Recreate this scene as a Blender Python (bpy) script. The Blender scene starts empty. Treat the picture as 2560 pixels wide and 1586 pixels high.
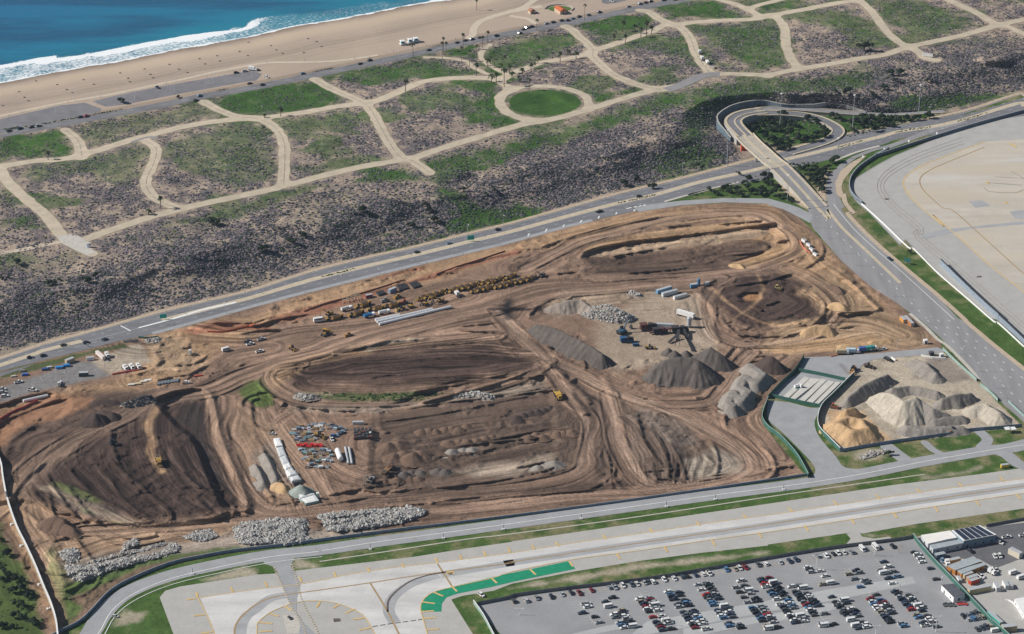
import bpy, bmesh, math, random
import numpy as np
from mathutils import Vector, Matrix

random.seed(7)
RNG = np.random.default_rng(11)
SC = bpy.context.scene
COL = SC.collection

# ------------------------------------------------------------------ camera, world, sun, exposure
CAM_H, FPX, PITCH = 760.0, 6400.0, math.radians(26.3)      # metres above the airfield, focal length in photo pixels, downward pitch
PW, PH = 2560.0, 1586.0
cam_d = bpy.data.cameras.new('camera')
cam_d.sensor_width = 36.0
cam_d.lens = 36.0 * FPX / PW
cam_d.clip_start = 5.0
cam_d.clip_end = 60000.0
cam = bpy.data.objects.new('camera', cam_d)
COL.objects.link(cam)
cam.location = (0, 0, CAM_H)
cam.rotation_euler = (math.radians(90) - PITCH, 0, 0)
SC.camera = cam

SUN_EL, SUN_DIR = math.radians(36), Vector((1.0, -0.06, 0)).normalized()   # light travels towards +x (shadows fall to the right)
world = bpy.data.worlds.new('World')
SC.world = world
world.use_nodes = True
wn = world.node_tree
wn.nodes.clear()
sky = wn.nodes.new('ShaderNodeTexSky')
sky.sky_type = 'NISHITA'
sky.sun_disc = False
sky.sun_elevation = SUN_EL
sky.sun_rotation = math.atan2(-SUN_DIR.x, -SUN_DIR.y)
sky.altitude = 100
bg = wn.nodes.new('ShaderNodeBackground')
bg.inputs['Strength'].default_value = 0.05
wo = wn.nodes.new('ShaderNodeOutputWorld')
wn.links.new(sky.outputs[0], bg.inputs[0])
wn.links.new(bg.outputs[0], wo.inputs[0])
sun_d = bpy.data.lights.new('sun', 'SUN')
sun_d.energy = 5.0
sun_d.angle = math.radians(0.53)
sun_d.color = (1.0, 0.955, 0.89)
sun = bpy.data.objects.new('sun', sun_d)
COL.objects.link(sun)
ld = Vector((SUN_DIR.x * math.cos(SUN_EL), SUN_DIR.y * math.cos(SUN_EL), -math.sin(SUN_EL)))
sun.rotation_euler = ld.to_track_quat('-Z', 'Y').to_euler()
SC.view_settings.view_transform = 'Standard'
SC.view_settings.look = 'None'
SC.view_settings.exposure = 0.14
SC.view_settings.gamma = 1.0
SC.render.engine = 'CYCLES'
SC.cycles.max_bounces = 4
SC.cycles.diffuse_bounces = 2
SC.cycles.transparent_max_bounces = 4

# ------------------------------------------------------------------ survey helpers
# The site plan was surveyed on the photograph; each point is carried to the ground it stands on.
CA, SA = math.cos(PITCH), math.sin(PITCH)

def unproject(px, py, z):
    px = np.asarray(px, float); py = np.asarray(py, float)
    dx = (px - PW / 2) / FPX
    dv = (PH / 2 - py) / FPX
    dy = CA + SA * dv
    dz = -SA + CA * dv
    t = (np.asarray(z, float) - CAM_H) / dz
    return dx * t, dy * t, np.asarray(z, float) + 0 * t

def pts(s):
    v = [float(a) for a in s.replace(',', ' ').split()]
    return np.array(v).reshape(-1, 2)

def D(s):                 # overview sheet
    return pts(s) * (2560 / 2441)
def X(ox, oy, s):         # detail sheet with its corner at ox, oy
    return pts(s) * (640 / 2419) + np.array([ox, oy])
OY = [0, 400, 800, 1186]
def K(rc, s):             # detail sheet by row and column
    return X(640 * int(rc[1]), OY[int(rc[0])], s)
def L(s): return X(1720, 220, s)
def M(s): return X(760, 640, s)
def cat(*a): return np.concatenate([np.asarray(x, float).reshape(-1, 2) for x in a])

def smooth(P, n=6, closed=False):
    P = np.asarray(P, float)
    if len(P) < 3: return P
    if closed: Q = np.concatenate([P[-1:], P, P[:2]])
    else: Q = np.concatenate([2 * P[:1] - P[1:2], P, 2 * P[-1:] - P[-2:-1]])
    out = []
    t = np.linspace(0, 1, n, endpoint=False)[:, None]
    for i in range(1, len(Q) - 2):
        p0, p1, p2, p3 = Q[i - 1], Q[i], Q[i + 1], Q[i + 2]
        out.append(0.5 * (2 * p1 + (p2 - p0) * t + (2 * p0 - 5 * p1 + 4 * p2 - p3) * t * t + (3 * p1 - p0 - 3 * p2 + p3) * t ** 3))
    if not closed: out.append(P[-1:])
    return np.concatenate(out)

_T = np.random.default_rng(5).random((256, 256))
def vnoise(x, y):
    xi = np.floor(x).astype(int); yi = np.floor(y).astype(int)
    fx = x - xi; fy = y - yi
    fx = fx * fx * (3 - 2 * fx); fy = fy * fy * (3 - 2 * fy)
    a = _T[yi & 255, xi & 255]; b = _T[yi & 255, (xi + 1) & 255]
    c = _T[(yi + 1) & 255, xi & 255]; d = _T[(yi + 1) & 255, (xi + 1) & 255]
    return (a * (1 - fx) + b * fx) * (1 - fy) + (c * (1 - fx) + d * fx) * fy
def fbm(x, y, scale, oct=4, seed=0.0, gain=0.5):
    r = 0; a = 1; n = 0
    x = x / scale + seed * 17.3; y = y / scale + seed * 9.1
    for _ in range(oct):
        r = r + a * vnoise(x, y); n += a; a *= gain
        x = x * 2.03 + 11.7; y = y * 2.03 + 3.1
    return r / n
def sstep(a, b, x):
    t = np.clip((x - a) / (b - a), 0, 1)
    return t * t * (3 - 2 * t)

# ------------------------------------------------------------------ the survey grid
def axis(lo, hi, step, before, after):
    return np.concatenate([before, np.arange(lo, hi + step * .5, step), after]).astype(float)
GX = axis(0, 2560, 2.0, [-7000, -3200, -1700, -1000, -640, -420, -280, -190, -130, -90, -60, -40, -25, -14, -7, -3],
          [2563, 2567, 2574, 2585, 2600, 2620, 2650, 2690, 2750, 2840, 2980, 3200, 3560, 4260, 5760, 9560])
GY = axis(0, 1586, 1.6, [-2150, -1800, -1300, -900, -620, -430, -300, -210, -150, -110, -80, -60, -44, -32, -22, -14, -8, -4],
          [1590, 1595, 1602, 1612, 1626, 1645, 1670, 1705, 1755, 1830, 1950, 2200, 2700, 3600])
NX, NY = len(GX), len(GY)
GPX, GPY = np.meshgrid(GX, GY)
G0X, G0Y, _ = unproject(GPX, GPY, 0.0)           # plan coordinates in metres

def window(P, pad=60):
    x0, y0 = P.min(0) - pad; x1, y1 = P.max(0) + pad
    i0 = max(0, np.searchsorted(GX, x0) - 1); i1 = min(NX, np.searchsorted(GX, x1) + 2)
    j0 = max(0, np.searchsorted(GY, y0) - 1); j1 = min(NY, np.searchsorted(GY, y1) + 2)
    return slice(j0, j1), slice(i0, i1)

def plan(P):
    x, y, _ = unproject(P[:, 0], P[:, 1], 0.0)
    return np.stack([x, y], 1)

def seg_dist(P, w, closed=False, want=False):
    """metres from each grid point of window w to polyline P (pixels); with want also signed side and arc length"""
    Q = plan(P)
    if closed: Q = np.concatenate([Q, Q[:1]])
    x = G0X[w]; y = G0Y[w]
    best = np.full(x.shape, 1e18); side = np.zeros(x.shape); arc = np.zeros(x.shape); s0 = 0.0
    for a, b in zip(Q[:-1], Q[1:]):
        d = b - a; l2 = d @ d
        if l2 < 1e-9: continue
        t = np.clip(((x - a[0]) * d[0] + (y - a[1]) * d[1]) / l2, 0, 1)
        ex = x - a[0] - t * d[0]; ey = y - a[1] - t * d[1]
        r = ex * ex + ey * ey
        m = r < best
        best = np.where(m, r, best)
        if want:
            l = math.sqrt(l2)
            side = np.where(m, np.sign(d[0] * (y - a[1]) - d[1] * (x - a[0])), side)
            arc = np.where(m, s0 + t * l, arc)
            s0 += l
    best = np.sqrt(best)
    return (best, side, arc) if want else best

def inside(P, w):
    x = GPX[w]; y = GPY[w]
    r = np.zeros(x.shape, bool)
    n = len(P)
    for i in range(n):
        x1, y1 = P[i]; x2, y2 = P[(i + 1) % n]
        if y1 == y2: continue
        c = ((y1 > y) != (y2 > y)) & (x < (x2 - x1) * (y - y1) / (y2 - y1) + x1)
        r ^= c
    return r

FAR = 1e4
def poly_sdf(P, pad=60):
    f = np.full(GPX.shape, FAR)
    w = window(P, pad)
    d = seg_dist(P, w, True)
    f[w] = np.where(inside(P, w), -d, d)
    return f
def line_sdf(P, width, pad=60):
    f = np.full(GPX.shape, FAR)
    w = window(P, pad)
    f[w] = seg_dist(P, w) - width / 2
    return f
def smin(a, b, k):
    h = np.clip(0.5 + 0.5 * (b - a) / k, 0, 1)
    r = b * (1 - h) + a * h - k * h * (1 - h)
    return np.where(np.minimum(a, b) > 60, np.minimum(a, b), r)

# ------------------------------------------------------------------ object helpers
def link(o, parent=None):
    COL.objects.link(o)
    if parent is not None: o.parent = parent
    return o
def tag(o, label=None, cat_=None, group=None, kind=None):
    if label: o['label'] = label
    if cat_: o['category'] = cat_
    if group: o['group'] = group
    if kind: o['kind'] = kind
    return o
def mesh_np(name, V, F, mat, parent=None, attrs=None, smooth_=False, mats=None, mi=None):
    """V (n,3); F (m,3) or (m,4) index arrays (or a list of both)"""
    me = bpy.data.meshes.new(name)
    Fs = F if isinstance(F, list) else [F]
    Fs = [np.asarray(f, np.int32) for f in Fs if len(f)]
    V = np.asarray(V, np.float32)
    me.vertices.add(len(V)); me.vertices.foreach_set('co', V.ravel())
    loops = np.concatenate([f.ravel() for f in Fs])
    sizes = np.concatenate([np.full(len(f), f.shape[1], np.int32) for f in Fs])
    starts = np.concatenate([[0], np.cumsum(sizes)[:-1]]).astype(np.int32)
    me.loops.add(len(loops)); me.loops.foreach_set('vertex_index', loops)
    me.polygons.add(len(sizes)); me.polygons.foreach_set('loop_start', starts)
    me.polygons.foreach_set('loop_total', sizes)
    if smooth_: me.polygons.foreach_set('use_smooth', np.ones(len(sizes), bool))
    else: me.polygons.foreach_set('use_smooth', np.zeros(len(sizes), bool))
    for m in (mats or [mat]): me.materials.append(m)
    if mi is not None: me.polygons.foreach_set('material_index', np.asarray(mi, np.int32))
    for k, v in (attrs or {}).items():
        v = np.asarray(v, np.float32)
        if v.ndim == 1:
            a = me.attributes.new(k, 'FLOAT', 'POINT'); a.data.foreach_set('value', v)
        else:
            a = me.attributes.new(k, 'FLOAT_COLOR', 'POINT')
            a.data.foreach_set('color', np.concatenate([v, np.ones((len(v), 1), np.float32)], 1).ravel())
    me.update(calc_edges=True)
    o = bpy.data.objects.new(name, me)
    return link(o, parent)

# ------------------------------------------------------------------ materials
def new_mat(name, rough=0.9, spec=0.2):
    m = bpy.data.materials.new(name); m.use_nodes = True
    nt = m.node_tree; b = nt.nodes['Principled BSDF']
    b.inputs['Roughness'].default_value = rough
    b.inputs['Specular IOR Level'].default_value = spec
    return m, nt, b
def nd(nt, t, **kw):
    n = nt.nodes.new(t)
    for k, v in kw.items():
        if k.startswith('i_'):
            key = k[2:]
            key = int(key) if key.isdigit() else key.replace('_', ' ')
            n.inputs[key].default_value = v
        else: setattr(n, k, v)
    return n
def pos_noise(nt, scale, detail=3, rough=.55, dist=0.0, stretch=None):
    g = nd(nt, 'ShaderNodeNewGeometry')
    n = nd(nt, 'ShaderNodeTexNoise', i_Scale=scale, i_Detail=detail, i_Roughness=rough, i_Distortion=dist)
    if stretch:
        mp = nd(nt, 'ShaderNodeMapping'); mp.inputs['Scale'].default_value = stretch[0]
        mp.inputs['Rotation'].default_value = (0, 0, stretch[1])
        nt.links.new(g.outputs['Position'], mp.inputs[0]); nt.links.new(mp.outputs[0], n.inputs['Vector'])
    else: nt.links.new(g.outputs['Position'], n.inputs['Vector'])
    return n.outputs['Fac']
def ramp(nt, fac, stops):
    r = nd(nt, 'ShaderNodeValToRGB'); e = r.color_ramp.elements
    while len(e) < len(stops): e.new(0.5)
    for el, (p, c) in zip(e, stops):
        el.position = p; el.color = (c, c, c, 1) if isinstance(c, (int, float)) else (*c, 1)
    nt.links.new(fac, r.inputs[0])
    return r.outputs[0]
def mix(nt, fac, a, b, mode='MIX'):
    n = nd(nt, 'ShaderNodeMix', data_type='RGBA', blend_type=mode)
    for s, v in ((n.inputs[0], fac), (n.inputs[6], a), (n.inputs[7], b)):
        if isinstance(v, (int, float)): s.default_value = v if s.type == 'VALUE' else (v, v, v, 1)
        elif isinstance(v, (tuple, list)): s.default_value = (*v, 1)
        else: nt.links.new(v, s)
    return n.outputs[2]
def attr(nt, name, col=False):
    a = nd(nt, 'ShaderNodeAttribute', attribute_name=name)
    return a.outputs['Color' if col else 'Fac']
def math_(nt, op, a, b=0.0):
    n = nd(nt, 'ShaderNodeMath', operation=op)
    for s, v in zip(n.inputs, (a, b)):
        if isinstance(v, (int, float)): s.default_value = v
        else: nt.links.new(v, s)
    return n.outputs[0]
def bump(nt, b, h, strength=.5, dist=.5):
    n = nd(nt, 'ShaderNodeBump', i_Strength=strength, i_Distance=dist)
    nt.links.new(h, n.inputs['Height']); nt.links.new(n.outputs[0], b.inputs['Normal'])
def matte(name, col, var=.18, scale=.35, rough=.85, spec=.2, fine=0.0, metal=0.0):
    m, nt, b = new_mat(name, rough, spec)
    lo = tuple(c * (1 - var) for c in col); hi = tuple(min(1, c * (1 + var)) for c in col)
    c = mix(nt, ramp(nt, pos_noise(nt, scale, 4), [(.3, 0.0), (.7, 1.0)]), lo, hi)
    if fine: c = mix(nt, 1.0, c, ramp(nt, pos_noise(nt, fine, 2), [(.3, .82), (.7, 1.15)]), 'MULTIPLY')
    nt.links.new(c, b.inputs['Base Color'])
    b.inputs['Metallic'].default_value = metal
    return m
def paint(name, rough=.35, spec=.5):
    """one paint whose colour is the object's own"""
    m, nt, b = new_mat(name, rough, spec)
    o = nd(nt, 'ShaderNodeObjectInfo')
    c = mix(nt, 1.0, o.outputs['Color'], ramp(nt, pos_noise(nt, 1.3, 3), [(.3, .86), (.7, 1.08)]), 'MULTIPLY')
    nt.links.new(c, b.inputs['Base Color'])
    return m
# ------------------------------------------------------------------ survey lines
shore = smooth(cat([(-7400, 2100), (-1500, 500)], K('00', '0,795 400,720 800,640 1200,575 1600,490 2000,420 2400,350'),
                   K('01', '300,270 600,220 900,170 1200,110 1400,70 1650,25 1850,0 2200,-90'), [(1500, -120), (2600, -480), (9000, -2140)]))
brk = smooth(cat([(-7400, 2045), (-1500, 448)], K('00', '0,620 400,568 800,518 1200,440 1600,368 2000,310 2300,262'),
                 K('01', '0,180 400,125 900,62 1200,30 1600,-30'), [(1500, -160), (2600, -520), (9000, -2160)]))
vista = smooth(cat([(-7400, 2330), (-1500, 640)], K('00', '-300,1325 0,1275 700,1150 1500,1000 1900,915 2400,828'), K('01', '700,680 1200,575 1600,490 2000,400 2400,318'),
                   K('02', '600,205 1200,80 1500,20 1700,-25'), [(2200, -140), (3000, -370), (9500, -2140)]))
P_UP = smooth(cat([(-7400, 3100), (-600, 1080)], K('20', '-200,400 0,345 400,240 800,135'), K('10', '1500,1452 1900,1355 2400,1235'), K('11', '500,1070 1000,945 1500,835 2000,710 2400,612'),
                  K('12', '500,470 1000,330 1500,210 2000,80 2300,0'), L('900,605 1400,470 1900,370 2419,275'), K('03', '2000,1020 2419,885'), [(3000, 110), (9500, -1900)]), 4)
P_LO = smooth(cat([(-7400, 3150), (-600, 1125)], K('20', '-200,545 0,487 400,385 800,285 1150,195 1500,120'), K('11', '0,1380 500,1250 1000,1125 1500,1000 2000,880 2400,783'),
                  K('12', '500,640 1000,520 1300,455'), L('0,1010 170,965 700,870'), L('900,770 1200,712 1800,550 2000,480 2419,425'), K('03', '2419,1048'), [(3000, 160), (9500, -1840)]), 4)
def lines_between(t):
    xs = np.linspace(-900, 3200, 420)
    return np.stack([xs, (1 - t) * np.interp(xs, P_UP[:, 0], P_UP[:, 1]) + t * np.interp(xs, P_LO[:, 0], P_LO[:, 1])], 1)

DUNE_ROADS = [
    (D('185,580 260,550 370,515 480,487 600,462 700,438 800,412 900,391 980,378 1060,352 1150,325 1250,296 1320,284 1400,262 1480,237 1560,215 1610,208'), 9.5),
    (K('02', '1400,850 1500,830 1640,790 1780,730 1900,705 2100,700 2419,715'), 9.0),
    (K('03', '0,715 200,672 500,620 850,560 1100,520 1250,470 1400,430 1800,345 2050,275 2200,235 2419,185 2700,110'), 9.0),
    (D('-120,420 0,398 80,385 160,378 230,360 300,338 360,322 450,300 540,287 610,283 700,272 800,255 860,247 900,240 960,215 1010,195 1080,187 1150,186 1190,190'), 9.5),
    (D('-5,398 15,430 50,465 100,505 135,545 160,575 218,606'), 10.0),
    (D('155,310 185,335 192,358 195,376'), 9.5),
    (D('345,335 372,355 365,390 348,430 358,462 395,486 430,497'), 9.5),
    (D('485,243 520,262 560,277 610,283 650,300 675,335 678,380 675,440'), 9.5),
    (D('750,190 800,217 850,238 880,258 905,300 930,345 955,375 980,382 1025,412'), 9.5),
    (D('1185,190 1207,205 1225,212'), 9.0),
    (D('1225,212 1195,228 1193,247 1207,267 1245,283 1290,288'), 9.5),
    (D('1215,214 1250,207 1300,206 1350,212 1388,226 1402,243 1400,262'), 8.0),
    (K('01', '2215,420 2130,500 2140,570 2260,650 2400,720'), 5.5),
    (K('01', '1600,545 1800,550 1980,580 2060,640 2180,700 2260,745'), 5.5),
    (K('02', '500,250 570,285 640,350 710,410 760,470 765,540 850,620 950,700 1100,770 1250,820 1400,845'), 9.5),
    (K('02', '760,480 900,440 1060,385 1200,340 1350,285 1450,240 1560,235 1700,215 2000,195 2250,185 2419,155'), 9.0),
    (K('02', '-80,740 20,690 150,640 300,590 430,570 600,540 740,500'), 8.5),
    (K('02', '1210,100 1290,115 1370,170 1480,220 1580,255 1650,310 1700,400 1725,480 1790,590 1870,690'), 9.5),
    (K('03', '0,150 300,100 600,40 800,10 900,-20'), 9.0),
    (K('02', '1950,0 2100,40 2230,90 2310,140 2330,172'), 8.5),
    (K('02', '2230,90 2330,50 2450,20 2700,-40'), 7.0),
    (K('03', '50,150 150,240 165,400 200,520 250,600 300,650'), 9.0),
    (K('03', '700,-60 860,10 970,100 1060,220 1150,330 1270,420 1400,480 1500,555 1590,570'), 9.0),
    (K('03', '1600,-40 1700,0 1900,90 2050,170 2150,235'), 9.0),
    (K('03', '2180,240 2300,270 2450,340'), 8.0),
]
R_GREY = smooth(K('02', '1460,850 1560,820 1640,785 1780,725 1900,703 1960,705'))
loop_lawn = D('1210,246 1225,226 1260,216 1300,213 1345,218 1378,231 1386,247 1372,262 1340,272 1298,277 1255,273 1222,263')

# ------------------------------------------------------------------ terrain heights
ALL = (slice(0, NY), slice(0, NX))
def far_signed(P):
    return seg_dist(P, ALL) * np.where(GPY < np.interp(GPX, P[:, 0], P[:, 1]), 1, -1)
dS = -far_signed(shore)          # metres inland of the water's edge
dB = -far_signed(brk)
dV = -far_signed(vista)          # metres inland of the coast road
dP = far_signed(P_UP)            # metres seaward of the parkway
road_f = np.full(GPX.shape, FAR)
for P, w_ in DUNE_ROADS:
    road_f = smin(road_f, line_sdf(smooth(P, 5), w_, 90), 5.0)
lawn_f = poly_sdf(smooth(loop_lawn, 5, False))
road_f = np.maximum(road_f, -lawn_f)
cut_poly = cat(L('405,480 345,425 300,385 290,360 310,318 400,265 520,230 660,210 760,205 870,225 960,228 1100,222 1300,210 1400,212 1500,218 1600,226 1700,236 1900,243 2419,215'), [(2700, 190), (2700, 330)], L('2419,300 1900,420 1400,520 850,640 640,690 540,690 500,600 440,520'))
cut_f = poly_sdf(cut_poly, 120)
t_ = np.clip(dV / np.maximum(dV + dP, 1), 0, 1)
n1 = fbm(G0X, G0Y, 60, 3, 1); n2 = fbm(G0X, G0Y, 22, 3, 2)
clear = sstep(0, 14, road_f)
dune = -4 + 15 * sstep(0.02, 0.42, t_) + (n1 - .5) * 6 * sstep(.1, .3, t_) * sstep(0, 40, road_f) + (n2 - .5) * 2.6 * clear + (fbm(G0X, G0Y, 30, 2, 61) - .5) * 6.5 * sstep(12, 45, dP) * sstep(140, 80, dP) * sstep(0, 25, road_f)
slope = sstep(6, 85, dP)
H = np.where((dV > -7) & (dP > 0), np.minimum(dune, 60) * slope, 0.0)
beach = -9 + 4.2 * sstep(0, 30, dS) + 0.9 * sstep(30, 90, dS)
beach = np.where(dS < 0, -9 + np.maximum(dS * .05, -3), beach) + (fbm(G0X, G0Y, 14, 2, 3) - .5) * .25 * sstep(10, 30, dS)
k = sstep(-26, -7, dV)
H = np.where(dV <= -7, beach * (1 - k) + (-4) * k, H)
zt_ = np.interp(GPX, [1700, 1800, 1990, 2100, 2170, 2230], [0, 8.0, 7.2, 6.2, 3.0, 0]) * sstep(150, 25, cut_f) * sstep(15, 60, dP) * (cut_f > 0)
H = np.where(zt_ > 0, np.maximum(H, zt_), H)
H = np.minimum(H, .36 * np.maximum(cut_f, 0) + 60 * (cut_f > 80))
SITE_BUMPS = []
def raise_poly(P, h, soft, f=None):
    global H
    f = poly_sdf(P, 90) if f is None else f
    H = H + h * sstep(soft, -soft * .2, f) if soft else H + h * (f < 0)
def raise_line(P, h, w_):
    global H
    P = smooth(P, 5); w = window(P, 70)
    d = seg_dist(P, w)
    n = .65 + .7 * fbm(G0X[w], G0Y[w], 9, 2, 8)
    H[w] = H[w] + h * n * np.exp(-(d / w_) ** 2)
# ------------------------------------------------------------------ construction ground: platforms, banks, windrows, ruts
raise_poly(smooth(D('-40,1120 0,1060 60,1010 160,965 300,945 420,935 485,935 500,960 525,1040 555,1120 585,1205 560,1212 470,1240 300,1246 180,1225 60,1190 -40,1200'), 4), 3.2, 7)      # filled platform, left
raise_poly(smooth(D('375,955 400,945 430,935 488,940 512,1040 540,1110 575,1200 540,1205 500,1120 470,1050 425,1010'), 4), -5.5, 4)                                                   # eroded gully along its right edge
raise_poly(smooth(D('650,895 700,858 800,835 960,808 1180,800 1240,830 1290,868 1270,895 1150,912 950,925 760,925 670,915'), 4), 3.0, 22)                                               # long mound
raise_poly(smooth(D('1400,612 1440,592 1600,568 1830,537 1845,548 1842,575 1800,612 1720,628 1560,640 1420,625'), 4), -2.4, 5)                                                          # oval basin
raise_poly(smooth(D('1750,640 1740,630 1800,610 1860,580 1885,580 1860,618 1800,638'), 4), -1.6, 4)
raise_poly(smooth(D('1670,700 1690,672 1760,655 1850,655 1930,685 1975,735 1930,770 1820,782 1740,760 1710,730'), 4), 2.2, 16)                                                          # dark pad
raise_poly(D('1765,708 1780,700 1805,700 1815,712 1800,720 1775,720'), -2.2, 3)                                                                                                          # borrow hole
raise_poly(smooth(D('1895,680 1960,640 2000,640 2080,725 2085,735 2010,750 1990,730'), 4), 1.8, 5)
raise_poly(smooth(D('0,1015 60,985 120,965 160,960 130,1000 60,1045 0,1065'), 4), -3.0, 5)
raise_poly(smooth(D('-40,985 60,950 120,940 110,955 40,985 -40,1010'), 4), -2.6, 3)
raise_poly(smooth(D('1005,940 1120,905 1260,905 1300,920 1300,1110 1080,1140 905,1150 905,980'), 4), -1.6, 5)                                                                            # sunken heap yard
for s_, h_, w_ in (('640,885 720,862 790,845 860,830', 1.6, 2.2), ('845,830 930,812 1010,808', 1.5, 2.5), ('1010,958 1075,940 1110,925', 2.0, 2.4), ('1010,958 1180,915', 1.6, 2),
                   ('1385,612 1400,596 1500,575 1680,555 1840,532', 1.8, 2.0), ('1300,585 1400,552 1480,532 1560,518', 1.3, 2.2), ('1700,668 1672,685 1672,705 1700,740 1700,780 1715,815', 1.6, 2.2),
                   ('1960,628 2020,668 2080,722 2092,738 2060,742 2000,745', 2.2, 2.2), ('1310,870 1350,905 1370,950 1395,985', 2.5, 3.0), ('1330,890 1380,930 1405,960', 2.2, 2.5), ('1440,900 1470,960 1480,1010', 1.4, 3),
                   ('1310,1060 1330,1075 1340,1110 1390,1150', 0, 3), ('20,1190 60,1140 100,1105', 2.0, 2.5), ('830,1190 920,1172 1000,1163 1100,1160', 1.8, 2.6), ('960,1190 1200,1180 1500,1160', .8, 2),
                   ('905,985 905,1020 920,1030', 1.6, 2.4), ('920,1003 1050,985 1250,945', 1.5, 2.0), ('930,1100 1120,1080 1300,1040', 1.2, 2.2), ('385,820 370,840 380,860 360,880 300,895', 1.3, 2.2),
                   ('1560,1000 1620,1080 1650,1130', .8, 2.5), ('1480,960 1540,1040 1600,1120', .9, 2.5), ('480,780 520,770 600,775 640,765', 1.6, 3.5), ('1085,640 1150,618 1235,600', 1.2, 2.2),
                   ('640,760 760,725 900,690 1080,645', .9, 2.6), ('1810,520 1875,550 1905,580 1960,640', 1.0, 2.0), ('110,1310 135,1345 150,1390 150,1420', 3.0, 4.0), ('0,1110 30,1050 80,1010', 1.5, 3)):
    if h_: raise_line(D(s_), h_ * .75, w_)
for s_, h_ in (('-30,850 0,1000', 0),): pass

FLOW = [(D(s_), wd) for s_, wd in (
    ('-30,1230 20,1180 100,1100 250,1010 400,950 500,930 580,895 700,862 850,815 1000,775 1180,735 1300,700 1450,685 1600,675 1720,665', 26),
    ('520,950 520,1030 550,1110 590,1180 640,1215 750,1215 900,1200', 16),
    ('720,868 650,880 640,910 700,950 820,962 1000,955 1150,930 1260,895 1310,860', 12),
    ('1180,740 1230,790 1300,850 1380,890 1450,930 1550,960 1680,960 1720,930 1750,880 1790,840', 15),
    ('1300,870 1340,920 1390,980 1410,1020 1400,1080 1370,1130 1200,1165 900,1195 600,1240 200,1265', 16),
    ('1450,940 1460,1000 1480,1080 1530,1150 1600,1165', 17),
    ('1550,960 1640,1000 1740,1060 1790,1100 1780,1130 1700,1155 1500,1175 1200,1200 1000,1225', 18),
    ('1720,665 1690,720 1700,780 1760,820 1900,810 1980,770 2000,720 1930,660 1880,640', 14),
    ('1250,640 1330,600 1400,570 1550,530 1700,510 1800,510 1880,550 1900,590 1860,620 1760,645 1600,660 1420,665', 16),
    ('1390,612 1430,590 1600,565 1840,535', 14), ('1400,630 1600,612 1800,588', 12),
    ('370,960 350,1010 365,1080 410,1160 500,1220', 24), ('240,1030 200,1080 250,1160 330,1235', 26), ('120,1060 90,1130 160,1200', 22), ('460,960 450,1050 500,1140 560,1200', 16),
    ('740,880 900,850 1100,842 1270,850', 26), ('760,905 950,900 1150,890 1280,870', 20), ('800,840 1000,815 1180,800', 16),
    ('640,1250 900,1230 1300,1190 1700,1150 1900,1120', 16), ('1480,1000 1540,1080 1560,1150', 16), ('1580,990 1640,1080 1640,1150', 20),
    ('700,985 640,1010 620,960', 10), ('700,980 760,1060 820,1120 900,1150', 14), ('900,1140 1100,1110 1320,1060', 24), ('920,1060 1100,1020 1320,990', 24), ('600,960 640,1000 700,1080 760,1170 780,1210', 14),
    ('1700,690 1780,665 1880,670 1960,720 1900,765 1800,775 1720,745', 22), ('2090,800 1900,830 1800,832', 14), ('1800,830 1900,780 2050,770 2150,800', 20),
    ('360,900 480,890 560,850 640,830', 18), ('350,800 430,790 600,800 700,780 860,760 1100,700', 26), ('1860,850 1800,900 1740,965', 10), ('700,1240 500,1250 300,1290 150,1330', 16), ('40,1140 60,1240 100,1300 140,1380', 18), ('110,1170 200,1200 330,1255', 14),
    ('1230,760 1260,730 1320,700', 8), ('1010,950 1200,930 1290,900', 12), ('1930,880 1830,960 1790,1000 1860,1090', 14))]
best = np.full(GPX.shape, 1e9); streak = np.zeros(GPX.shape); track = np.zeros(GPX.shape); wind = np.zeros(GPX.shape); lines = np.zeros(GPX.shape); berm = np.zeros(GPX.shape)
for i_, (P, wd) in enumerate(FLOW):
    P = smooth(P, 6); w = window(P, 130)
    d, sd, arc = seg_dist(P, w, want=True)
    q = d * sd + (fbm(G0X[w], G0Y[w], 30, 2, 20 + i_) - .5) * 9
    v = .55 * vnoise(q / 1.15 + i_ * 31.7, arc / 35 + i_ * 3.1) + .45 * vnoise(q / 3.4 + i_ * 7.7, arc / 70 + i_) - .5
    fade = np.clip(1.25 - d / (wd * 1.6), 0, 1)
    score = d / wd
    m = score < best[w]
    streak[w] = np.where(m, v * fade, streak[w])
    best[w] = np.where(m, score, best[w])
    sg = d * sd
    rr_ = np.random.default_rng(100 + i_)
    for _ in range(12 if wd > 12 else 6):
        q0 = rr_.normal() * wd * .7; a0 = rr_.random() * arc.max(); a1 = a0 + 60 + 200 * rr_.random(); sgn = 1 if rr_.random() < .55 else -1
        off_ = np.abs(sg - q0 - 2.2 * np.sin(arc / (28 + 40 * rr_.random()) + rr_.random() * 6)) - 1.05
        lines[w] += sgn * np.exp(-(off_ / .42) ** 2) * sstep(a0, a0 + 12, arc) * sstep(a1, a1 - 12, arc) * (d < wd * 1.7)
    for _ in range(3):
        q0 = rr_.choice((-1, 1)) * wd * (.55 + .9 * rr_.random()); a0 = rr_.random() * arc.max() * .9; a1 = a0 + 25 + 90 * rr_.random()
        wr = np.exp(-((sg - q0 - 3.5 * np.sin(arc / (30 + 30 * rr_.random()) + rr_.random() * 6)) / 1.5) ** 2) * sstep(a0, a0 + 8, arc) * sstep(a1, a1 - 8, arc) * (d < wd * 1.8)
        wind[w] = np.maximum(wind[w], wr * (.5 + .9 * vnoise(arc / 4.0, sg / 4.0)))
    if i_ < 9:
        e_ = np.exp(-((d - wd * .36) / 1.1) ** 2) * sstep(.3, .6, vnoise(arc / 22 + i_ * 5, sd * 3 + 9.5))
        berm[w] = np.maximum(berm[w], e_)
    if i_ < 9: track[w] = np.maximum(track[w], sstep(wd * .62, wd * .25, d))
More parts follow.
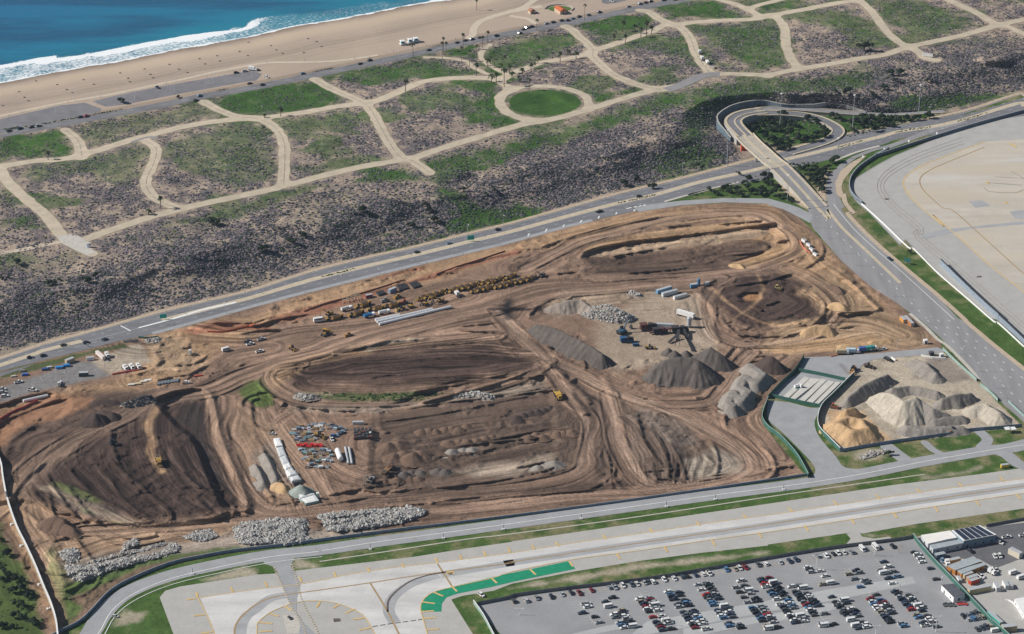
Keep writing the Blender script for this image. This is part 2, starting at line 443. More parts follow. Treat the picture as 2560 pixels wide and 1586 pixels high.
rough_ = sstep(.44, .6, fbm(G0X, G0Y, 24, 3, 81)) * (1 - .9 * np.clip(track * 1.2, 0, 1))
flat = np.zeros(GPX.shape)
for P in (D('730,745 850,690 1320,635 1335,675 1080,765 900,790 730,795'), D('490,800 720,785 730,860 490,870'), K('20', '0,500 1180,222 1330,215 1450,400 1100,540 300,700 0,790'), D('670,1000 900,995 925,1110 760,1190 630,1060'), D('1420,760 1500,720 1560,690 1660,700 1690,760 1700,815 1600,830 1480,870 1420,850'),
          D('660,780 860,760 860,810 680,830'), K('23', '0,200 1650,100 1650,300 640,330 0,420'), K('12', '1350,1180 1950,1120 1950,1350 1350,1400')):
    flat = np.maximum(flat, sstep(3, -3, poly_sdf(P, 60)))
mound = sstep(6, -6, poly_sdf(D('640,895 700,850 900,815 1180,795 1260,830 1300,870 1150,915 900,930 700,925'), 60))
rough_ *= 1 - .8 * mound; wind *= 1 - .6 * mound; streak *= 1 + .9 * mound
rough_ *= 1 - flat; wind *= 1 - flat; berm *= 1 - flat
streak *= 1 - .65 * rough_; wind *= 1 - track
siteH = (streak * .42 + wind * 1.5 + (fbm(G0X, G0Y, 5.5, 3, 82) - .5) * 2.6 * rough_ + berm * .75 - np.clip(lines, -1, 1) * .1 + (fbm(G0X, G0Y, 5, 3, 4) - .5) * .45 + (fbm(G0X, G0Y, 17, 3, 5) - .5) * .9)

# ------------------------------------------------------------------ construction ground: soils
SITE_POLY = cat([(-7400, 3200), (-600, 1135)], P_LO[(P_LO[:, 0] > -500) & (P_LO[:, 0] < 1600)], K('12', '1600,430 2000,405 2419,415'), K('13', '150,470 300,550 450,700 700,960 960,1160 1200,1330 1400,1512'),
                K('23', '1500,60 1640,200 1640,270'), K('23', '690,345 340,370 0,750 -65,835 -40,1000 0,1050 370,1492'), D('1925,1135 1700,1165 1300,1222 1000,1262 800,1288 560,1318 400,1348 280,1396 215,1462 150,1505'), [(60, 1900), (-7400, 3600)])
site_f = poly_sdf(SITE_POLY, 100)
H = np.where(site_f < 0, H + siteH * sstep(0, -6, site_f), H)
soil = np.ones(GPX.shape + (3,)) * np.array([.262, .18, .132])
EDGE = fbm(G0X, G0Y, 12, 4, 6) - .5
def lay(P, c, a=1.0, soft=4.0, rag=10.0, f=None):
    global soil
    if f is None: f = poly_sdf(P, 110)
    al = a * sstep(soft, -soft, f + EDGE * rag)
    soil = soil * (1 - al[..., None]) + np.array(c) * al[..., None]
TAN, DARK, MID, SAND, PALE, RED, GREY = (.44, .295, .175), (.062, .043, .038), (.17, .12, .09), (.47, .315, .175), (.37, .315, .255), (.3, .125, .08), (.2, .168, .145)
lay(cat(K('20', '0,830 1100,560 1500,300 1400,120 1900,30 2419,-60'), K('11', '500,1260 1500,1010 2400,790'), K('12', '500,650 1300,470 2000,420 2419,425'), K('13', '300,620 500,800 900,1180 1200,1400 800,1500 0,900'), K('12', '2000,560 1200,640 500,800 0,900'), K('11', '1500,1200 700,1400 0,1600'), K('20', '1500,650 600,760 0,960')), TAN, .85, 8, 14)
lay(D('60,1130 120,1050 250,985 420,935 490,940 520,1040 585,1210 470,1235 300,1245 150,1210 50,1190'), DARK, .92, 6, 10)
lay(D('-30,1000 100,950 300,925 440,925 250,985 120,1050 60,1100 -30,1110'), (.085, .06, .05), .85, 6, 16)
lay(D('100,1160 170,1170 330,1250 250,1250 150,1200'), GREY, .8, 4, 8)
lay(D('660,890 760,852 900,832 1150,822 1250,850 1290,880 1100,910 800,922 700,925'), (.075, .05, .042), .95, 7, 16)
lay(D('640,880 760,845 900,815 1010,808 900,835 760,865 680,905 660,940 640,915'), SAND, .6, 5, 9)
lay(D('700,940 780,935 830,950 750,958'), PALE, .7, 3, 5)
lay(D('850,835 900,815 1000,805 1020,808 930,822 880,838'), PALE, .85, 1.5, 3)
lay(D('1400,615 1600,600 1830,575 1850,590 1740,625 1700,668 1500,672 1400,660'), (.1, .07, .055), .85, 5, 10)
lay(D('1410,612 1450,594 1600,572 1820,545 1835,560 1700,582 1500,605'), (.44, .335, .235), .95, 2.5, 6)
lay(D('1380,600 1400,585 1500,560 1680,535 1845,522 1850,535 1600,570 1450,592'), SAND, .7, 3, 6)
lay(D('1330,600 1550,525 1700,500 1830,505 1900,560 1850,545 1700,515 1550,545 1420,585'), (.3, .215, .15), .8, 6, 8)
lay(D('1745,640 1735,632 1800,612 1870,580 1885,582 1860,618 1790,640'), SAND, .95, 2, 4)
lay(D('1665,695 1690,668 1760,652 1850,652 1940,688 1985,740 1930,778 1800,782 1740,760 1705,730'), (.07, .048, .042), .95, 5, 10)
lay(D('1765,706 1780,700 1808,702 1815,712 1798,718 1775,718'), (.36, .2, .1), .9, 1.5, 3)
lay(D('1900,700 1990,640 2080,730 2180,770 2230,830 1990,838 1800,830 1850,770 1980,760'), (.42, .3, .19), .9, 6, 12)
lay(D('1800,832 1950,812 2080,800 2110,815 2000,835 1850,845'), SAND, .8, 3, 5)
lay(D('1420,760 1500,720 1560,690 1660,700 1690,760 1720,830 1660,850 1600,870 1480,890 1420,850'), (.39, .325, .255), .95, 6, 12)
lay(D('1290,730 1340,690 1540,690 1560,720 1450,730 1320,760'), (.33, .265, .2), .8, 5, 8)
lay(D('900,1000 1010,960 1300,920 1390,1000 1400,1110 1200,1155 880,1165'), (.115, .085, .068), .85, 7, 14)
lay(D('1050,1125 1300,1085 1350,1110 1200,1140'), PALE, .7, 5, 10)
lay(D('1300,870 1400,930 1480,1000 1460,1140 1420,1150 1380,1010 1320,930'), (.105, .08, .067), .9, 4, 10)
lay(D('1470,960 1560,990 1660,1050 1720,1150 1560,1160 1490,1100'), (.155, .118, .096), .9, 7, 14)
lay(D('1500,950 1600,990 1680,1060 1600,1080 1540,1010'), GREY, .7, 5, 14)
lay(D('1700,1070 1780,1090 1770,1130 1650,1140 1640,1100'), (.37, .33, .275), .85, 4, 10)
lay(D('830,1195 1000,1165 1500,1150 1500,1168 1000,1190 850,1215'), (.095, .068, .056), .85, 4, 8)
lay(D('640,960 760,965 1000,960 1290,905 1300,935 1100,955 900,985 700,985'), (.34, .285, .235), .75, 4, 10)
lay(D('565,960 640,985 700,1080 780,1210 640,1215 560,1080'), (.34, .24, .165), .75, 5, 8)
lay(D('600,1090 650,1050 720,1190 640,1170'), (.24, .2, .17), .8, 4, 6)
lay(D('20,1150 60,1240 130,1380 330,1340 640,1250 480,1240 200,1240 80,1190'), (.36, .255, .17), .7, 6, 12)
lay(D('100,1240 160,1215 200,1260 170,1290 110,1280'), (.22, .145, .1), .85, 4, 8)
lay(D('120,1340 300,1310 450,1290 560,1270 900,1260 900,1275 540,1315 300,1365 180,1390'), (.4, .36, .31), .8, 4, 8)
lay(D('120,940 220,945 240,965 160,985 60,1020 -20,1080 -20,1000 60,960'), (.36, .2, .115), .75, 4, 10)
for s_ in ('420,790 520,765 650,772 640,785 520,792 470,800', '640,758 900,690 1180,610 1240,592 1240,605 1090,645 900,705 660,775', '900,660 1010,635 1010,642 905,668'): lay(D(s_), RED, .75, 2.5, 6)
lay(D('350,800 420,800 480,870 380,890 350,860'), (.44, .325, .215), .8, 5, 10)
lay(cat(K('20', '0,640 500,480 700,400 900,390 1050,530 700,600 300,690 0,780')), (.245, .245, .255), 1, 2, 3)          # worn contractor car park
lay(cat(K('20', '860,395 1000,330 1200,250 1330,220 1430,400 1040,520')), (.42, .37, .3), .95, 2, 4)
lay(D('-20,1120 50,1150 40,1200 60,1290 130,1400 150,1500 130,1512 60,1340 -20,1180'), (.34, .23, .14), .8, 4, 6)
lay(D('110,1300 150,1340 165,1400 150,1440 130,1390 105,1330'), (.5, .4, .25), .8, 3, 6)
for P, c_, a_ in ((D('568,935 600,908 625,905 655,950 655,968 610,970'), (.105, .16, .04), .95), (D('700,938 790,940 830,933 920,940 1000,933 1060,938 1000,955 880,960 780,955'), (.07, .12, .035), .8),
                  (D('150,1400 230,1365 420,1320 600,1300 540,1320 330,1375 220,1430 160,1490'), (.08, .15, .035), .9), (D('125,1150 180,1165 240,1195 230,1198 170,1180'), (.12, .17, .05), .7),
                  (D('255,1240 300,1250 270,1245 200,1215'), (.12, .17, .05), .8), (D('110,1310 130,1300 140,1350 175,1400 190,1430 150,1460 120,1380'), (.09, .14, .04), .6), (D('700,1300 640,1300 740,1290'), (.08, .14, .04), .7)):
    lay(P, c_, a_, 2.5, 7)
lay(K('20', '0,495 400,395 780,315 1180,222 1210,262 1000,292 800,345 500,435 200,505 0,570'), (.07, .11, .035), .9, 2, 6)
lay(L('600,330 700,290 900,270 1150,285 1320,340 1345,400 1250,480 900,575 800,520 700,430'), (.045, .07, .025), .8, 2, 8)
lay(L('1500,300 1700,275 2150,275 2250,290 1850,390 1500,470'), (.05, .075, .025), .8, 2, 8)
lay(K('30', '-400,420 -60,470 10,480 45,600 100,740 220,900 290,1040 330,1180 400,1400 450,1512 480,1700 -400,1700'), (.075, .125, .03), .95, 3, 9)
lay(D('415,945 440,935 485,945 505,1020 530,1090 560,1160 575,1200 545,1205 500,1120 470,1050 430,1010'), (.04, .033, .033), .85, 4, 12)  # shadow along the gully bank, laid into the soil colour
lay(D('165,1425 200,1415 330,1355 450,1325 560,1312 560,1320 400,1345 290,1395 200,1450'), (.2, .135, .1), .9, 2, 3)
YARD = K('23', '690,1255 640,1190 480,980 500,830 800,520 900,420 1000,370 1450,330 1650,300 1990,590 2160,770 2400,1000 2250,1030 1500,1110 1170,1160')
yard_f = poly_sdf(YARD, 90)
lay(None, (.42, .36, .28), 1, 2, 3, f=yard_f)
lay(K('23', '1350,560 1500,360 1700,340 1960,570 1750,610 1600,580'), (.24, .2, .17), .9, 3, 5)
lay(K('23', '560,850 900,860 1150,1130 760,1190 560,960'), (.5, .34, .2), .9, 3, 5)
n_ = fbm(G0X, G0Y, 26, 4, 7)
soil *= (.8 + .42 * n_)[..., None]
tr = (track * .5)[..., None]
soil = soil * (1 - tr) + (np.array([.285, .2, .15]) * (.85 + .3 * n_[..., None])) * tr
for s_, w_, c_ in (('388,952 368,985 352,1015 362,1050 358,1080 388,1125', 5.5, TAN), ('30,1185 120,1095 250,1012 400,952 500,932', 6, (.31, .225, .17)), ('1805,652 1818,690 1795,728 1745,762', 2.2, TAN), ('1700,690 1760,740 1840,775 1920,765', 2.2, TAN), ('110,1165 200,1205 325,1252', 6, (.36, .29, .22)),
                   ('1190,745 1235,795 1305,855 1385,893 1455,933 1550,962', 7, (.335, .245, .185)), ('1460,950 1470,1010 1490,1080 1540,1150', 5, (.3, .22, .17)), ('1310,880 1350,930 1400,1000 1400,1080 1370,1130', 6, (.3, .215, .165)), ('1550,962 1640,1002 1740,1062 1785,1100', 6, (.32, .235, .18)), ('1700,960 1745,900 1790,842', 6, (.3, .215, .165)), ('580,965 650,1010 710,1090 770,1180', 7, (.34, .24, .175)), ('505,945 520,1040 560,1130 610,1195', 8, (.28, .2, .15))):
    lay(None, c_, .7, 1.6, 2.5, f=line_sdf(smooth(D(s_), 5), w_, 60))
site_c = ((site_f < 0) & (yard_f > 0))[..., None]
lum = soil.mean(2, keepdims=True)
soil = np.where(site_c, soil * .94 + lum * .06 * np.array([1.03, 1.0, .97]), soil) * np.where(site_c, np.array([.88, .83, .79]), 1.0)
soil *= np.clip((1 + streak * 1.75) * (1 + np.clip(lines, -1, 1) * .3) * (1 - .25 * berm) * (1 - .3 * np.clip(wind, 0, 1)) * (1 + (fbm(G0X, G0Y, 6, 3, 83) - .55) * .7 * rough_), .35, 1.8)[..., None]

# ------------------------------------------------------------------ dune ground: sand, litter, grass
duneMask = (dV > 5) & (dP > 0)
gp = np.zeros(GPX.shape)
def green(P, a=1.0, soft=7, rag=22):
    global gp
    f = poly_sdf(P, 90)
    gp = np.maximum(gp, a * sstep(soft, -soft, f + EDGE * rag))
for s_, a_ in (('510,235 560,215 700,195 790,205 830,240 760,262 640,272 540,268', .95), ('0,325 140,312 165,335 160,368 60,375 0,385', .85), ('190,300 330,275 480,245 530,270 420,295 330,318 210,350', .45),
               ('775,185 900,155 1050,145 1140,175 1080,185 1000,190 850,205', .8), ('1065,195 1180,195 1210,230 1190,270 1260,285 1200,310 1120,290 1140,230', .9), ('1150,120 1250,90 1370,75 1390,100 1330,130 1250,160 1170,160', .75),
               ('1060,120 1130,105 1130,135 1060,140', 1), ('1140,150 1190,170 1230,190 1190,190', .9), ('1380,60 1460,35 1550,35 1565,55 1500,75 1430,95', .9), ('1440,120 1560,80 1640,85 1660,140 1560,120', .7), ('1560,10 1680,0 1790,40 1600,45', .9),
               ('1640,60 1760,60 1850,60 1870,160 1790,165 1720,120', .75), ('1800,10 1930,0 1900,25 1810,28', .8), ('1880,40 2000,20 2080,50 2120,110 2040,90 1960,60', .65), ('2060,0 2200,0 2340,60 2180,95 2120,50', .65), ('1400,220 1540,210 1420,245', .9),
               ('1000,390 1200,345 1400,290 1540,235 1640,215 1640,245 1500,290 1330,345 1220,380 1100,420 1040,430', .8), ('1040,430 1100,480 1200,500 1300,490 1290,515 1100,560 870,612 1000,570 1060,545 1090,510', .95), ('860,402 960,402 1010,425 860,432', .9),
               ('400,540 520,500 700,450 780,440 640,490 520,530', .65), ('60,400 250,365 350,350 340,420 300,450 200,410 80,430', .5), ('380,340 560,300 640,310 655,420 560,450 420,400', .5), ('640,290 830,270 870,300 720,330', .6), ('700,400 860,370 920,380 760,420', .6),
               ('1640,210 1800,190 1960,185 2080,170 2050,210 1900,220 1700,260 1660,330 1740,370 1600,420 1520,400 1620,340', .75), ('2150,235 2300,225 2420,232 2200,262 2130,262', 1.0), ('1490,460 1600,420 1760,385 1600,425', .8), ('20,530 60,520 80,540 30,550', .8), ('1780,330 1800,275 1990,275 1990,335 1880,360', 1), ('2000,270 2280,275 2200,310 2020,335', 1),
               ('1600,475 1800,430 1880,465 1800,480', .95), ('1870,390 1960,370 2040,335 1990,400 1960,440', .8)):
    green(D(s_), a_)
gp = np.maximum(gp, sstep(1, -2, lawn_f + EDGE * 4))
gp = np.maximum(gp, .6 * sstep(.53, .64, fbm(G0X, G0Y, 34, 4, 31)) * duneMask * (.12 + .88 * sstep(95, 150, dP)))
bare = sstep(.5, .68, fbm(G0X, G0Y, 28, 4, 12)) * .7
for s_, a_ in (('200,590 330,600 300,640 180,650 0,640 0,600 150,590', .8), ('2180,160 2350,150 2430,180 2300,210 2150,215', .7), ('1900,225 2010,215 2030,235 1920,240', .8), ('820,520 1000,490 1000,560 900,590 860,560', .5), ('700,430 850,430 900,470 650,520', .5), ('1400,440 1490,450 1440,500 1380,490', .7), ('920,230 1000,215 980,260', .5), ('240,310 370,290 300,330', .5)):
    f = poly_sdf(D(s_), 90); bare = np.maximum(bare, a_ * sstep(8, -8, f + EDGE * 24))
dsand = np.array([.365, .29, .225]); dlit = np.array([.165, .138, .132]); dgr = np.array([.042, .095, .018])
nl = sstep(.35, .62, fbm(G0X, G0Y, 5.0, 3, 9))
lit = np.clip(nl * (1 - bare * .8), 0, 1)[..., None]
ds_ = dsand * (1 - lit) + dlit * lit
gg = np.clip(gp * (.75 + .8 * fbm(G0X, G0Y, 8, 3, 10)), 0, 1)[..., None]
ds_ = ds_ * (1 - gg) + dgr * (.75 + .6 * fbm(G0X, G0Y, 15, 2, 13)[..., None]) * gg
soil = np.where(duneMask[..., None], ds_, soil)
bs = np.array([.425, .34, .27]) * (.9 + .2 * fbm(G0X, G0Y, 40, 3, 14))[..., None]
u_ = dS + (fbm(G0X, G0Y, 18, 3, 16) - .5) * 7
wet = sstep(10, -1, u_)[..., None]; crest = (sstep(8, 14, u_) * sstep(34, 17, u_))[..., None]
groom = (.5 + .5 * np.sin(dS / 1.1 + 5 * fbm(G0X, G0Y, 50, 2, 17))) * sstep(30, 40, dS) * (dV < -40)
bs = bs * (1 - wet) + np.array([.25, .19, .145]) * wet
bs = bs * (1 - crest * .6) + np.array([.5, .4, .285]) * crest * .6
bs *= (1 - .09 * groom - .13 * sstep(38, 50, dS) * (dV < -55))[..., None]
lowm = (sstep(30, 36, dV + 42) * 0)[..., None]
soil = np.where(((dV <= 5) & (dS > -30))[..., None], bs, soil)
verge = (np.abs(dV) < 12) & (dV < 0)
soil = np.where(verge[..., None], soil * np.array([.75, .74, .72]), soil)

# airfield side ground (grass between pavements) and all that lies beyond the site
field = (dP < 0) & (site_f > 0) & (yard_f > 0)
gf = fbm(G0X, G0Y, 7, 4, 18); gl = fbm(G0X, G0Y, 45, 3, 19)
fg = np.array([.062, .115, .026]) * (.7 + .6 * gf)[..., None]
dry = sstep(.45, .7, gf * .5 + gl * .5)[..., None]
fg = fg * (1 - .75 * dry) + np.array([.25, .205, .12]) * .75 * dry
for P in (K('30', '1080,1360 1200,1280 1400,1300 1330,1400 1080,1450'), K('30', '1900,1000 2300,870 2419,900 2419,960 2000,1010'), K('31', '400,800 560,880 420,905 360,880'), K('33', '1500,30 2000,-60 1900,-10 1560,40'), K('33', '880,560 1090,580 960,600'), K('23', '820,1250 1050,1220 1100,1300 950,1330 820,1320'), K('32', '0,1080 600,950 1200,860 2419,730 2419,750 1200,900 600,1020')):
    f = poly_sdf(P, 60); a_ = (.8 * sstep(3, -3, f + EDGE * 9))[..., None]
    fg = fg * (1 - a_) + np.array([.42, .36, .28]) * a_
f = np.minimum(line_sdf(smooth(L('1480,1000 1500,1100 1640,1290 1850,1450 2419,1900')), 3.4, 60), line_sdf(smooth(K('13', '880,620 1000,740 1300,980 1560,1220 1960,1560 2419,1990')), 3, 60))
soil = np.where(field[..., None], fg, soil)
for P in (L('1100,1040 800,800 860,900 960,1060 1140,1160', ), L('1340,760 1300,900 1310,1100 1220,1000 1240,860')):
    lay(P, (.5, .4, .3), .9, 1.5, 3)
soil = np.clip(soil, .012, .8)
# ------------------------------------------------------------------ ground sheets
VX, VY, VZ = unproject(GPX, GPY, H)
IDX = np.arange(NX * NY).reshape(NY, NX)

def ground_mat(name, fine, rough=.95, lo=.8, hi=1.18, bstr=.35, bdist=.4, second=None):
    m, nt, b = new_mat(name, rough, .1)
    c = attr(nt, 'soil', True)
    c = mix(nt, 1.0, c, ramp(nt, pos_noise(nt, fine, 4, .65), [(.28, lo), (.72, hi)]), 'MULTIPLY')
    if second: c = mix(nt, 1.0, c, ramp(nt, pos_noise(nt, second, 3, .6), [(.3, .86), (.7, 1.12)]), 'MULTIPLY')
    nt.links.new(c, b.inputs['Base Color'])
    bump(nt, b, pos_noise(nt, fine * 1.3, 3), bstr, bdist)
    return m
M_SITE = ground_mat('construction_soil', .55, lo=.74, hi=1.24, bstr=.5, bdist=.6, second=.13)
M_DUNE = ground_mat('dune_sand_and_litter', .6, lo=.66, hi=1.28, bstr=.6, bdist=.6, second=.15)
M_BEACH = ground_mat('beach_sand', .5, lo=.92, hi=1.06, bstr=.2, bdist=.3)
M_FIELD = ground_mat('airfield_grass', .5, lo=.66, hi=1.3, bstr=.5, bdist=.5, second=.1)

cellmask = lambda a: a[:-1, :-1]
cls = np.where((dV <= 0), 0, np.where((dP > 0), 1, np.where((site_f < 0) | (yard_f < 0), 2, 3)))
cc = cellmask(cls)
def base_sheet(name, k, mat):
    q = np.stack([IDX[:-1, :-1], IDX[1:, :-1], IDX[1:, 1:], IDX[:-1, 1:]], -1)[cc == k]
    u, inv = np.unique(q.ravel(), return_inverse=True)
    V = np.stack([VX.ravel()[u], VY.ravel()[u], VZ.ravel()[u]], 1)
    o = mesh_np(name, V, inv.reshape(-1, 4), mat, attrs={'soil': soil.reshape(-1, 3)[u]}, smooth_=True)
    return tag(o, kind='structure')
base_sheet('beach', 0, M_BEACH)
base_sheet('dunes', 1, M_DUNE)
base_sheet('construction_ground', 2, M_SITE)
base_sheet('airfield_ground', 3, M_FIELD)

def sheet(name, f, dz, mat, parent=None, attrs=None, kind='structure', z=None, smooth_=True):
    """the part of the ground where f < 0, lifted by dz, with its edge cut clean"""
    attrs = dict(attrs or {}); attrs['edge'] = np.clip(-f, -5, 60)
    sub = (np.minimum(np.minimum(f[:-1, :-1], f[1:, :-1]), np.minimum(f[1:, 1:], f[:-1, 1:])) < 0)
    j, i = np.nonzero(sub)
    a, b, c, d = IDX[j, i], IDX[j + 1, i], IDX[j + 1, i + 1], IDX[j, i + 1]
    if z is None: PX, PY, PZ = VX, VY, VZ + dz
    else: PX, PY, PZ = unproject(GPX, GPY, np.zeros(GPX.shape) + z)
    A = np.stack([PX.ravel(), PY.ravel(), PZ.ravel()] + [np.asarray(v).reshape(NX * NY, -1)[:, q] for v in attrs.values() for q in range(np.asarray(v).reshape(NX * NY, -1).shape[1])], 1)
    ff = f.ravel()
    T = np.concatenate([np.stack([a, b, c], 1), np.stack([a, c, d], 1)])
    s = ff[T] < 0; n = s.sum(1)
    full = T[n == 3]
    newA = []; tris = []; base = 0
    def lerp(p, q):
        t = (ff[p] / (ff[p] - ff[q]))[:, None]
        return A[p] * (1 - t) + A[q] * t
    for cnt in (1, 2):
        Tm = T[n == cnt]; sm = s[n == cnt]
        if not len(Tm): continue
        k0 = np.argmax(sm if cnt == 1 else ~sm, 1); r = np.arange(len(Tm))
        p, q, w = Tm[r, k0], Tm[r, (k0 + 1) % 3], Tm[r, (k0 + 2) % 3]
        e1, e2 = lerp(p, q), lerp(p, w); nn = len(Tm); ar = np.arange(nn)
        if cnt == 1:
            newA += [A[p], e1, e2]; tris.append(np.stack([base + ar, base + nn + ar, base + 2 * nn + ar], 1)); base += 3 * nn
        else:
            newA += [e1, A[q], A[w], e2]
            tris.append(np.stack([base + ar, base + nn + ar, base + 2 * nn + ar], 1)); tris.append(np.stack([base + ar, base + 2 * nn + ar, base + 3 * nn + ar], 1)); base += 4 * nn
    u, inv = np.unique(full.ravel(), return_inverse=True)
    parts = [A[u]] + newA
    AA = np.concatenate(parts) if len(parts) else A[:0]
    F = [inv.reshape(-1, 3)] + [t + len(u) for t in tris]
    F = np.concatenate([x for x in F if len(x)])
    at = {}; col = 3
    for k, v in attrs.items():
        wdt = np.asarray(v).reshape(NX * NY, -1).shape[1]
        at[k] = AA[:, col] if wdt == 1 else AA[:, col:col + wdt]; col += wdt
    o = mesh_np(name, AA[:, :3], F, mat, parent, at, smooth_=smooth_)
    return tag(o, kind=kind if parent is None else None)

def Hs(px, py):
    px = np.asarray(px, float); py = np.asarray(py, float)
    i = np.clip(np.searchsorted(GX, px) - 1, 0, NX - 2); j = np.clip(np.searchsorted(GY, py) - 1, 0, NY - 2)
    u = (px - GX[i]) / (GX[i + 1] - GX[i]); v = (py - GY[j]) / (GY[j + 1] - GY[j])
    return (H[j, i] * (1 - u) + H[j, i + 1] * u) * (1 - v) + (H[j + 1, i] * (1 - u) + H[j + 1, i + 1] * u) * v
def W(px, py, dz=0.0):
    return np.stack(unproject(px, py, Hs(px, py) + dz), -1)

# ---- the sea
seaf = dS + 1.0 + (fbm(G0X, G0Y, 9, 3, 40) - .5) * 5
m, nt, b = new_mat('sea_water', .12, .5)
depth = attr(nt, 'offshore')
c = mix(nt, ramp(nt, math_(nt, 'MULTIPLY', depth, .004), [(0, 0.0), (.28, .55), (1, 1.0)]), (.002, .23, .31), (.001, .115, .27))
swell = pos_noise(nt, .012, 4, .55, 0, ((.5, 2.2, 1), math.radians(-30)))
c = mix(nt, ramp(nt, swell, [(.42, 0.0), (.62, .75)]), c, (.001, .065, .15))
fn = pos_noise(nt, .55, 5, .7, .3, ((.6, 1.3, 1), math.radians(-30)))
f1 = math_(nt, 'SUBTRACT', math_(nt, 'ADD', attr(nt, 'foam'), fn), 1.0)
fa = ramp(nt, f1, [(.0, 0.0), (.16, 1.0)])
c = mix(nt, math_(nt, 'MULTIPLY', ramp(nt, attr(nt, 'foam'), [(.2, 0.0), (.5, .35), (1, .5)]), 1.0), c, (.16, .3, .36))
c = mix(nt, fa, c, (.82, .85, .87))
nt.links.new(c, b.inputs['Base Color'])
nt.links.new(ramp(nt, fa, [(0, .16), (1, .9)]), b.inputs['Roughness'])
bump(nt, b, pos_noise(nt, .16, 5, .62, .2, ((.7, 1.6, 1), math.radians(-30))), .4, 1.2)
off = -dS; ob = -dB                                   # metres out from the edge / from the breaker
al = GPX / 1000.0
wob = (fbm(G0X, G0Y, 16, 3, 41) - .5)
inb = off + ob * 0
band = sstep(3 + wob * 5, -1 + wob * 5, ob) * sstep(-13 - wob * 12, -7 - wob * 12, ob) * sstep(840, 520, GPX)
lace = sstep(4, -3, ob + wob * 16) * (.5 + .16 * fbm(G0X, G0Y, 13, 3, 42)) * (1 - .25 * sstep(500, 800, GPX))
swash = sstep(8 + wob * 8, 1.5, off)
swash *= .75 + .25 * sstep(0, 1, np.abs(wob) * 4)
trail = .3 * sstep(.55, .75, fbm(G0X + G0Y * .5, G0Y * 2, 26, 3, 43)) * sstep(40, 0, ob) * (GPX > 380)
foam = np.clip(np.maximum(np.maximum(band * 1.0, lace), np.maximum(swash * .95, trail)), 0, 1.0)
sheet('sea', seaf, 0, m, attrs={'offshore': np.clip(off, 0, 500), 'foam': foam}, z=-8.95)

# ---- pavement materials
def asphalt(name, col, wear=.2, stretch=None, edge=None, rough=.85, scale=.12):
    m, nt, b = new_mat(name, rough, .25)
    c = mix(nt, ramp(nt, pos_noise(nt, scale, 4, .6, 0, stretch), [(.3, 0.0), (.7, 1.0)]), tuple(x * (1 - wear) for x in col), tuple(x * (1 + wear) for x in col))
    c = mix(nt, 1.0, c, ramp(nt, pos_noise(nt, 1.2, 3), [(.3, .9), (.7, 1.08)]), 'MULTIPLY')
    if edge:
        c = mix(nt, ramp(nt, math_(nt, 'MULTIPLY', attr(nt, 'edge'), .1), [(0, 1.0), (edge[1] * .1, 1.0), (edge[1] * .1 + .02, 0.0)]), c, edge[0])
    nt.links.new(c, b.inputs['Base Color'])
    return m
def slabs(name, col, size, ang, var=.06, joint=.8, rough=.8, stain=.1, stretch=None):
    """concrete cast in slabs, each a slightly different tone"""
    m, nt, b = new_mat(name, rough, .25)
    g = nd(nt, 'ShaderNodeNewGeometry')
    mp = nd(nt, 'ShaderNodeMapping'); mp.inputs['Rotation'].default_value = (0, 0, ang)
    nt.links.new(g.outputs['Position'], mp.inputs[0])
    bt = nd(nt, 'ShaderNodeTexBrick', offset=0.0, i_Scale=1.0)
    bt.inputs['Brick Width'].default_value = size; bt.inputs['Row Height'].default_value = size
    bt.inputs['Mortar Size'].default_value = .06
    bt.inputs['Color1'].default_value = (*[x * (1 - var) for x in col], 1); bt.inputs['Color2'].default_value = (*[x * (1 + var) for x in col], 1)
    bt.inputs['Mortar'].default_value = (*[x * joint for x in col], 1)
    nt.links.new(mp.outputs[0], bt.inputs['Vector'])
    c = mix(nt, 1.0, bt.outputs[0], ramp(nt, pos_noise(nt, .035, 5, .6, 0, stretch), [(.3, 1 - stain), (.7, 1 + stain)]), 'MULTIPLY')
    c = mix(nt, 1.0, c, ramp(nt, pos_noise(nt, .8, 3), [(.3, .95), (.7, 1.04)]), 'MULTIPLY')
    if 'apron' in name: c = mix(nt, ramp(nt, pos_noise(nt, .016, 4, .6, 0, stretch), [(.4, 0.0), (.62, .8)]), c, (.5, .44, .35)); c = mix(nt, ramp(nt, pos_noise(nt, .022, 4, .65, .3, stretch), [(.56, 0.0), (.7, .7)]), c, (.55, .55, .54))
    nt.links.new(c, b.inputs['Base Color'])
    return m
M_ROAD = asphalt('worn_asphalt', (.178, .178, .192), .16, ((.12, 1.4, 1), math.radians(-22)))
M_AVE = asphalt('avenue_asphalt', (.265, .262, .268), .14, ((1.3, .12, 1), math.radians(35)))
M_SERV = asphalt('service_road_asphalt', (.32, .325, .335), .1)
M_LOT = asphalt('car_park_asphalt', (.292, .294, .302), .12, scale=.04)
M_DLOT = asphalt('dark_asphalt', (.13, .13, .14), .15)
M_BLOT = asphalt('beach_car_park_asphalt', (.19, .186, .198), .14)
M_OLDC = asphalt('old_sandy_concrete', (.485, .415, .315), .13, edge=((.3, .25, .17), .45))
M_OGREY = asphalt('patched_asphalt', (.26, .25, .25), .1)
M_PALEC = matte('pale_concrete', (.5, .47, .42), .08, .2, fine=1.0)
M_TAXI = slabs('taxiway_concrete', (.55, .545, .53), 7.5, math.radians(17), .045, .86, stain=.16, stretch=((.25, 2.2, 1), math.radians(-17)))
M_SHOULD = asphalt('shoulder_pavement', (.415, .405, .38), .07)
M_APRON = slabs('apron_concrete', (.5, .457, .395), 7.5, math.radians(17), .035, .9, stain=.16, stretch=((.3, 1.6, 1), math.radians(-17)))
M_APSH = asphalt('apron_shoulder', (.405, .395, .375), .07, edge=((.27, .27, .275), 1.0))
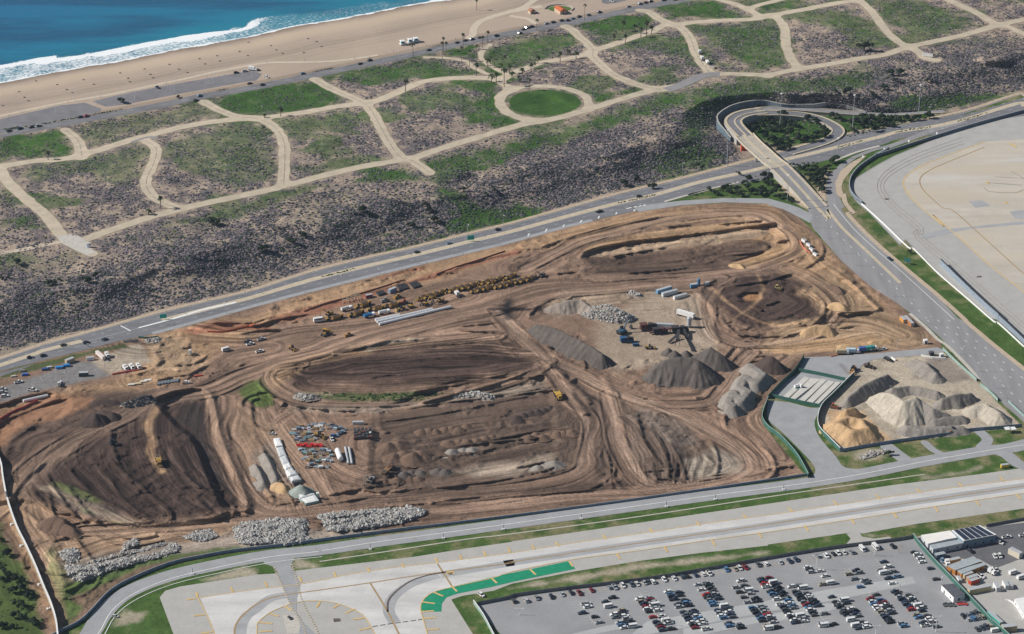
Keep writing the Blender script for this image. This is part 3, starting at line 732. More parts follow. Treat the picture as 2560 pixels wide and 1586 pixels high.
M_WHITE = matte('white_road_paint', (.75, .75, .73), .1, 1.0)
M_CREAM = matte('tan_median_concrete', (.5, .43, .32), .12, .3)
M_YEL = matte('yellow_airfield_paint', (.6, .43, .19), .2, .8)
M_BLACKP = matte('black_airfield_paint', (.11, .09, .08), .2, .8)
M_BROWNP = matte('yellow_line_with_black_edge', (.36, .25, .13), .15, .8)
M_GREENP = asphalt('green_painted_pavement', (.012, .25, .135), .14, scale=.3)

def ribbon(name, P, width, mat, parent=None, dz=.1, n=4, kind='structure', dash=None, z=None, step=None):
    """a painted or paved strip of constant width laid on the ground"""
    P = smooth(P, n)
    if z is None: Q = W(P[:, 0], P[:, 1], dz)
    else: Q = np.stack(unproject(P[:, 0], P[:, 1], z), -1)
    return strip(name, Q, width, mat, parent, dash, kind)
def strip(name, Q, width, mat, parent=None, dash=None, kind='structure'):
    s = np.concatenate([[0], np.cumsum(np.linalg.norm(np.diff(Q[:, :2], axis=0), axis=1))])
    pieces = [(0, s[-1])]
    if dash: pieces = [(a, min(a + dash[0], s[-1])) for a in np.arange(0, s[-1], dash[0] + dash[1])]
    V = []; F = []
    for a, b_ in pieces:
        t = np.concatenate([[a], s[(s > a + .01) & (s < b_ - .01)], [b_]])
        R = np.stack([np.interp(t, s, Q[:, k]) for k in range(3)], 1)
        d = np.gradient(R[:, :2], axis=0); d /= np.maximum(np.linalg.norm(d, axis=1, keepdims=True), 1e-9)
        nrm = np.stack([-d[:, 1], d[:, 0]], 1) * width / 2
        k0 = len(V)
        for r, o_ in zip(R, nrm):
            V += [(r[0] + o_[0], r[1] + o_[1], r[2]), (r[0] - o_[0], r[1] - o_[1], r[2])]
        F += [(k0 + 2 * q, k0 + 2 * q + 1, k0 + 2 * q + 3, k0 + 2 * q + 2) for q in range(len(R) - 1)]
    o = mesh_np(name, np.array(V), np.array(F), mat, parent)
    return tag(o, kind=kind if parent is None else None)
def patch(name, P, mat, dz, parent=None, kind='structure', sm=0, pad=40):
    return sheet(name, poly_sdf(smooth(P, sm) if sm else P, pad), dz, mat, parent, kind=kind)

# ---- coast road, beach car parks and paths
coast = sheet('coast_road', line_sdf(vista, 11.5, 90), .07, M_ROAD)
ribbon('lane_line', vista[(vista[:, 0] > -600) & (vista[:, 0] < 2200)], .35, M_CREAM, coast, .13, 1)
lotA = K('00', '-300,1195 0,1128 560,1000 800,972 960,1030 940,1060 700,1112 400,1170 0,1243 -300,1310')
lotB = cat(K('00', '870,960 1100,905 1500,822 1960,742 2250,692 2390,668'), K('01', '55,700 0,765'), K('00', '2300,778 1900,852 1500,926 1200,986 1000,1010'))
for P in (lotA, lotB): patch('beach_car_park', P, M_BLOT, .06)
M_BPATH = matte('beach_path_concrete', (.55, .47, .37), .08, .3)
for s_, w_ in ((cat(K('00', '-300,1165 0,1098 500,990 760,942 1000,903 1200,862 1500,798 1800,735 2000,688 2400,612'), K('01', '150,592 400,590 700,582 900,562 1150,522')), 4.0), (K('01', '2000,370 2050,330 2060,270 2110,210 2200,170 2300,140 2450,105 2700,60'), 6.5),
               (K('02', '-40,115 100,75 200,10 260,-40'), 6.5), (K('02', '-20,150 60,165 150,180 230,230'), 5)):
    ribbon('beach_path', s_, w_, M_BPATH, None, .14)
patch('beach_path', X(1280, 0, '850,0 850,30 900,38 1000,25 1090,2 1090,-30 850,-30'), M_BLOT, .07)
M_LAWN = matte('lawn_grass', (.085, .15, .03), .3, .3, fine=1.2)
# ---- abandoned neighbourhood streets on the dunes
sheet('dune_streets', road_f + (fbm(G0X, G0Y, 7, 3, 90) - .5) * 2.2 * (road_f < 50), .08, M_OLDC)
ribbon('dune_street_patch', R_GREY, 10.2, M_OGREY, None, .16)
ribbon('dune_street_patch', K('00', '1250,1350 1320,1325 1420,1300 1480,1310'), 5.0, M_OGREY, None, .16)
patch('dune_street_patch', K('10', '535,722 700,700 790,745 900,880 820,905 580,790'), M_PALEC, .14)
ribbon('sandy_track', K('10', '-200,920 0,885 250,840 400,810 570,775'), 5.0, matte('sandy_track_sand', (.5, .42, .33), .12, .3), None, .12)
JL = matte('dark_joint_tar', (.24, .205, .165), .2, .5)
for k_ in (5, 6, 7, 8, 14, 17): ribbon('road_crack', DUNE_ROADS[k_][0] + np.array([1.0, .3]), .45, JL, None, .15, 5, dash=(16, 3))
M_KERB = matte('kerb_concrete', (.6, .54, .44), .1, .4)
# ---- the parkway
park_f = poly_sdf(cat(P_UP, P_LO[::-1]), 60)
park = sheet('parkway', park_f, .05, M_ROAD)
onr = cat(K('12', '1150,445 1300,422 1600,387 2000,362 2419,366'), K('13', '100,392 200,420 300,455 420,520'), K('13', '400,600 300,548 150,470 0,428'), K('12', '2419,415 2000,403 1600,430 1200,492'))
patch('on_ramp', onr, M_SERV, .09)
offr = cat(K('03', '1700,1150 1500,1230 1250,1330 1000,1420'), L('1900,535 1700,590 1550,650 1430,730 1340,820 1305,920 1310,1040 1330,1100 1370,1180'), L('1480,1130 1410,1000 1400,900 1430,810 1500,730 1600,660 1750,600 1900,560'), K('03', '1050,1440 1300,1350 1600,1240 1900,1150'))
patch('off_ramp', offr, M_AVE, .1)
tw = [ -900, 320, 470, 620, 1010, 1280, 1700, 2000, 2300, 3200]
med = lambda dt: np.stack([np.linspace(360, 3200, 240), *[(1 - t) * np.interp(np.linspace(360, 3200, 240), P_UP[:, 0], P_UP[:, 1]) + t * np.interp(np.linspace(360, 3200, 240), P_LO[:, 0], P_LO[:, 1]) for t in [0]]], 1)
MX = np.linspace(-900, 3200, 520)
MT = np.interp(MX, [-900, 0, 340, 620, 900, 1280, 1600, 1840, 2100, 2560, 3200], [.33, .33, .41, .39, .375, .39, .42, .45, .48, .45, .45])
def park_line(t, x0=-900, x1=3200):
    x = np.linspace(x0, x1, int((x1 - x0) / 8) + 2)
    t = np.broadcast_to(t(x) if callable(t) else t, x.shape)
    return np.stack([x, (1 - t) * np.interp(x, P_UP[:, 0], P_UP[:, 1]) + t * np.interp(x, P_LO[:, 0], P_LO[:, 1])], 1)
mid_t = lambda x: np.interp(x, MX, MT)
for a, b_, w_ in ((-900, 205, 4.5), (405, 3200, 5.0)):
    strip('median', W(*park_line(mid_t, a, b_).T, .14), w_, M_CREAM)
strip('parkway_verge', W(*(park_line(0.0, -900, 3200) - np.array([0, 4.0])).T, .1), 3.6, matte('verge_dirt', (.45, .36, .265), .15, .3))
for fr, dash in ((.5, (3, 9)), (.04, None)):
    strip('lane_line', W(*park_line(lambda x: mid_t(x) * fr, -600, 2900).T, .12), .22, M_WHITE, park, dash)
    strip('lane_line', W(*park_line(lambda x: mid_t(x) + .08 + (1 - mid_t(x) - .08) * (fr * .75 + .02), -600, 2900).T, .12), .22, M_WHITE, park, dash)
strip('shoulder', W(*park_line(lambda x: .96 + 0 * x, 380, 1480).T, .07), 4.2, M_SERV, park)
ribbon('turn_lane_line', K('10', '1640,1500 1900,1420 2230,1345'), 2.2, M_WHITE, park, .2, 3)
ribbon('turn_lane_line', cat(K('20', '1310,75 1500,25'), K('10', '1640,1500')), 1.6, M_WHITE, park, .2, 2)
ribbon('stop_line', K('20', '1140,55 1235,105'), .9, M_WHITE, park, .2, 1)
for s_ in ('150,720 165,695', '315,680 330,652', '482,635 495,612', '645,595 660,570', '815,555 825,532', '980,515 992,497', '1150,485 1165,468'):
    ribbon('merge_mark', K('12', s_), 1.0, M_WHITE, park, .2, 1)
for s_ in ('1080,462 1130,450', '1150,448 1180,440', '1200,440 1225,432', '1240,435 1262,422'): ribbon('merge_mark', K('12', s_), 1.2, M_WHITE, park, .2, 1)
for s_ in ('2350,445 2352,418', '2085,515 2088,490', '1853,590 1856,568', '1650,660 1655,640'): ribbon('merge_mark', L(s_), 1.0, M_WHITE, park, .2, 1)
ribbon('gore_strip', L('1380,690 1600,605 1810,548'), 2.6, M_PALEC, None, .22)
ribbon('gore_strip', K('12', '1440,395 1650,335 1850,282'), 2.4, M_PALEC, None, .22)
ribbon('gore_strip', L('0,1012 170,962 420,905 480,890'), 2.0, M_PALEC, None, .22)

# ---- the avenue
ave = cat(L('690,745 820,760 960,920 1140,1160'), K('13', '380,480 420,640 700,960 960,1190 1200,1340 1400,1490'), K('23', '1440,0 1640,180 1990,560 2160,740 2419,970 2800,1330'), K('23', '2900,860 2419,480 2100,230 1830,0'), K('13', '1800,1500 1600,1290 1300,1040 1000,780 760,560 640,400'),
          L('1400,1000 1330,1095 1200,980 1000,730 900,640'))
avef = poly_sdf(ave)
ave_o = sheet('avenue', avef, .07, M_AVE)
ribbon('avenue_median', cat(L('860,750 1100,1000 1330,1240'), K('13', '560,470 700,640 900,830 1100,1020 1250,1165')), 2.6, M_CREAM, ave_o, .2)
for s_, ds in ((K('13', '500,500 640,680 900,930 1160,1160 1500,1500'), (3, 9)), (K('13', '620,420 800,640 1000,830 1300,1090 1760,1510'), None), (K('23', '1500,0 1900,330 2419,800'), (3, 8)), (K('23', '1600,0 2000,300 2419,650'), (3, 8)), (K('23', '1700,0 2100,300 2419,560'), (3, 8))):
    ribbon('lane_line', s_, .4, M_WHITE, ave_o, .2, 4, dash=ds)
M_WALK = matte('sandy_pavement', (.47, .38, .285), .12, .3)
ribbon('sidewalk', cat(L('1470,1000 1490,1090 1560,1180'), K('13', '760,520 1000,765 1300,1025 1600,1275 1840,1490'), K('23', '1900,40 2150,250 2419,462 2900,840')), 3.6, M_WALK, None, .22)
patch('sidewalk', L('1400,1000 1390,900 1440,790 1530,715 1650,650 1690,640 1560,760 1470,870 1450,940 1475,1030 1440,1040'), M_WALK, .16)
ribbon('sidewalk', K('23', '1340,-60 1480,60 1600,180 1700,250 1880,430 1990,560'), 2.6, M_PALEC, None, .2)

# ---- service road, side access, airfield pavements
serv_f = line_sdf(smooth(cat([(140, 1900), (185, 1640)], D('212,1517 251,1456 306,1412 400,1375 520,1347 640,1325 760,1312 900,1292 1100,1265 1300,1237 1500,1209 1700,1181 1900,1155 2050,1131 2200,1101 2350,1075 2441,1061'), [(2900, 1020)])), 11.5, 90)
acc = K('23', '0,760 0,940 130,1060 300,1230 440,1390 420,1480 330,1512 900,1470 1050,1420 740,1400 640,1290 480,1100 440,960 500,840 400,830 200,780')
serv_f = np.minimum(serv_f, poly_sdf(smooth(acc, 3)))
for s_, w_ in (('1130,1200 1220,1270 1330,1350', 9), ('1480,1160 1560,1230 1640,1270', 5), ('2000,1060 2060,1110 2070,1150 2020,1200', 7), ('2140,1230 2260,1280 2360,1360 2480,1400', 9)): serv_f = np.minimum(serv_f, line_sdf(smooth(K('23', s_)), w_))
serv_f = np.minimum(serv_f, poly_sdf(smooth(K('31', '60,790 330,770 360,810 330,870 400,1000 420,1060 380,1300 560,1512 640,1600 400,1600 420,1420 330,1240 250,1060 200,920 150,870 80,850'), 2)))
serv = sheet('service_road', serv_f, .128, M_SERV)
sl = cat([(170, 1650)], D('230,1517 266,1458 318,1417 405,1381 522,1353 642,1329 760,1316'))
ribbon('edge_line', sl - np.array([0, 1.0]), .5, M_WHITE, serv, .22)
ribbon('edge_line', cat(D('768,1313 900,1292 1100,1265 1300,1237 1500,1209 1700,1181 1900,1155 2050,1131 2200,1101 2350,1075 2441,1061')), .5, M_WHITE, serv, .22)
ribbon('edge_line', sl + np.array([8.5, 12]), .4, M_WHITE, serv, .22)
road2 = patch('site_entrance_road', K('23', '345,355 600,345 1100,310 1600,260 1690,300 1500,330 1000,375 900,420 800,520 720,570 280,490'), M_SERV, .1)
patch('concrete_apron', K('23', '10,725 130,600 330,482 735,580 620,700 510,830 250,780'), M_SERV, .1)
patch('site_entrance_patch', K('23', '665,420 700,410 780,510 740,520'), M_OGREY, .15)

taxi_out = cat(K('30', '1640,1600 1640,1512 1560,1300 1510,1165 1560,1102 1700,1062 2419,950'), K('31', '200,938 430,905 900,850 1500,780 2000,700 2419,640'), K('32', '0,635 800,520 1600,400 2419,280'), K('33', '600,190 1200,100 2000,0 2419,-60 2900,-130'),
               K('33', '2900,270 2419,325 1400,470 900,560 760,555 0,665'), K('32', '2419,675 1800,742 1200,820 600,918 0,1035'), K('31', '2340,1065 2250,1100 1950,1150 1845,1185 2050,1512 2110,1620'))
shoul = patch('taxiway_shoulder', taxi_out, M_SHOULD, .05)
lane_out = cat(K('30', '1890,1165 2419,1085'), K('31', '0,1085 430,1035 900,940 1300,880 1700,835 2419,740'), K('32', '0,740 600,645 1200,560 2000,440 2419,385'), K('33', '0,385 800,265 1600,145 2419,40 2900,-30'), K('33', '2900,115 2419,178 1600,300 800,425 0,545'),
               K('32', '2419,545 1800,630 1200,720 600,800 0,920'), K('31', '2419,928 2250,975 1900,1055 1700,1105 1600,1165 1555,1250 1580,1370 1620,1512 1650,1640'), K('30', '2080,1640 2030,1512'))
lane_f = poly_sdf(lane_out)
isl = smooth(K('31', '10,1660 10,1440 30,1390 130,1308 290,1238 460,1198 620,1198 760,1218 900,1268 1010,1330 1080,1430 1140,1540 1200,1660'), 3)
lane_f = np.maximum(lane_f, -poly_sdf(isl))
taxi = sheet('taxiway', lane_f, .1, M_TAXI)
gp_ = patch('green_painted_shoulder', smooth(cat(K('31', '1555,1300 1560,1225 1600,1165 1700,1108 1900,1052 2220,978 2419,932'), K('32', '0,935 540,822 600,895 0,1020'), K('31', '2419,1020 2200,1072 1900,1130 1800,1165 1755,1225 1752,1300')), 1), M_GREENP, .11)
M_RUB = asphalt('tyre_darkened_concrete', (.36, .365, .375), .12, ((.4, 1.4, 1), math.radians(-17)))
ribbon('tyre_darkened_strip', cat(K('31', '1750,950 2419,838'), K('32', '0,835 1200,655 2419,480'), K('33', '1200,290 2419,110 2800,50')), 6.5, M_RUB, None, .115)
ribbon('tyre_darkened_strip', K('31', '1310,1400 1255,1300 1270,1210 1340,1120 1480,1030 1720,950'), 6.5, M_RUB, None, .118)
ribbon('tyre_darkened_strip', cat(K('30', '2270,1560 2280,1430 2330,1340 2419,1275'), K('31', '130,1175 300,1140')), 6.5, M_RUB, None, .118)
cl = cat(K('31', '300,1135 700,1080 1080,1025 1600,945 2419,838'), K('32', '0,828 1200,650 2419,472'), K('33', '800,350 1600,230 2419,110 2800,55'))
for P, w_, mt in ((cl, .9, M_BROWNP), (cat(K('30', '2215,1560 2220,1450 2260,1370 2340,1290 2419,1230'), K('31', '130,1170 300,1135')), 1.0, M_BROWNP), (K('31', '1245,1300 1250,1200 1320,1110 1460,1010 1620,955 1800,925'), 1.1, M_BLACKP), (K('31', '1080,1030 1240,1290 1360,1530'), 1.0, M_BROWNP),
                  (K('31', '1715,845 1850,1055'), 1.0, M_BROWNP), (K('31', '1100,1440 1290,1410 1570,1372'), .8, M_BLACKP)):
    ribbon('taxiway_line', P, w_, mt, taxi, .16, 4, dash=(3, 1.2) if (mt is M_BLACKP and len(P) == 3) else None)
for P in (cat(K('30', '1890,1165 2419,1085'), K('31', '430,1035 900,940 1300,880 1700,835 2419,740'), K('32', '600,645 1200,560 2000,440 2419,385'), K('33', '800,265 1600,145 2419,40 2800,-15')),
          cat(K('33', '2800,128 2419,178 1600,300 800,425 0,545'), K('32', '1800,630 1200,720 600,800 0,920'), K('31', '2250,975 1900,1055 1700,1105 1600,1165 1555,1250 1580,1370 1620,1512 1640,1600')),
          K('31', '10,1640 10,1440 30,1390 130,1308 290,1238 460,1198 620,1198 760,1218 900,1268 1010,1330 1080,1430 1140,1540'), K('30', '1750,1020 1870,1165 1960,1340 2040,1540')[1:]):
    ribbon('taxiway_edge_line', P, .55, M_YEL, taxi, .18)
for rc, s_ in (('31', '85,1018 105,1062|410,968 430,1018|735,925 757,972|1055,880 1072,925|1378,840 1400,880|1697,790 1715,835|1925,760 1945,802|2152,728 2172,770|2382,692 2402,738|275,1245 335,1288|130,1318 215,1342|30,1398 155,1412|30,1488 155,1480|605,1205 575,1258|790,1225 730,1265|940,1272 845,1310|1030,1355 915,1370|1095,1448 975,1472|1845,1055 1900,1108|1680,1115 1770,1152|1570,1205 1690,1222|1560,1298 1678,1290|1570,1362 1700,1355|1610,1470 1730,1462|2225,980 2275,1028'),
               ('32', '188,668 212,712|412,640 445,680|858,572 890,612|1300,510 1335,550|1738,445 1775,485|2182,378 2218,415|168,895 225,950|540,822 575,872|988,748 1022,802|1438,682 1470,735|1885,618 1920,672|2325,548 2360,598'),
               ('33', '190,315 235,355|615,250 660,292|1018,192 1060,235|1405,135 1445,175|1798,78 1835,118|2188,22 2225,60|345,485 382,535|780,420 818,468|1182,360 1220,412|1575,305 1610,355|1962,250 2000,292|2352,190 2390,235'),
               ('30', '1855,1115 1868,1165|1760,1185 1850,1170|1830,1338 1935,1325|1900,1500 2010,1488|2180,1068 2200,1110')):
    for q in s_.split('|'): ribbon('shoulder_stripe', K(rc, q), 1.2, M_YEL, taxi, .2, 1)
patch('taxiway_sign_marking', K('31', '1795,925 1865,915 1878,945 1812,955'), M_YEL, .2, taxi)
for s_ in ('1815,942 1818,930', '1830,940 1838,928', '1848,936 1852,926', '1826,946 1858,940'): ribbon('taxiway_sign_character', K('31', s_), .7, M_BLACKP, taxi, .26, 1)
for s_ in ('170,880 250,1060 330,1240 430,1400 480,1540', '340,850 400,1060 440,1210 560,1440 600,1540'): ribbon('crossing_edge_dashes', K('31', s_), 1.0, M_CREAM, serv, .26, 4, dash=(1.2, 1.2))
patch('concrete_pad', K('31', '250,1330 400,1340 430,1500 300,1512 270,1420'), M_PALEC, .09)
for i_, s_ in enumerate(('730,1365 795,1365 800,1390 735,1400',)): patch('surface_marking', K('31', s_), M_BLACKP, .16, taxi)
# ---- the broad apron, top right
ap_out = cat(L('2900,300 2419,440 2150,560 1950,640 1800,720 1650,810 1560,870 1530,930 1535,1000 1600,1090 1720,1190 1850,1330 2000,1490'), K('13', '1300,760 1600,1080 1900,1330 2100,1500'), K('23', '2160,0 2419,225 2800,570'), [(3300, 1000), (3300, 190)])
ap = patch('apron_shoulder', ap_out, M_APSH, .06)
ap_in = smooth(cat(L('2800,510 2419,650 2200,740 2090,810 2040,870 2040,930 2090,1020 2200,1130 2419,1310'), K('13', '1560,520 1800,730 2100,1000 2419,1250 2800,1560')), 3)
ap2 = patch('apron', cat(ap_in, [(3300, 1100), (3300, 300)]), M_APRON, .1)
for P, w_, mt in ((ap_in, .9, M_YEL), (cat(L('2800,560 2419,715 2300,770 2210,830 2190,890 2220,960 2320,1060 2419,1140'), K('13', '1750,480 2000,700 2419,1080 2700,1330')), .8, M_BROWNP)):
    ribbon('apron_line', P, w_, mt, ap2, .17)
tail = K('13', '1400,560 1900,1000 2419,1450')
for off_ in (38, 46, 54):
    q = smooth(cat(L('2600,500 2419,560 2150,660 1960,760 1850,850 1820,940 1870,1040 1990,1160 2200,1340'), K('13', '1420,720 1800,1050 2419,1590')), 4)
    d_ = np.gradient(q, axis=0); d_ /= np.linalg.norm(d_, axis=1, keepdims=True)
    ribbon('pavement_joint', q + np.stack([d_[:, 1], -d_[:, 0]], 1) * (off_ - 46), .3, JL, ap, .14, 1)
for s_ in ('2080,215 2400,240', '2140,160 2419,175', '2040,260 2100,300 2330,310 2419,280', '2300,110 2419,175'): ribbon('apron_line', K('13', s_), .35, M_BLACKP, ap2, .2, 3)
patch('apron_grid', K('13', '1895,395 2020,382 2105,435 1960,455'), M_RUB, .13, ap2)
patch('apron_stain', K('13', '1440,740 1480,700 1700,655 2419,580 2419,610 1900,655 1500,745'), M_RUB, .12, ap2)
patch('apron_stain', K('13', '2280,490 2419,470 2419,560 2340,560'), M_RUB, .12, ap2)
for s_ in ('2060,205 2085,200 2090,230 2065,230', '2225,400 2260,395 2270,412 2235,418'): patch('apron_marking', K('13', s_), M_YEL, .2, ap2)
for s_ in ('1100,368 1145,364 1148,376 1102,380', '1970,1102 2018,1096 2020,1110 1972,1114'): patch('apron_stain', K('13', s_), M_BLACKP, .14, ap)
patch('apron_stain', K('03', '2265,1355 2300,1360 2355,1385 2340,1400'), M_YEL, .2, ap2)
# ---- car park bottom right, and the depot beyond the green fence
LOT = cat(K('31', '2085,1240 2419,1175'), K('32', '0,1165 400,1110 1280,1005 2000,885 2419,810'), K('33', '0,800 600,715 1200,640 1375,605 1500,760 1700,960 1850,1120 1920,1200 2240,1512 2480,1750'), K('31', '2600,1750'), K('31', '2310,1512'))
lot = patch('car_park', LOT, M_LOT, .06)
DEPOT = K('33', '1375,605 1450,580 2000,500 2419,445 2800,390 2900,1700 2450,1700 2240,1512 1920,1200 1700,960 1500,760')
patch('depot_yard', DEPOT, M_SHOULD, .064)
patch('depot_asphalt', K('33', '1850,680 2080,500 2419,460 2700,420 2700,700 2419,790 2150,890 1990,800 1700,800 1600,830 1500,700'), M_DLOT, .1)
M_LPAD = asphalt('pale_concrete_lane', (.4, .41, .41), .09, scale=.05)
patch('concrete_lane', cat(K('32', '1130,1512 1280,1390 1700,1320 2419,1195'), K('33', '600,1085 1360,965 1400,1030 700,1180 0,1300'), K('32', '1800,1420 1300,1512')), M_LPAD, .09)
patch('concrete_lane', K('33', '-800,1560 0,1385 100,1390 600,1290 700,1240 560,1220 100,1310 -800,1460'), M_LPAD, .092)
patch('concrete_lane', cat(K('32', '560,1512 900,1430 1100,1400 1130,1440 700,1530')), M_LPAD, .092)
patch('asphalt_patch', K('33', '1200,680 1270,670 1325,740 1240,755'), M_OGREY, .1)
ribbon('drain_strip', cat(K('31', '600,825 1300,720 2000,612 2419,563'), K('32', '1200,400 2419,214'), K('33', '800,98 1480,0')), .9, M_PALEC, None, .1)
patch('service_path', K('33', '740,562 860,548 890,590 1000,610 1150,590 1180,625 900,668 690,690 740,660 782,610'), M_SHOULD, .08)
# ------------------------------------------------------------------ solids: boxes, walls, prisms collected into one mesh
class MB:
    def __init__(s): s.V = []; s.F = []; s.I = []
    def quad(s, a, b, c, d, mi=0):
        k = len(s.V); s.V += [a, b, c, d]; s.F.append((k, k + 1, k + 2, k + 3)); s.I.append(mi)
    def poly(s, P, mi=0):
        k = len(s.V); s.V += list(P); s.F.append(tuple(range(k, k + len(P)))); s.I.append(mi); return s
    def hexa(s, B, T, mi=0):
        """bottom and top rings of the same length, counter-clockwise"""
        k = len(s.V); n = len(B); s.V += list(B) + list(T)
        s.F.append(tuple(range(k + n - 1, k - 1, -1))); s.F.append(tuple(range(k + n, k + 2 * n)))
        for i in range(n):
            j = (i + 1) % n
            s.F.append((k + i, k + j, k + n + j, k + n + i))
        s.I += [mi] * (n + 2)
        return s
    def box(s, x0, x1, y0, y1, z0, z1, mi=0, tx=0, ty=0, sx=0):
        """tx/ty: how far the top is drawn in; sx: how far the top slides along x"""
        return s.hexa([(x0, y0, z0), (x1, y0, z0), (x1, y1, z0), (x0, y1, z0)], [(x0 + tx + sx, y0 + ty, z1), (x1 - tx + sx, y0 + ty, z1), (x1 - tx + sx, y1 - ty, z1), (x0 + tx + sx, y1 - ty, z1)], mi)
    def cyl(s, c, r, h, n=10, axis='z', mi=0, r2=None):
        r2 = r if r2 is None else r2
        B = []; T = []
        for i in range(n):
            a = 2 * math.pi * i / n; u, v = math.cos(a), math.sin(a)
            if axis == 'z': B.append((c[0] + r * u, c[1] + r * v, c[2])); T.append((c[0] + r2 * u, c[1] + r2 * v, c[2] + h))
            elif axis == 'y': B.append((c[0] + r * v, c[1], c[2] + r * u)); T.append((c[0] + r2 * v, c[1] + h, c[2] + r2 * u))
            else: B.append((c[0], c[1] + r * u, c[2] + r * v)); T.append((c[0] + h, c[1] + r2 * u, c[2] + r2 * v))
        return s.hexa(B, T, mi)
    def tube(s, a, b, r, n=6, mi=0, r2=None):
        a = Vector(a); b = Vector(b); d = (b - a).normalized(); u = d.orthogonal().normalized(); v = d.cross(u); r2 = r if r2 is None else r2
        cs = [(math.cos(2 * math.pi * i / n), math.sin(2 * math.pi * i / n)) for i in range(n)]
        return s.hexa([tuple(a + u * c * r + v * q * r) for c, q in cs], [tuple(b + u * c * r2 + v * q * r2) for c, q in cs], mi)
    def data(s, name, mats):
        me = bpy.data.meshes.new(name)
        me.from_pydata(s.V, [], s.F)
        for m in mats: me.materials.append(m)
        me.polygons.foreach_set('material_index', s.I)
        me.update()
        return me
    def build(s, name, mats, parent=None, loc=None, rz=0):
        o = bpy.data.objects.new(name, s.data(name, mats if isinstance(mats, list) else [mats]))
        if loc is not None: o.location = loc
        o.rotation_euler[2] = rz
        return link(o, parent)
def empty(name, loc=(0, 0, 0), rz=0):
    o = bpy.data.objects.new(name, None); o.empty_display_size = 1
    o.location = loc; o.rotation_euler[2] = rz
    return link(o)
def wall_mb(Q, th, z0, z1, mb=None, mi=0):
    """a wall along the plan line Q (n,2); z0, z1 may be arrays"""
    mb = mb or MB(); Q = np.asarray(Q, float); n = len(Q)
    z0 = np.broadcast_to(z0, n); z1 = np.broadcast_to(z1, n)
    d = np.gradient(Q[:, :2], axis=0); d /= np.maximum(np.linalg.norm(d, axis=1, keepdims=True), 1e-9)
    nr = np.stack([-d[:, 1], d[:, 0]], 1) * th / 2
    A = Q[:, :2] + nr; B = Q[:, :2] - nr
    for i in range(n - 1):
        mb.hexa([(*A[i], z0[i]), (*B[i], z0[i]), (*B[i + 1], z0[i + 1]), (*A[i + 1], z0[i + 1])], [(*A[i], z1[i]), (*B[i], z1[i]), (*B[i + 1], z1[i + 1]), (*A[i + 1], z1[i + 1])], mi)
    return mb
M_CONC = matte('grey_concrete', (.4, .385, .36), .12, .2, fine=.9)
M_CONCL = matte('weathered_wall_concrete', (.36, .36, .35), .14, .12, fine=.8)
M_STEEL = matte('galvanised_steel', (.42, .44, .46), .1, 1.0, rough=.45, spec=.5)
M_DSTEEL = matte('dark_steel', (.06, .06, .065), .2, .8, rough=.5)
M_ORANGE = matte('orange_sheeting', (.75, .11, .02), .12, .6)
M_RUST = matte('rust_red_fence_fabric', (.36, .13, .08), .25, .5)
M_WHITEP = matte('white_painted_metal', (.78, .78, .77), .06, .4, rough=.5, spec=.4)
M_GSCREEN = matte('green_screen_fabric', (.05, .135, .11), .2, .3)
M_BSCREEN = matte('blue_grey_screen_fabric', (.2, .26, .35), .2, .25)
M_LSCREEN = matte('pale_green_screen_fabric', (.26, .36, .33), .15, .3)

# ---- retaining wall round the loop
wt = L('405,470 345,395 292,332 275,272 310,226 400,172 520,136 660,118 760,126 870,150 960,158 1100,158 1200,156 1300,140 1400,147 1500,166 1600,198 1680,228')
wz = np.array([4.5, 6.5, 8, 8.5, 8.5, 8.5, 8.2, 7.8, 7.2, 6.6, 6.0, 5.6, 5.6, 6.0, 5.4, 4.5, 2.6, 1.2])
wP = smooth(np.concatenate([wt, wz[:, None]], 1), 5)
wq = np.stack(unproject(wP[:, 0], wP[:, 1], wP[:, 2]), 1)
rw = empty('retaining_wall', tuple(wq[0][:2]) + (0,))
def rel(o): o.matrix_parent_inverse = o.parent.matrix_basis.inverted(); return o
rel(wall_mb(wq[:53], .7, -.6, wq[:53, 2]).build('wall_face', matte('shade_tinted_wall_concrete', (.12, .165, .2), .2, .15, fine=.8), rw))  # left stretch faces away from the sun; its shade is tinted into the concrete
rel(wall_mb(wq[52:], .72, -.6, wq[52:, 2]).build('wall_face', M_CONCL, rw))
rel(wall_mb(wq, 1.0, wq[:, 2] + .003, wq[:, 2] + .35).build('coping', M_CONC, rw))
tag(rw, 'tall curved grey concrete retaining wall behind the loop ramp', 'retaining wall')

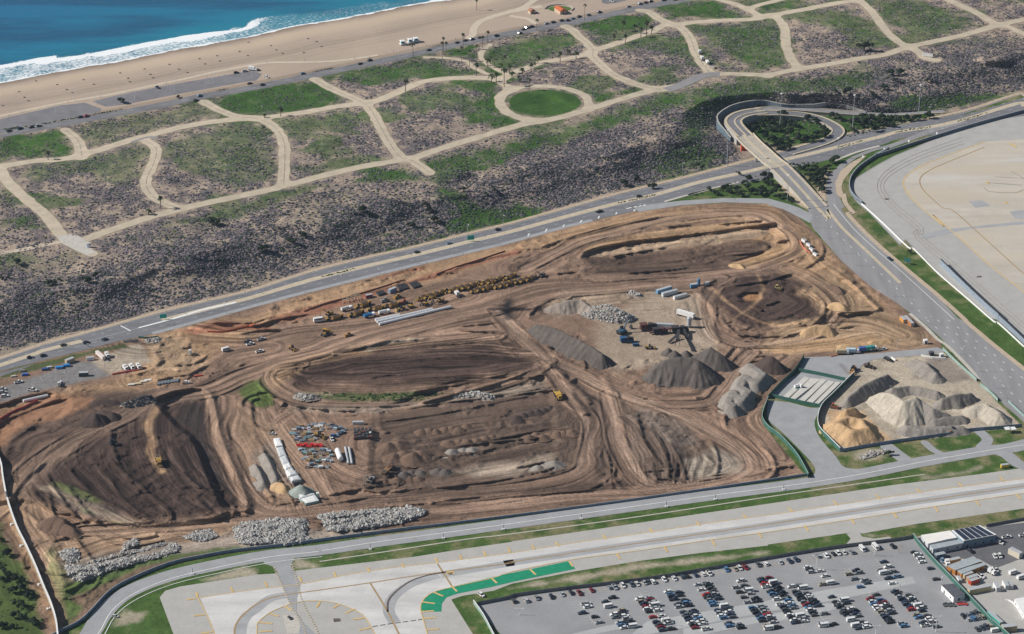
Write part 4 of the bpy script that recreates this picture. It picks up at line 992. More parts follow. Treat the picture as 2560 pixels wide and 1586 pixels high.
# ---- raised ramps
def solid(name, P, z, width, mat, parent=None, skirt=None, thick=None, n=6, par=None):
    P3 = smooth(np.concatenate([P, np.array(z, float)[:, None]], 1), n)
    Q = np.stack(unproject(P3[:, 0], P3[:, 1], P3[:, 2]), 1)
    d = np.gradient(Q[:, :2], axis=0); d /= np.linalg.norm(d, axis=1, keepdims=True)
    nr = np.stack([-d[:, 1], d[:, 0]], 1) * width / 2
    mb = MB(); A = Q[:, :2] + nr; B = Q[:, :2] - nr; zt = Q[:, 2]
    zb = zt - thick if thick else np.full(len(zt), -.8)
    for i in range(len(Q) - 1):
        j = i + 1
        mb.quad((*A[i], zt[i]), (*B[i], zt[i]), (*B[j], zt[j]), (*A[j], zt[j]), 0)
        mb.quad((*A[j], zb[j]), (*A[j], zt[j]), (*A[j], zt[j]), (*A[j], zb[j]), 1) if False else None
        mb.quad((*A[i], zb[i]), (*A[i], zt[i]), (*A[j], zt[j]), (*A[j], zb[j]), 1)
        mb.quad((*B[i], zb[i]), (*B[j], zb[j]), (*B[j], zt[j]), (*B[i], zt[i]), 1)
        mb.quad((*A[i], zb[i]), (*A[j], zb[j]), (*B[j], zb[j]), (*B[i], zb[i]), 1)
    for k_ in (0, -1): mb.quad((*A[k_], zb[k_]), (*B[k_], zb[k_]), (*B[k_], zt[k_]), (*A[k_], zt[k_]), 1)
    o = mb.build(name, [mat, M_CONC], parent)
    return o, Q, nr
def kerb_walk(Q, nr, name, parent, off, w_, h_, mat):
    E = Q[:, :2] + nr / np.linalg.norm(nr, axis=1, keepdims=True) * off
    return wall_mb(E, w_, Q[:, 2] - .1, Q[:, 2] + h_).build(name, mat, parent)
ramps = []
rp, Q, nr = solid('loop_ramp', L('540,455 470,385 432,335 432,298 480,262 560,236 640,224 720,215'), [7, 7, 6.9, 6.6, 6.2, 5.7, 5.3, 5.0], 14, M_ROAD)
tag(rp, kind='structure')
kerb_walk(Q, nr, 'kerb', rp, -6.2, 1.6, .35, M_CREAM); kerb_walk(Q, nr, 'kerb', rp, 5.8, 2.2, .35, M_CREAM); kerb_walk(Q, nr, 'kerb', rp, -1.2, 1.2, .25, M_CREAM)
r2, Q, nr = solid('ramp_road', L('650,208 800,196 1000,196 1300,218 1600,241 1900,247 2419,218'), [5.2, 4.6, 3.4, 2.0, .9, .4, .3], 8.5, M_AVE); tag(r2, kind='structure')
kerb_walk(Q, nr, 'kerb', r2, -3.9, .8, .4, M_CREAM); kerb_walk(Q, nr, 'kerb', r2, 3.9, .8, .4, M_CREAM)
r3, Q, nr = solid('ramp_road', L('640,240 760,238 900,240 1100,258 1250,296 1360,348 1415,395 1400,445 1310,500 1150,556 960,610'), [5.1, 4.8, 4.2, 3.0, 2.2, 1.6, 1.2, .8, .5, .35, .3], 9.5, M_ROAD); tag(r3, kind='structure')
kerb_walk(Q, nr, 'kerb', r3, 4.6, 1.4, .35, M_CREAM); kerb_walk(Q, nr, 'kerb', r3, -4.6, 1.2, .35, M_CREAM)
r4, Q, nr = solid('avenue_ramp', L('868,742 960,835 1050,930 1140,1030 1230,1130'), [6.3, 4.6, 2.8, 1.2, .24], 15.5, M_AVE); tag(r4, kind='structure')
kerb_walk(Q, nr, 'kerb', r4, -7.4, .9, .5, M_CREAM); kerb_walk(Q, nr, 'kerb', r4, 7.0, 1.8, .4, M_CREAM); kerb_walk(Q, nr, 'kerb', r4, -.4, 2.2, .25, M_CREAM)
br = empty('overpass', tuple(unproject(1900, 380, 0)))
bd, Q, nr = solid('deck', L('528,442 600,520 700,610 790,690 872,748'), [7, 7, 7, 6.9, 6.35], 15.5, matte('bridge_deck_concrete', (.43, .39, .33), .12, .2, fine=1.0), br, thick=1.1); rel(bd)
for o_, w_, h_ in ((-7.6, .4, .95), (7.6, .4, .95)): rel(kerb_walk(Q, nr, 'parapet', br, o_, w_, h_, M_CREAM))
rel(kerb_walk(Q, nr, 'median', br, -.5, 2.2, .22, M_CREAM))
def abut(i, name, mat):
    c = Q[i]; u = nr[i] / np.linalg.norm(nr[i])
    return rel(wall_mb(np.array([c[:2] + u * 7.2, c[:2] - u * 7.2]), 1.2, -.5, c[2] - 1.1).build(name, mat, br))
abut(5, 'abutment', M_ORANGE); abut(-2, 'abutment', M_CONC)
for k_ in (-5, 0, 5):
    i_ = len(Q) // 2; c = Q[i_]; u = nr[i_] / np.linalg.norm(nr[i_])
    mb = MB().cyl((c[0] + u[0] * k_, c[1] + u[1] * k_, -.4), .6, c[2] - .7, 10); rel(mb.build('pier', M_CONC, br))
tag(br, 'pale concrete road bridge crossing the dual carriageway beside the loop', 'bridge')

# ---- fences and barriers
def fence(name, P, h, mat, label, catg='fence', th=.12, n=3, post=False, pmat=None, dz=0.0, cap=None):
    P = smooth(P, n); Q = W(P[:, 0], P[:, 1])
    t = empty(name, tuple(Q[0]))
    rel(wall_mb(Q, th, Q[:, 2] - .2, Q[:, 2] + h).build('panel', mat, t))
    if post:
        s = np.concatenate([[0], np.cumsum(np.linalg.norm(np.diff(Q[:, :2], axis=0), axis=1))])
        mb = MB()
        for a in np.arange(0, s[-1], 6.0):
            c = [np.interp(a, s, Q[:, k]) for k in range(3)]
            mb.box(c[0] - .09, c[0] + .09, c[1] - .09, c[1] + .09, c[2] - .2, c[2] + h + .25)
        rel(mb.build('post_row', pmat or M_STEEL, t))
    if cap: rel(wall_mb(Q, cap[0], Q[:, 2] + h + .004, Q[:, 2] + h + cap[1]).build('top_rail', cap[2], t))
    return tag(t, label, catg)
fence('barrier_wall', cat([(-40, 1090)], D('0,1106 8,1150 18,1200 40,1265 62,1310 85,1360 105,1410 122,1450 134,1490 139,1530')), 3.6, matte('tan_sound_wall', (.34, .28, .2), .1, .3), 'long white topped barrier wall curving down beside the dark green trees', 'wall', .3, 4, False, cap=(.9, .5, M_WHITEP))
fence('windscreen_fence', D('100,1530 145,1508 190,1485 225,1452 260,1415 310,1385 400,1348 480,1330 560,1316 680,1302 800,1286 1000,1260'), 1.9, M_BSCREEN, 'blue screened fence curving round the service road below the rubble heaps', th=.2, cap=(.25, .15, M_STEEL))
fence('windscreen_fence', D('1000,1260 1200,1235 1400,1209 1600,1181 1760,1158 1924,1134'), 1.5, M_BSCREEN, 'straight blue grey screened fence between bare dirt and the service road', th=.2, cap=(.2, .15, M_STEEL))
fence('screened_fence', K('23', '375,1495 370,1470 280,1310 190,1200 100,1110 0,1035 -55,955 -45,880 0,760'), 2.8, M_GSCREEN, 'green fence with pale top rail beside the empty access road bend', cap=(.35, .2, M_LSCREEN))
fence('screened_fence', K('23', '0,750 120,620 250,500 340,360'), 3.0, M_GSCREEN, 'dark green screened fence between the dirt haul road and concrete slabs')
fence('screened_fence', K('23', '815,525 700,640 600,740 510,830 470,940 480,1040 560,1130 680,1250'), 3.0, M_GSCREEN, 'green screened fence along the left side of the stockpile yard', cap=(.35, .25, M_WHITEP))
fence('screened_fence', K('23', '685,1250 900,1210 1180,1165 1500,1120 1700,1095 1900,1055 2200,1030 2400,1010'), 2.2, M_BSCREEN, 'low blue grey fence along the bottom of the stockpile yard')
fence('mesh_fence', K('23', '290,490 500,530 730,580'), 2.6, M_GSCREEN, 'dark mesh fence across the upper end of the concrete slab strip', th=.1)
fence('mesh_fence', K('23', '10,725 250,780 500,830'), 2.4, M_GSCREEN, 'dark mesh fence across the lower end of the concrete slab strip', th=.1)
fence('screened_fence', K('23', '1650,285 1800,430 1970,580'), 2.2, M_LSCREEN, 'pale green fence along the top right of the stockpile yard')
fence('screened_fence', K('23', '2000,620 2090,690 2170,770'), 2.2, M_LSCREEN, 'short pale green fence piece beside the avenue verge')
fence('screened_fence', K('23', '2270,780 2419,920 2520,1010'), 1.8, M_LSCREEN, 'pale fence piece at the right edge beyond the gravel heaps')
fence('perimeter_fence', cat(K('33', '1370,598 1430,680 1560,830 1700,975 1830,1110 1910,1195 2010,1300 2100,1400 2240,1520 2480,1750')), 2.8, M_GSCREEN, 'long green screened fence dividing the car park from the depot', cap=(.4, .25, M_LSCREEN))
fence('perimeter_fence', cat(K('31', '2085,1238 2419,1172'), K('32', '0,1162 400,1105 1280,1000 2000,880 2419,805'), K('33', '600,708 1200,632 1380,600')), 2.2, matte('grey_mesh_screen', (.2, .2, .21), .2, .5), 'grey mesh fence along the top of the big car park')
fence('perimeter_fence', K('33', '2060,500 2419,435 2700,390'), 2.0, matte('grey_mesh_screen_b', (.2, .2, .21), .2, .5), 'grey mesh fence behind the dark depot parking bays')
fence('perimeter_fence', K('31', '2055,1225 2150,1360 2230,1512 2290,1620'), 2.4, M_LSCREEN, 'pale screened fence on the left end of the car park', cap=(.4, .25, M_WHITEP))
fence('blast_fence', K('13', '1630,990 1800,1160 2000,1350 2180,1512'), 4.2, matte('blue_blast_screen', (.24, .29, .35), .25, .9, rough=.5), 'tall blue slatted blast fence between avenue and apron', th=.8, cap=(.9, .3, M_DSTEEL))
fence('blast_fence', K('23', '2160,-20 2300,110 2419,225 2520,320'), 3.6, matte('blue_blast_screen_b', (.24, .29, .35), .25, .9, rough=.5), 'blue slatted blast fence at the right edge of the photo', th=.8, cap=(.9, .3, M_DSTEEL))
fence('apron_wall', cat(K('03', '2600,1010 2419,1062 1900,1205 1400,1362 1000,1492'), L('1900,590 1750,670 1620,760 1550,840 1525,910 1530,980 1570,1040 1640,1100')), 2.4, matte('blue_grey_barrier_paint', (.17, .2, .24), .15, .4), 'dark blue grey barrier curving round the corner of the apron', 'barrier', .4, 3, False, cap=(.5, .15, M_STEEL))
fence('apron_wall', cat(L('1640,1100 1850,1290 2080,1512'), K('13', '1380,850 1600,1070 1900,1330 2130,1530'), K('23', '2180,40 2419,260')), 1.0, M_WHITEP, 'low white kerb wall along the foot of the apron slope', 'wall', .5, 3, False)
for s_, lab in (('1010,960 1160,900 1330,850 1500,800 1700,760', 0),): pass
fence('safety_fence', M('1250,180 1450,105 1600,60 1750,10 1900,-40'), 1.0, M_RUST, 'rust red silt fence along the trench below the parkway', th=.15, post=False)
fence('safety_fence', M('0,530 200,455 400,400 700,310 950,230'), 1.0, M_RUST, 'rust red silt fence behind the row of parked machines', th=.15, post=False)
fence('safety_fence', K('20', '1960,120 2100,120 2250,90 2400,50'), 1.3, matte('orange_mesh', (.55, .16, .07), .2, .5), 'orange mesh fence round the dug pit beside the parkway', th=.15, post=False)
fence('safety_fence', K('20', '0,950 120,880 240,830 360,770'), 1.6, matte('red_mesh', (.5, .09, .08), .2, .5), 'red mesh fence slanting across the excavation at the left edge', th=.15, post=False)
fence('water_barrier', K('20', '1060,520 1180,498 1320,478'), 1.0, matte('red_and_white_plastic', (.55, .12, .1), .4, 2.0), 'row of red and white barriers under the white trucks', 'barrier', .5, 2, False)
fence('water_barrier', K('13', '300,770 330,830 400,885'), .9, matte('orange_white_plastic', (.6, .2, .12), .4, 2.0), 'orange and white barriers left of the small white tanks', 'barrier', .5, 2, False)
fence('water_barrier', K('23', '590,350 650,340'), .9, matte('orange_plastic', (.6, .2, .12), .3, 2.0), 'short orange barrier at the site entrance road', 'barrier', .5, 2, False)
fence('water_barrier', K('20', '1830,540 1915,528'), .9, matte('red_plastic', (.6, .1, .07), .3, 2.0), 'short red and white barrier on the dirt left of the mound', 'barrier', .6, 2, False)
fence('concrete_barrier', K('23', '1445,340 1550,362 1680,372'), 1.0, M_WHITEP, 'long white concrete barrier above the grey gravel pile', 'barrier', .7, 2, False)
fence('concrete_barrier', K('23', '1165,360 1205,388'), 1.0, M_WHITEP, 'short white barrier beside the parked dark car in the yard', 'barrier', .7, 2, False)
fence('chain_fence', cat(K('20', '1310,175 1400,180 1500,170')), 1.6, M_GSCREEN, 'short mesh fence beside white heap near the parkway', th=.1)
fence('gate', K('20', '1165,215 1310,200'), 1.6, M_STEEL, 'grey mesh gate at the top of the tan yard', 'gate', .1)
fence('gate', K('23', '1400,1130 1505,1112'), 1.8, matte('dark_gate_mesh', (.16, .15, .13), .3, 2.0), 'brown mesh gate in the bottom fence of the yard', 'gate', .15)
# ------------------------------------------------------------------ words
ONES = 'first second third fourth fifth sixth seventh eighth ninth tenth eleventh twelfth thirteenth fourteenth fifteenth sixteenth seventeenth eighteenth nineteenth twentieth'.split()
def nth(k):
    if k <= 20: return ONES[k - 1]
    t, u = divmod(k, 10)
    tens = ['', '', 'twenty', 'thirty', 'forty', 'fifty', 'sixty']
    return (['', '', 'twentieth', 'thirtieth', 'fortieth', 'fiftieth', 'sixtieth'][t] if u == 0 else tens[t] + '-' + ONES[u - 1])
def height_of(b, t):
    """true height of a post from the pixels of its foot and its top"""
    w = W(b[0], b[1]); dist = math.hypot(w[1], CAM_H - w[2]); dep = math.atan2(CAM_H - w[2], w[1])
    return (b[1] - t[1]) / (FPX / dist * math.cos(dep)) * 1.0

# ------------------------------------------------------------------ dune scrub: countless shrubs, one mass
def shrubs(name, px, py, r, hgt, colr, mat):
    n = len(px); B = W(px, py, -.1)
    k = 6; a = np.linspace(0, 2 * np.pi, k, endpoint=False)[None] + RNG.random((n, 1)) * 6
    def ring(fr, z, j):
        rr = r[:, None] * fr * (1 + (RNG.random((n, k)) - .5) * j)
        return np.stack([B[:, :1] + rr * np.cos(a), B[:, 1:2] + rr * np.sin(a), B[:, 2:] + hgt[:, None] * z * (1 + (RNG.random((n, k)) - .5) * .5)], -1)
    V = np.concatenate([ring(1, -.1, .5), ring(.82, .6, .55), np.stack([B[:, 0] + r * (RNG.random(n) - .5) * .5, B[:, 1] + r * (RNG.random(n) - .5) * .5, B[:, 2] + hgt], -1)[:, None]], 1)
    base = np.arange(n)[:, None] * 13
    q = np.array([(i, (i + 1) % k, k + (i + 1) % k, k + i) for i in range(k)]); t = np.array([(k + i, k + (i + 1) % k, 12) for i in range(k)])
    F4 = (base[:, None] + q[None]).reshape(-1, 4); F3 = (base[:, None] + t[None]).reshape(-1, 3)
    C = np.repeat(colr[:, None], 13, 1) * (.75 + .5 * RNG.random((n, 13, 1)))
    o = mesh_np(name, V.reshape(-1, 3), [F4, F3], mat, attrs={'tint': C.reshape(-1, 3)})
    return tag(o, kind='stuff')
m, nt, b = new_mat('scrub_foliage', .95, .05)
nt.links.new(mix(nt, 1.0, attr(nt, 'tint', True), ramp(nt, pos_noise(nt, 1.6, 3), [(.3, .7), (.7, 1.3)]), 'MULTIPLY'), b.inputs['Base Color'])
M_SCRUB = m
okd = duneMask & (road_f > 2.2) & (lawn_f > 4) & (cut_f > 3) & (dP > 7) & (dV > 8)
pat = fbm(G0X, G0Y, 16, 3, 51)
low = sstep(150, 70, dP) * sstep(-20, 30, road_f + 10)
dens = okd * (.3 + .8 * sstep(.42, .58, pat) + .8 * low * (.3 + .9 * sstep(.36, .58, fbm(G0X, G0Y, 38, 3, 71)))) * (1 - .75 * bare) * (1 - .55 * np.clip(gp, 0, 1))
inner = (GPX > -60) & (GPX < 2620) & (GPY > -40)
dens = dens * inner
cellA = np.zeros(GPX.shape)
cellA[:-1, :-1] = np.abs((G0X[:-1, 1:] - G0X[:-1, :-1]) * (G0Y[:-1, :-1] - G0Y[1:, :-1]))
wgt = (dens * cellA).ravel(); cs = np.cumsum(wgt)
N_S = 112000
pick = np.searchsorted(cs, RNG.random(N_S) * cs[-1])
jj, ii = np.unravel_index(np.clip(pick, 0, NX * NY - 1), GPX.shape); ii = np.clip(ii, 0, NX - 2); jj = np.clip(jj, 0, NY - 2)
spx = GX[ii] + RNG.random(N_S) * (GX[ii + 1] - GX[ii]); spy = GY[jj] + RNG.random(N_S) * (GY[jj + 1] - GY[jj])
lowv = low[jj, ii]; gv = gp[jj, ii]
sr = .34 + .8 * RNG.random(N_S) ** 2 + .22 * lowv * RNG.random(N_S)
u = RNG.random(N_S)
pg, dk, gn = np.array([.165, .142, .155]), np.array([.046, .053, .056]), np.array([.06, .095, .03])
isd = u < .3 + .14 * lowv; isg = (u > .98 - .5 * np.clip(gv, 0, 1))
colr = np.where(isd[:, None], dk, np.where(isg[:, None], gn, pg)) * (.7 + .6 * RNG.random((N_S, 1)))
shrubs('dune_scrub', spx, spy, sr * np.where(isd, 1.15, 1), sr * (.42 + .38 * RNG.random(N_S)), colr, M_SCRUB)

def fill(P, n, r0, r1, cols):
    """shrub spots inside a polygon"""
    lo, hi = P.min(0), P.max(0); out = []
    while len(out) < n:
        q = lo + RNG.random(2) * (hi - lo); c = False
        for i in range(len(P)):
            x1, y1 = P[i]; x2, y2 = P[(i + 1) % len(P)]
            if (y1 > q[1]) != (y2 > q[1]) and q[0] < (x2 - x1) * (q[1] - y1) / (y2 - y1) + x1: c = not c
        if c: out.append(q)
    out = np.array(out); r = r0 + (r1 - r0) * RNG.random(n)
    return out[:, 0], out[:, 1], r, r * (.5 + .4 * RNG.random(n)), np.array(cols)[RNG.integers(0, len(cols), n)] * (.7 + .6 * RNG.random((n, 1)))
DKG = [(.03, .042, .025), (.045, .065, .03), (.06, .09, .03)]
sets = [fill(L('600,330 700,290 900,270 1150,285 1320,340 1340,400 1250,480 900,570 800,520 700,430'), 260, .6, 1.6, DKG + [(.12, .1, .09)]),
        fill(L('1500,300 1700,270 2150,270 2250,290 1850,390 1500,470'), 220, .6, 1.6, DKG + [(.12, .1, .1)]),
        fill(L('30,1020 250,940 700,820 800,850 900,990 600,1030'), 160, .5, 1.3, DKG), fill(L('900,720 1050,700 1340,720 1290,900 1240,980 1100,860'), 120, .5, 1.3, DKG),
        fill(K('30', '-80,500 10,500 40,640 120,760 230,950 280,1010 330,1200 420,1430 400,1500 -80,1500'), 90, .5, 1.3, [(.05, .09, .03), (.06, .11, .03)]),
        fill(K('31', '0,690 60,690 10,720'), 6, .4, .8, DKG), fill(K('21', '620,680 820,690 880,720 1100,700 1350,690 1590,690 1800,680 1600,760 1250,770 900,780'), 170, .4, 1.1, [(.045, .08, .025), (.07, .11, .03), (.05, .06, .03)])]
shrubs('undergrowth', *[np.concatenate([s[k] for s in sets]) for k in range(5)], M_SCRUB)
q = np.concatenate([park_line(lambda x: mid_t(x), a, b_)[:: 1] for a, b_ in ((805, 880), (1545, 1630), (2240, 2320), (2390, 2460), (2090, 2150))])
shrubs('median_bushes', np.repeat(q[:, 0], 3) + RNG.random(len(q) * 3) * 8, np.repeat(q[:, 1], 3) + RNG.random(len(q) * 3) * 3 - 1.5, .4 + .6 * RNG.random(len(q) * 3), .4 + .4 * RNG.random(len(q) * 3), np.array(DKG)[RNG.integers(0, 3, len(q) * 3)], M_SCRUB)
vb = vista[(vista[:, 0] > 0) & (vista[:, 0] < 640)]
t = np.linspace(0, len(vb) - 1, 150); vx = np.interp(t, np.arange(len(vb)), vb[:, 0]); vy = np.interp(t, np.arange(len(vb)), vb[:, 1]) - 9
keep = vnoise(t / 5.0, t * 0) > .42
shrubs('roadside_bushes', vx[keep] + RNG.random(keep.sum()) * 3, vy[keep] + RNG.random(keep.sum()) * 2, .6 + .7 * RNG.random(keep.sum()), .5 + .5 * RNG.random(keep.sum()), np.array(DKG)[RNG.integers(0, 3, keep.sum())], M_SCRUB)

# ------------------------------------------------------------------ trees and palms, each its own thing
def leaf_mat(name, col):
    m, nt, b = new_mat(name, .8, .15)
    g = nd(nt, 'ShaderNodeObjectInfo')
    c = mix(nt, ramp(nt, pos_noise(nt, .9, 3, .6), [(.32, 0.0), (.68, 1.0)]), tuple(x * .55 for x in col), tuple(x * 1.5 for x in col))
    nt.links.new(mix(nt, 1.0, c, ramp(nt, g.outputs['Random'], [(0, .75), (1, 1.25)]), 'MULTIPLY'), b.inputs['Base Color'])
    return m
M_LEAF = leaf_mat('dark_evergreen_leaves', (.026, .04, .022)); M_PALMLEAF = leaf_mat('palm_fronds', (.05, .065, .028)); M_BARK = matte('bark', (.14, .105, .075), .2, 2.0)
def crown_data(seed, n=460, squash=.75):
    r = np.random.default_rng(seed); V = []; F = []
    lobes = [(r.normal(size=3) * np.array([.42, .42, .2]), .42 + .25 * r.random()) for _ in range(8)]
    for i in range(n):
        c, rad = lobes[i % 8]
        d = r.normal(size=3); d /= np.linalg.norm(d); d[2] = abs(d[2]) * .9 - .15 if r.random() < .8 else d[2]
        p = c + d * rad * (.75 + .3 * r.random()); u = r.normal(size=3); u -= d * (u @ d) * .6; u /= np.linalg.norm(u); v = np.cross(d, u); v /= np.linalg.norm(v)
        s = .14 + .14 * r.random(); k = len(V)
        V += [p + u * s, p + v * s * .9, p - u * s, p - v * s * .9]; F.append((k, k + 1, k + 2, k + 3))
    V = np.array(V); V[:, 2] *= squash
    V[:, 2] += -V[:, 2].min() + .02; V /= max(abs(V[:, :2]).max(), .01)
    return V, F
CROWNS = []
for sd in range(5):
    V, F = crown_data(sd); me = bpy.data.meshes.new('crown'); me.from_pydata([tuple(v) for v in V], [], F); me.materials.append(M_LEAF); CROWNS.append(me)
TRUNK = MB().tube((0, 0, -.3), (.05, .02, .45), .07, 6, r2=.05).tube((.05, .02, .4), (.35, .1, .75), .045, 5, r2=.02).tube((.05, .02, .4), (-.3, -.15, .8), .045, 5, r2=.02).tube((.05, .02, .4), (.02, .3, .85), .04, 5, r2=.015).data('trunk', [M_BARK])
def tree(px, py, w_, label, group=None, catg='tree', name='tree', stem_=.5):
    p = W(px, py); t = empty(name, tuple(p), random.random() * 6)
    c = bpy.data.objects.new('crown', CROWNS[random.randrange(5)]); link(c, t); r = w_ * .72
    c.scale = (r, r, r * (.95 + .3 * random.random())); c.location.z = r * stem_ * .55
    k = bpy.data.objects.new('trunk', TRUNK); link(k, t); k.scale = (r * .9, r * .9, r * (.9 + stem_ * .3))
    return tag(t, label, catg, group)
def trees(groups):
    for label, grp, P, w0, w1 in groups:
        P = P[np.argsort(P[:, 0])]
        for i, q in enumerate(P): tree(q[0], q[1] + 4, w0 + (w1 - w0) * random.random(), label.format(nth(i + 1)), grp)
trees([
    ('dark evergreen tree inside the loop ramp, {} from the left', 'trees inside the loop', L('575,370 640,400 690,350 740,320 800,330 870,310 760,390 830,400 900,380 960,340 720,470 800,500 860,510 930,490 960,430 820,560 880,575 950,560 1040,480 1110,500 1180,490 1280,390 1220,440 900,270 1205,320 1120,300 1290,460 1010,360 640,265 780,290'), 5.5, 8.5),
    ('dark evergreen tree between ramp road and parkway, {} from the left', 'trees beside the ramp road', L('1350,270 1420,285 1540,330 1600,310 1660,330 1720,345 1640,360 1800,340 1860,350 1920,355 1650,275 1740,285 1830,290 1920,290 1980,300 2150,290 2280,275 2060,300 1760,400 1560,400'), 4.8, 7.2),
    ('dark evergreen tree on the island left of the avenue, {} from the left', 'trees left of the avenue', L('200,960 260,1000 330,960 390,980 370,930 450,960 480,1010 520,900 560,940 600,990 570,870 640,980 680,1000 740,900 720,830 770,830 790,910 800,1000 840,950 860,1030 910,1030 960,1060 700,960 480,810'), 4.0, 6.5),
    ('dark evergreen tree right of the avenue, {} from the left', 'trees right of the avenue', L('1050,750 1110,760 1160,790 1200,770 1150,840 1210,830 1260,800 1200,890 1250,880 1240,930 1290,780 1320,750 1350,700 1385,690 1260,970 1180,870 1260,850'), 4.5, 7.0),
    ('dark evergreen tree left of the white topped wall, {} from the left', 'trees left of the barrier wall', K('30', '10,620 60,760 30,900 90,960 150,990 200,1000 130,1110 200,1090 250,1150 310,1140 140,1220 210,1230 130,1340 200,1350 60,1430 120,1440 20,1440 300,1400 340,1410 20,1000'), 3.6, 5.6),
    ('dark bush on the scrubby slope above the parkway, {} from the left', 'bushes on the slope', cat(K('10', '20,1120 80,1110 170,970 480,1170 900,1100 830,1150 560,1130'), K('11', '1590,420 1640,480 1680,570 1740,590 1480,620 60,850 450,720 340,770 1000,480 1960,280 2250,290 2170,320'), K('12', '1180,180 1060,230 1330,260 1760,50'), K('03', '1160,700 1200,760 1100,830 1500,760 1550,760 1240,690 740,880 640,870 990,900 390,910')), 3.5, 6.5),
])
tree(*K('03', '910,480')[0], 11.5, 'big round dark tree beside the dune street with its long shadow')
tree(*K('10', '2010,620')[0], 8.5, 'wide dark bush alone on the grassy dune crest')
tree(*K('23', '1140,1280')[0], 5, 'single dark tree beside broken concrete below the stockpile yard')
tree(*K('13', '1340,885')[0], 3.2, 'single dark bush on the grass strip between avenue and apron')
tree(*K('00', '1140,965')[0] + np.array([0, 2]), 6.0, 'low dark spreading bush on the beach car park')
tree(*K('00', '1680,930')[0], 3.4, 'dark bush on the verge between beach car park and coast road')

def frond_crown(seed, n=26, droop=.5, ln=1.0, skirt=False):
    r = np.random.default_rng(seed); V = []; F = []
    for i in range(n):
        a = r.random() * 6.283; el = r.uniform(-.5, 1.2) if not skirt else r.uniform(-1.2, 1.2); l = ln * r.uniform(.75, 1.1); d = np.array([math.cos(a), math.sin(a)]); s = np.array([-d[1], d[0]])
        prev = None
        for j, t in enumerate((0, .45, .8, 1.0)):
            h = l * math.cos(el) * t; z = l * math.sin(el) * t - droop * l * t * t; w_ = (.05, .17, .13, .02)[j] * ln
            k = len(V); V += [(*(d * h + s * w_), z), (*(d * h - s * w_), z - .02)]
            if prev is not None: F.append((prev, prev + 1, k + 1, k))
            prev = k
    return V, F
PALMS = []
for sd in range(4):
    V, F = frond_crown(sd + 50, 34, .55); me = bpy.data.meshes.new('crown'); me.from_pydata(V, [], F); me.materials.append(M_PALMLEAF); PALMS.append(me)
PTR = MB().tube((0, 0, -.4), (0, 0, 1.0), .5, 7, r2=.34).data('trunk', [M_BARK])
def palm(b, t, label, group, date=False):
    p = W(b[0], b[1]); h = max(2.2, height_of(b, t)); o = empty('palm_tree', tuple(p), random.random() * 6)
    c = bpy.data.objects.new('crown', PALMS[random.randrange(4)]); link(c, o); s = (2.9 if date else 1.9) + .5 * random.random(); c.scale = (s, s, s); c.location.z = h
    k = bpy.data.objects.new('trunk', PTR); link(k, o); k.scale = (.75 if date else .5, .75 if date else .5, h + .2)
    return tag(o, label, 'palm tree', group)
def pairs(rc, s): return [(K(rc, a)[0], K(rc, b_)[0]) for a, b_ in (q.split('>') for q in s.split('|'))]
cp = pairs('01', '1485,555>1455,420|1772,510>1752,360|1760,565>1742,405|1797,492>1790,402|1958,472>1945,325|1943,590>1915,450|2018,632>2010,480|2190,412>2175,300|2140,452>2112,350') + pairs('02', '235,282>215,190|687,192>672,48')
for i, (b_, t) in enumerate(sorted(cp, key=lambda q: q[0][0])): palm(b_, t, f'slender palm along the coast road, {nth(i + 1)} from the left', 'palms along the coast road')
cp = pairs('01', '2085,572>2078,432|2080,718>2070,605|2225,778>2225,715|2270,792>2265,700|2345,825>2340,660|2250,642>2258,490|2190,642>2190,560|2215,610>2212,540|2350,600>2352,530|2395,700>2390,620|2410,760>2405,690|2320,690>2330,610') + pairs('02', '65,812>60,720|95,722>90,655|162,855>160,750|180,682>175,605|215,652>210,600|8,780>5,690')
for i, (b_, t) in enumerate(sorted(cp, key=lambda q: q[0][0])): palm(b_, t, f'palm in the grove above the green lawn circle, {nth(i + 1)} from the left', 'palms in the grove', i % 2 == 0)
cp = pairs('02', '1070,408>1075,335|1160,322>1155,245|1217,357>1215,265|1270,342>1270,210|1318,322>1320,255|1045,302>1035,205|965,382>962,330')
for i, (b_, t) in enumerate(sorted(cp, key=lambda q: q[0][0])): palm(b_, t, f'palm beside the street crossing far up the dunes, {nth(i + 1)} from the left', 'palms by the far crossing', True)
cp = pairs('02', '605,557>605,500|455,588>450,505|530,522>525,480|245,602>245,540')
for i, (b_, t) in enumerate(sorted(cp, key=lambda q: q[0][0])): palm(b_, t, f'palm lining the street right of the grove, {nth(i + 1)} from the left', 'palms right of the grove', True)
for rc, s_, lab, dt in (('01', '2085,98>2068,5', 'tall palm alone on the beach sand', False), ('01', '1412,868>1405,765', 'thick dark palm beside the curving street above the big scrub block', True), ('01', '235,1102>230,1030', 'short dark palm on the straight upper street', True),
                        ('10', '1520,460>1515,355', 'palm by the street corner with its shadow across the road', True), ('10', '1405,517>1405,475', 'stubby palm left of the street corner', True), ('00', '455,1512>455,1440', 'dark stubby palm over the left end of the upper street', True),
                        ('01', '72,1258>70,1200', 'stubby dark palm left of the short cross street', False), ('01', '80,1115>82,1085', 'very short palm at the bend of the upper street', False)):
    b_, t = pairs(rc, s_)[0]; palm(b_, t, lab, 'lone palms', dt)
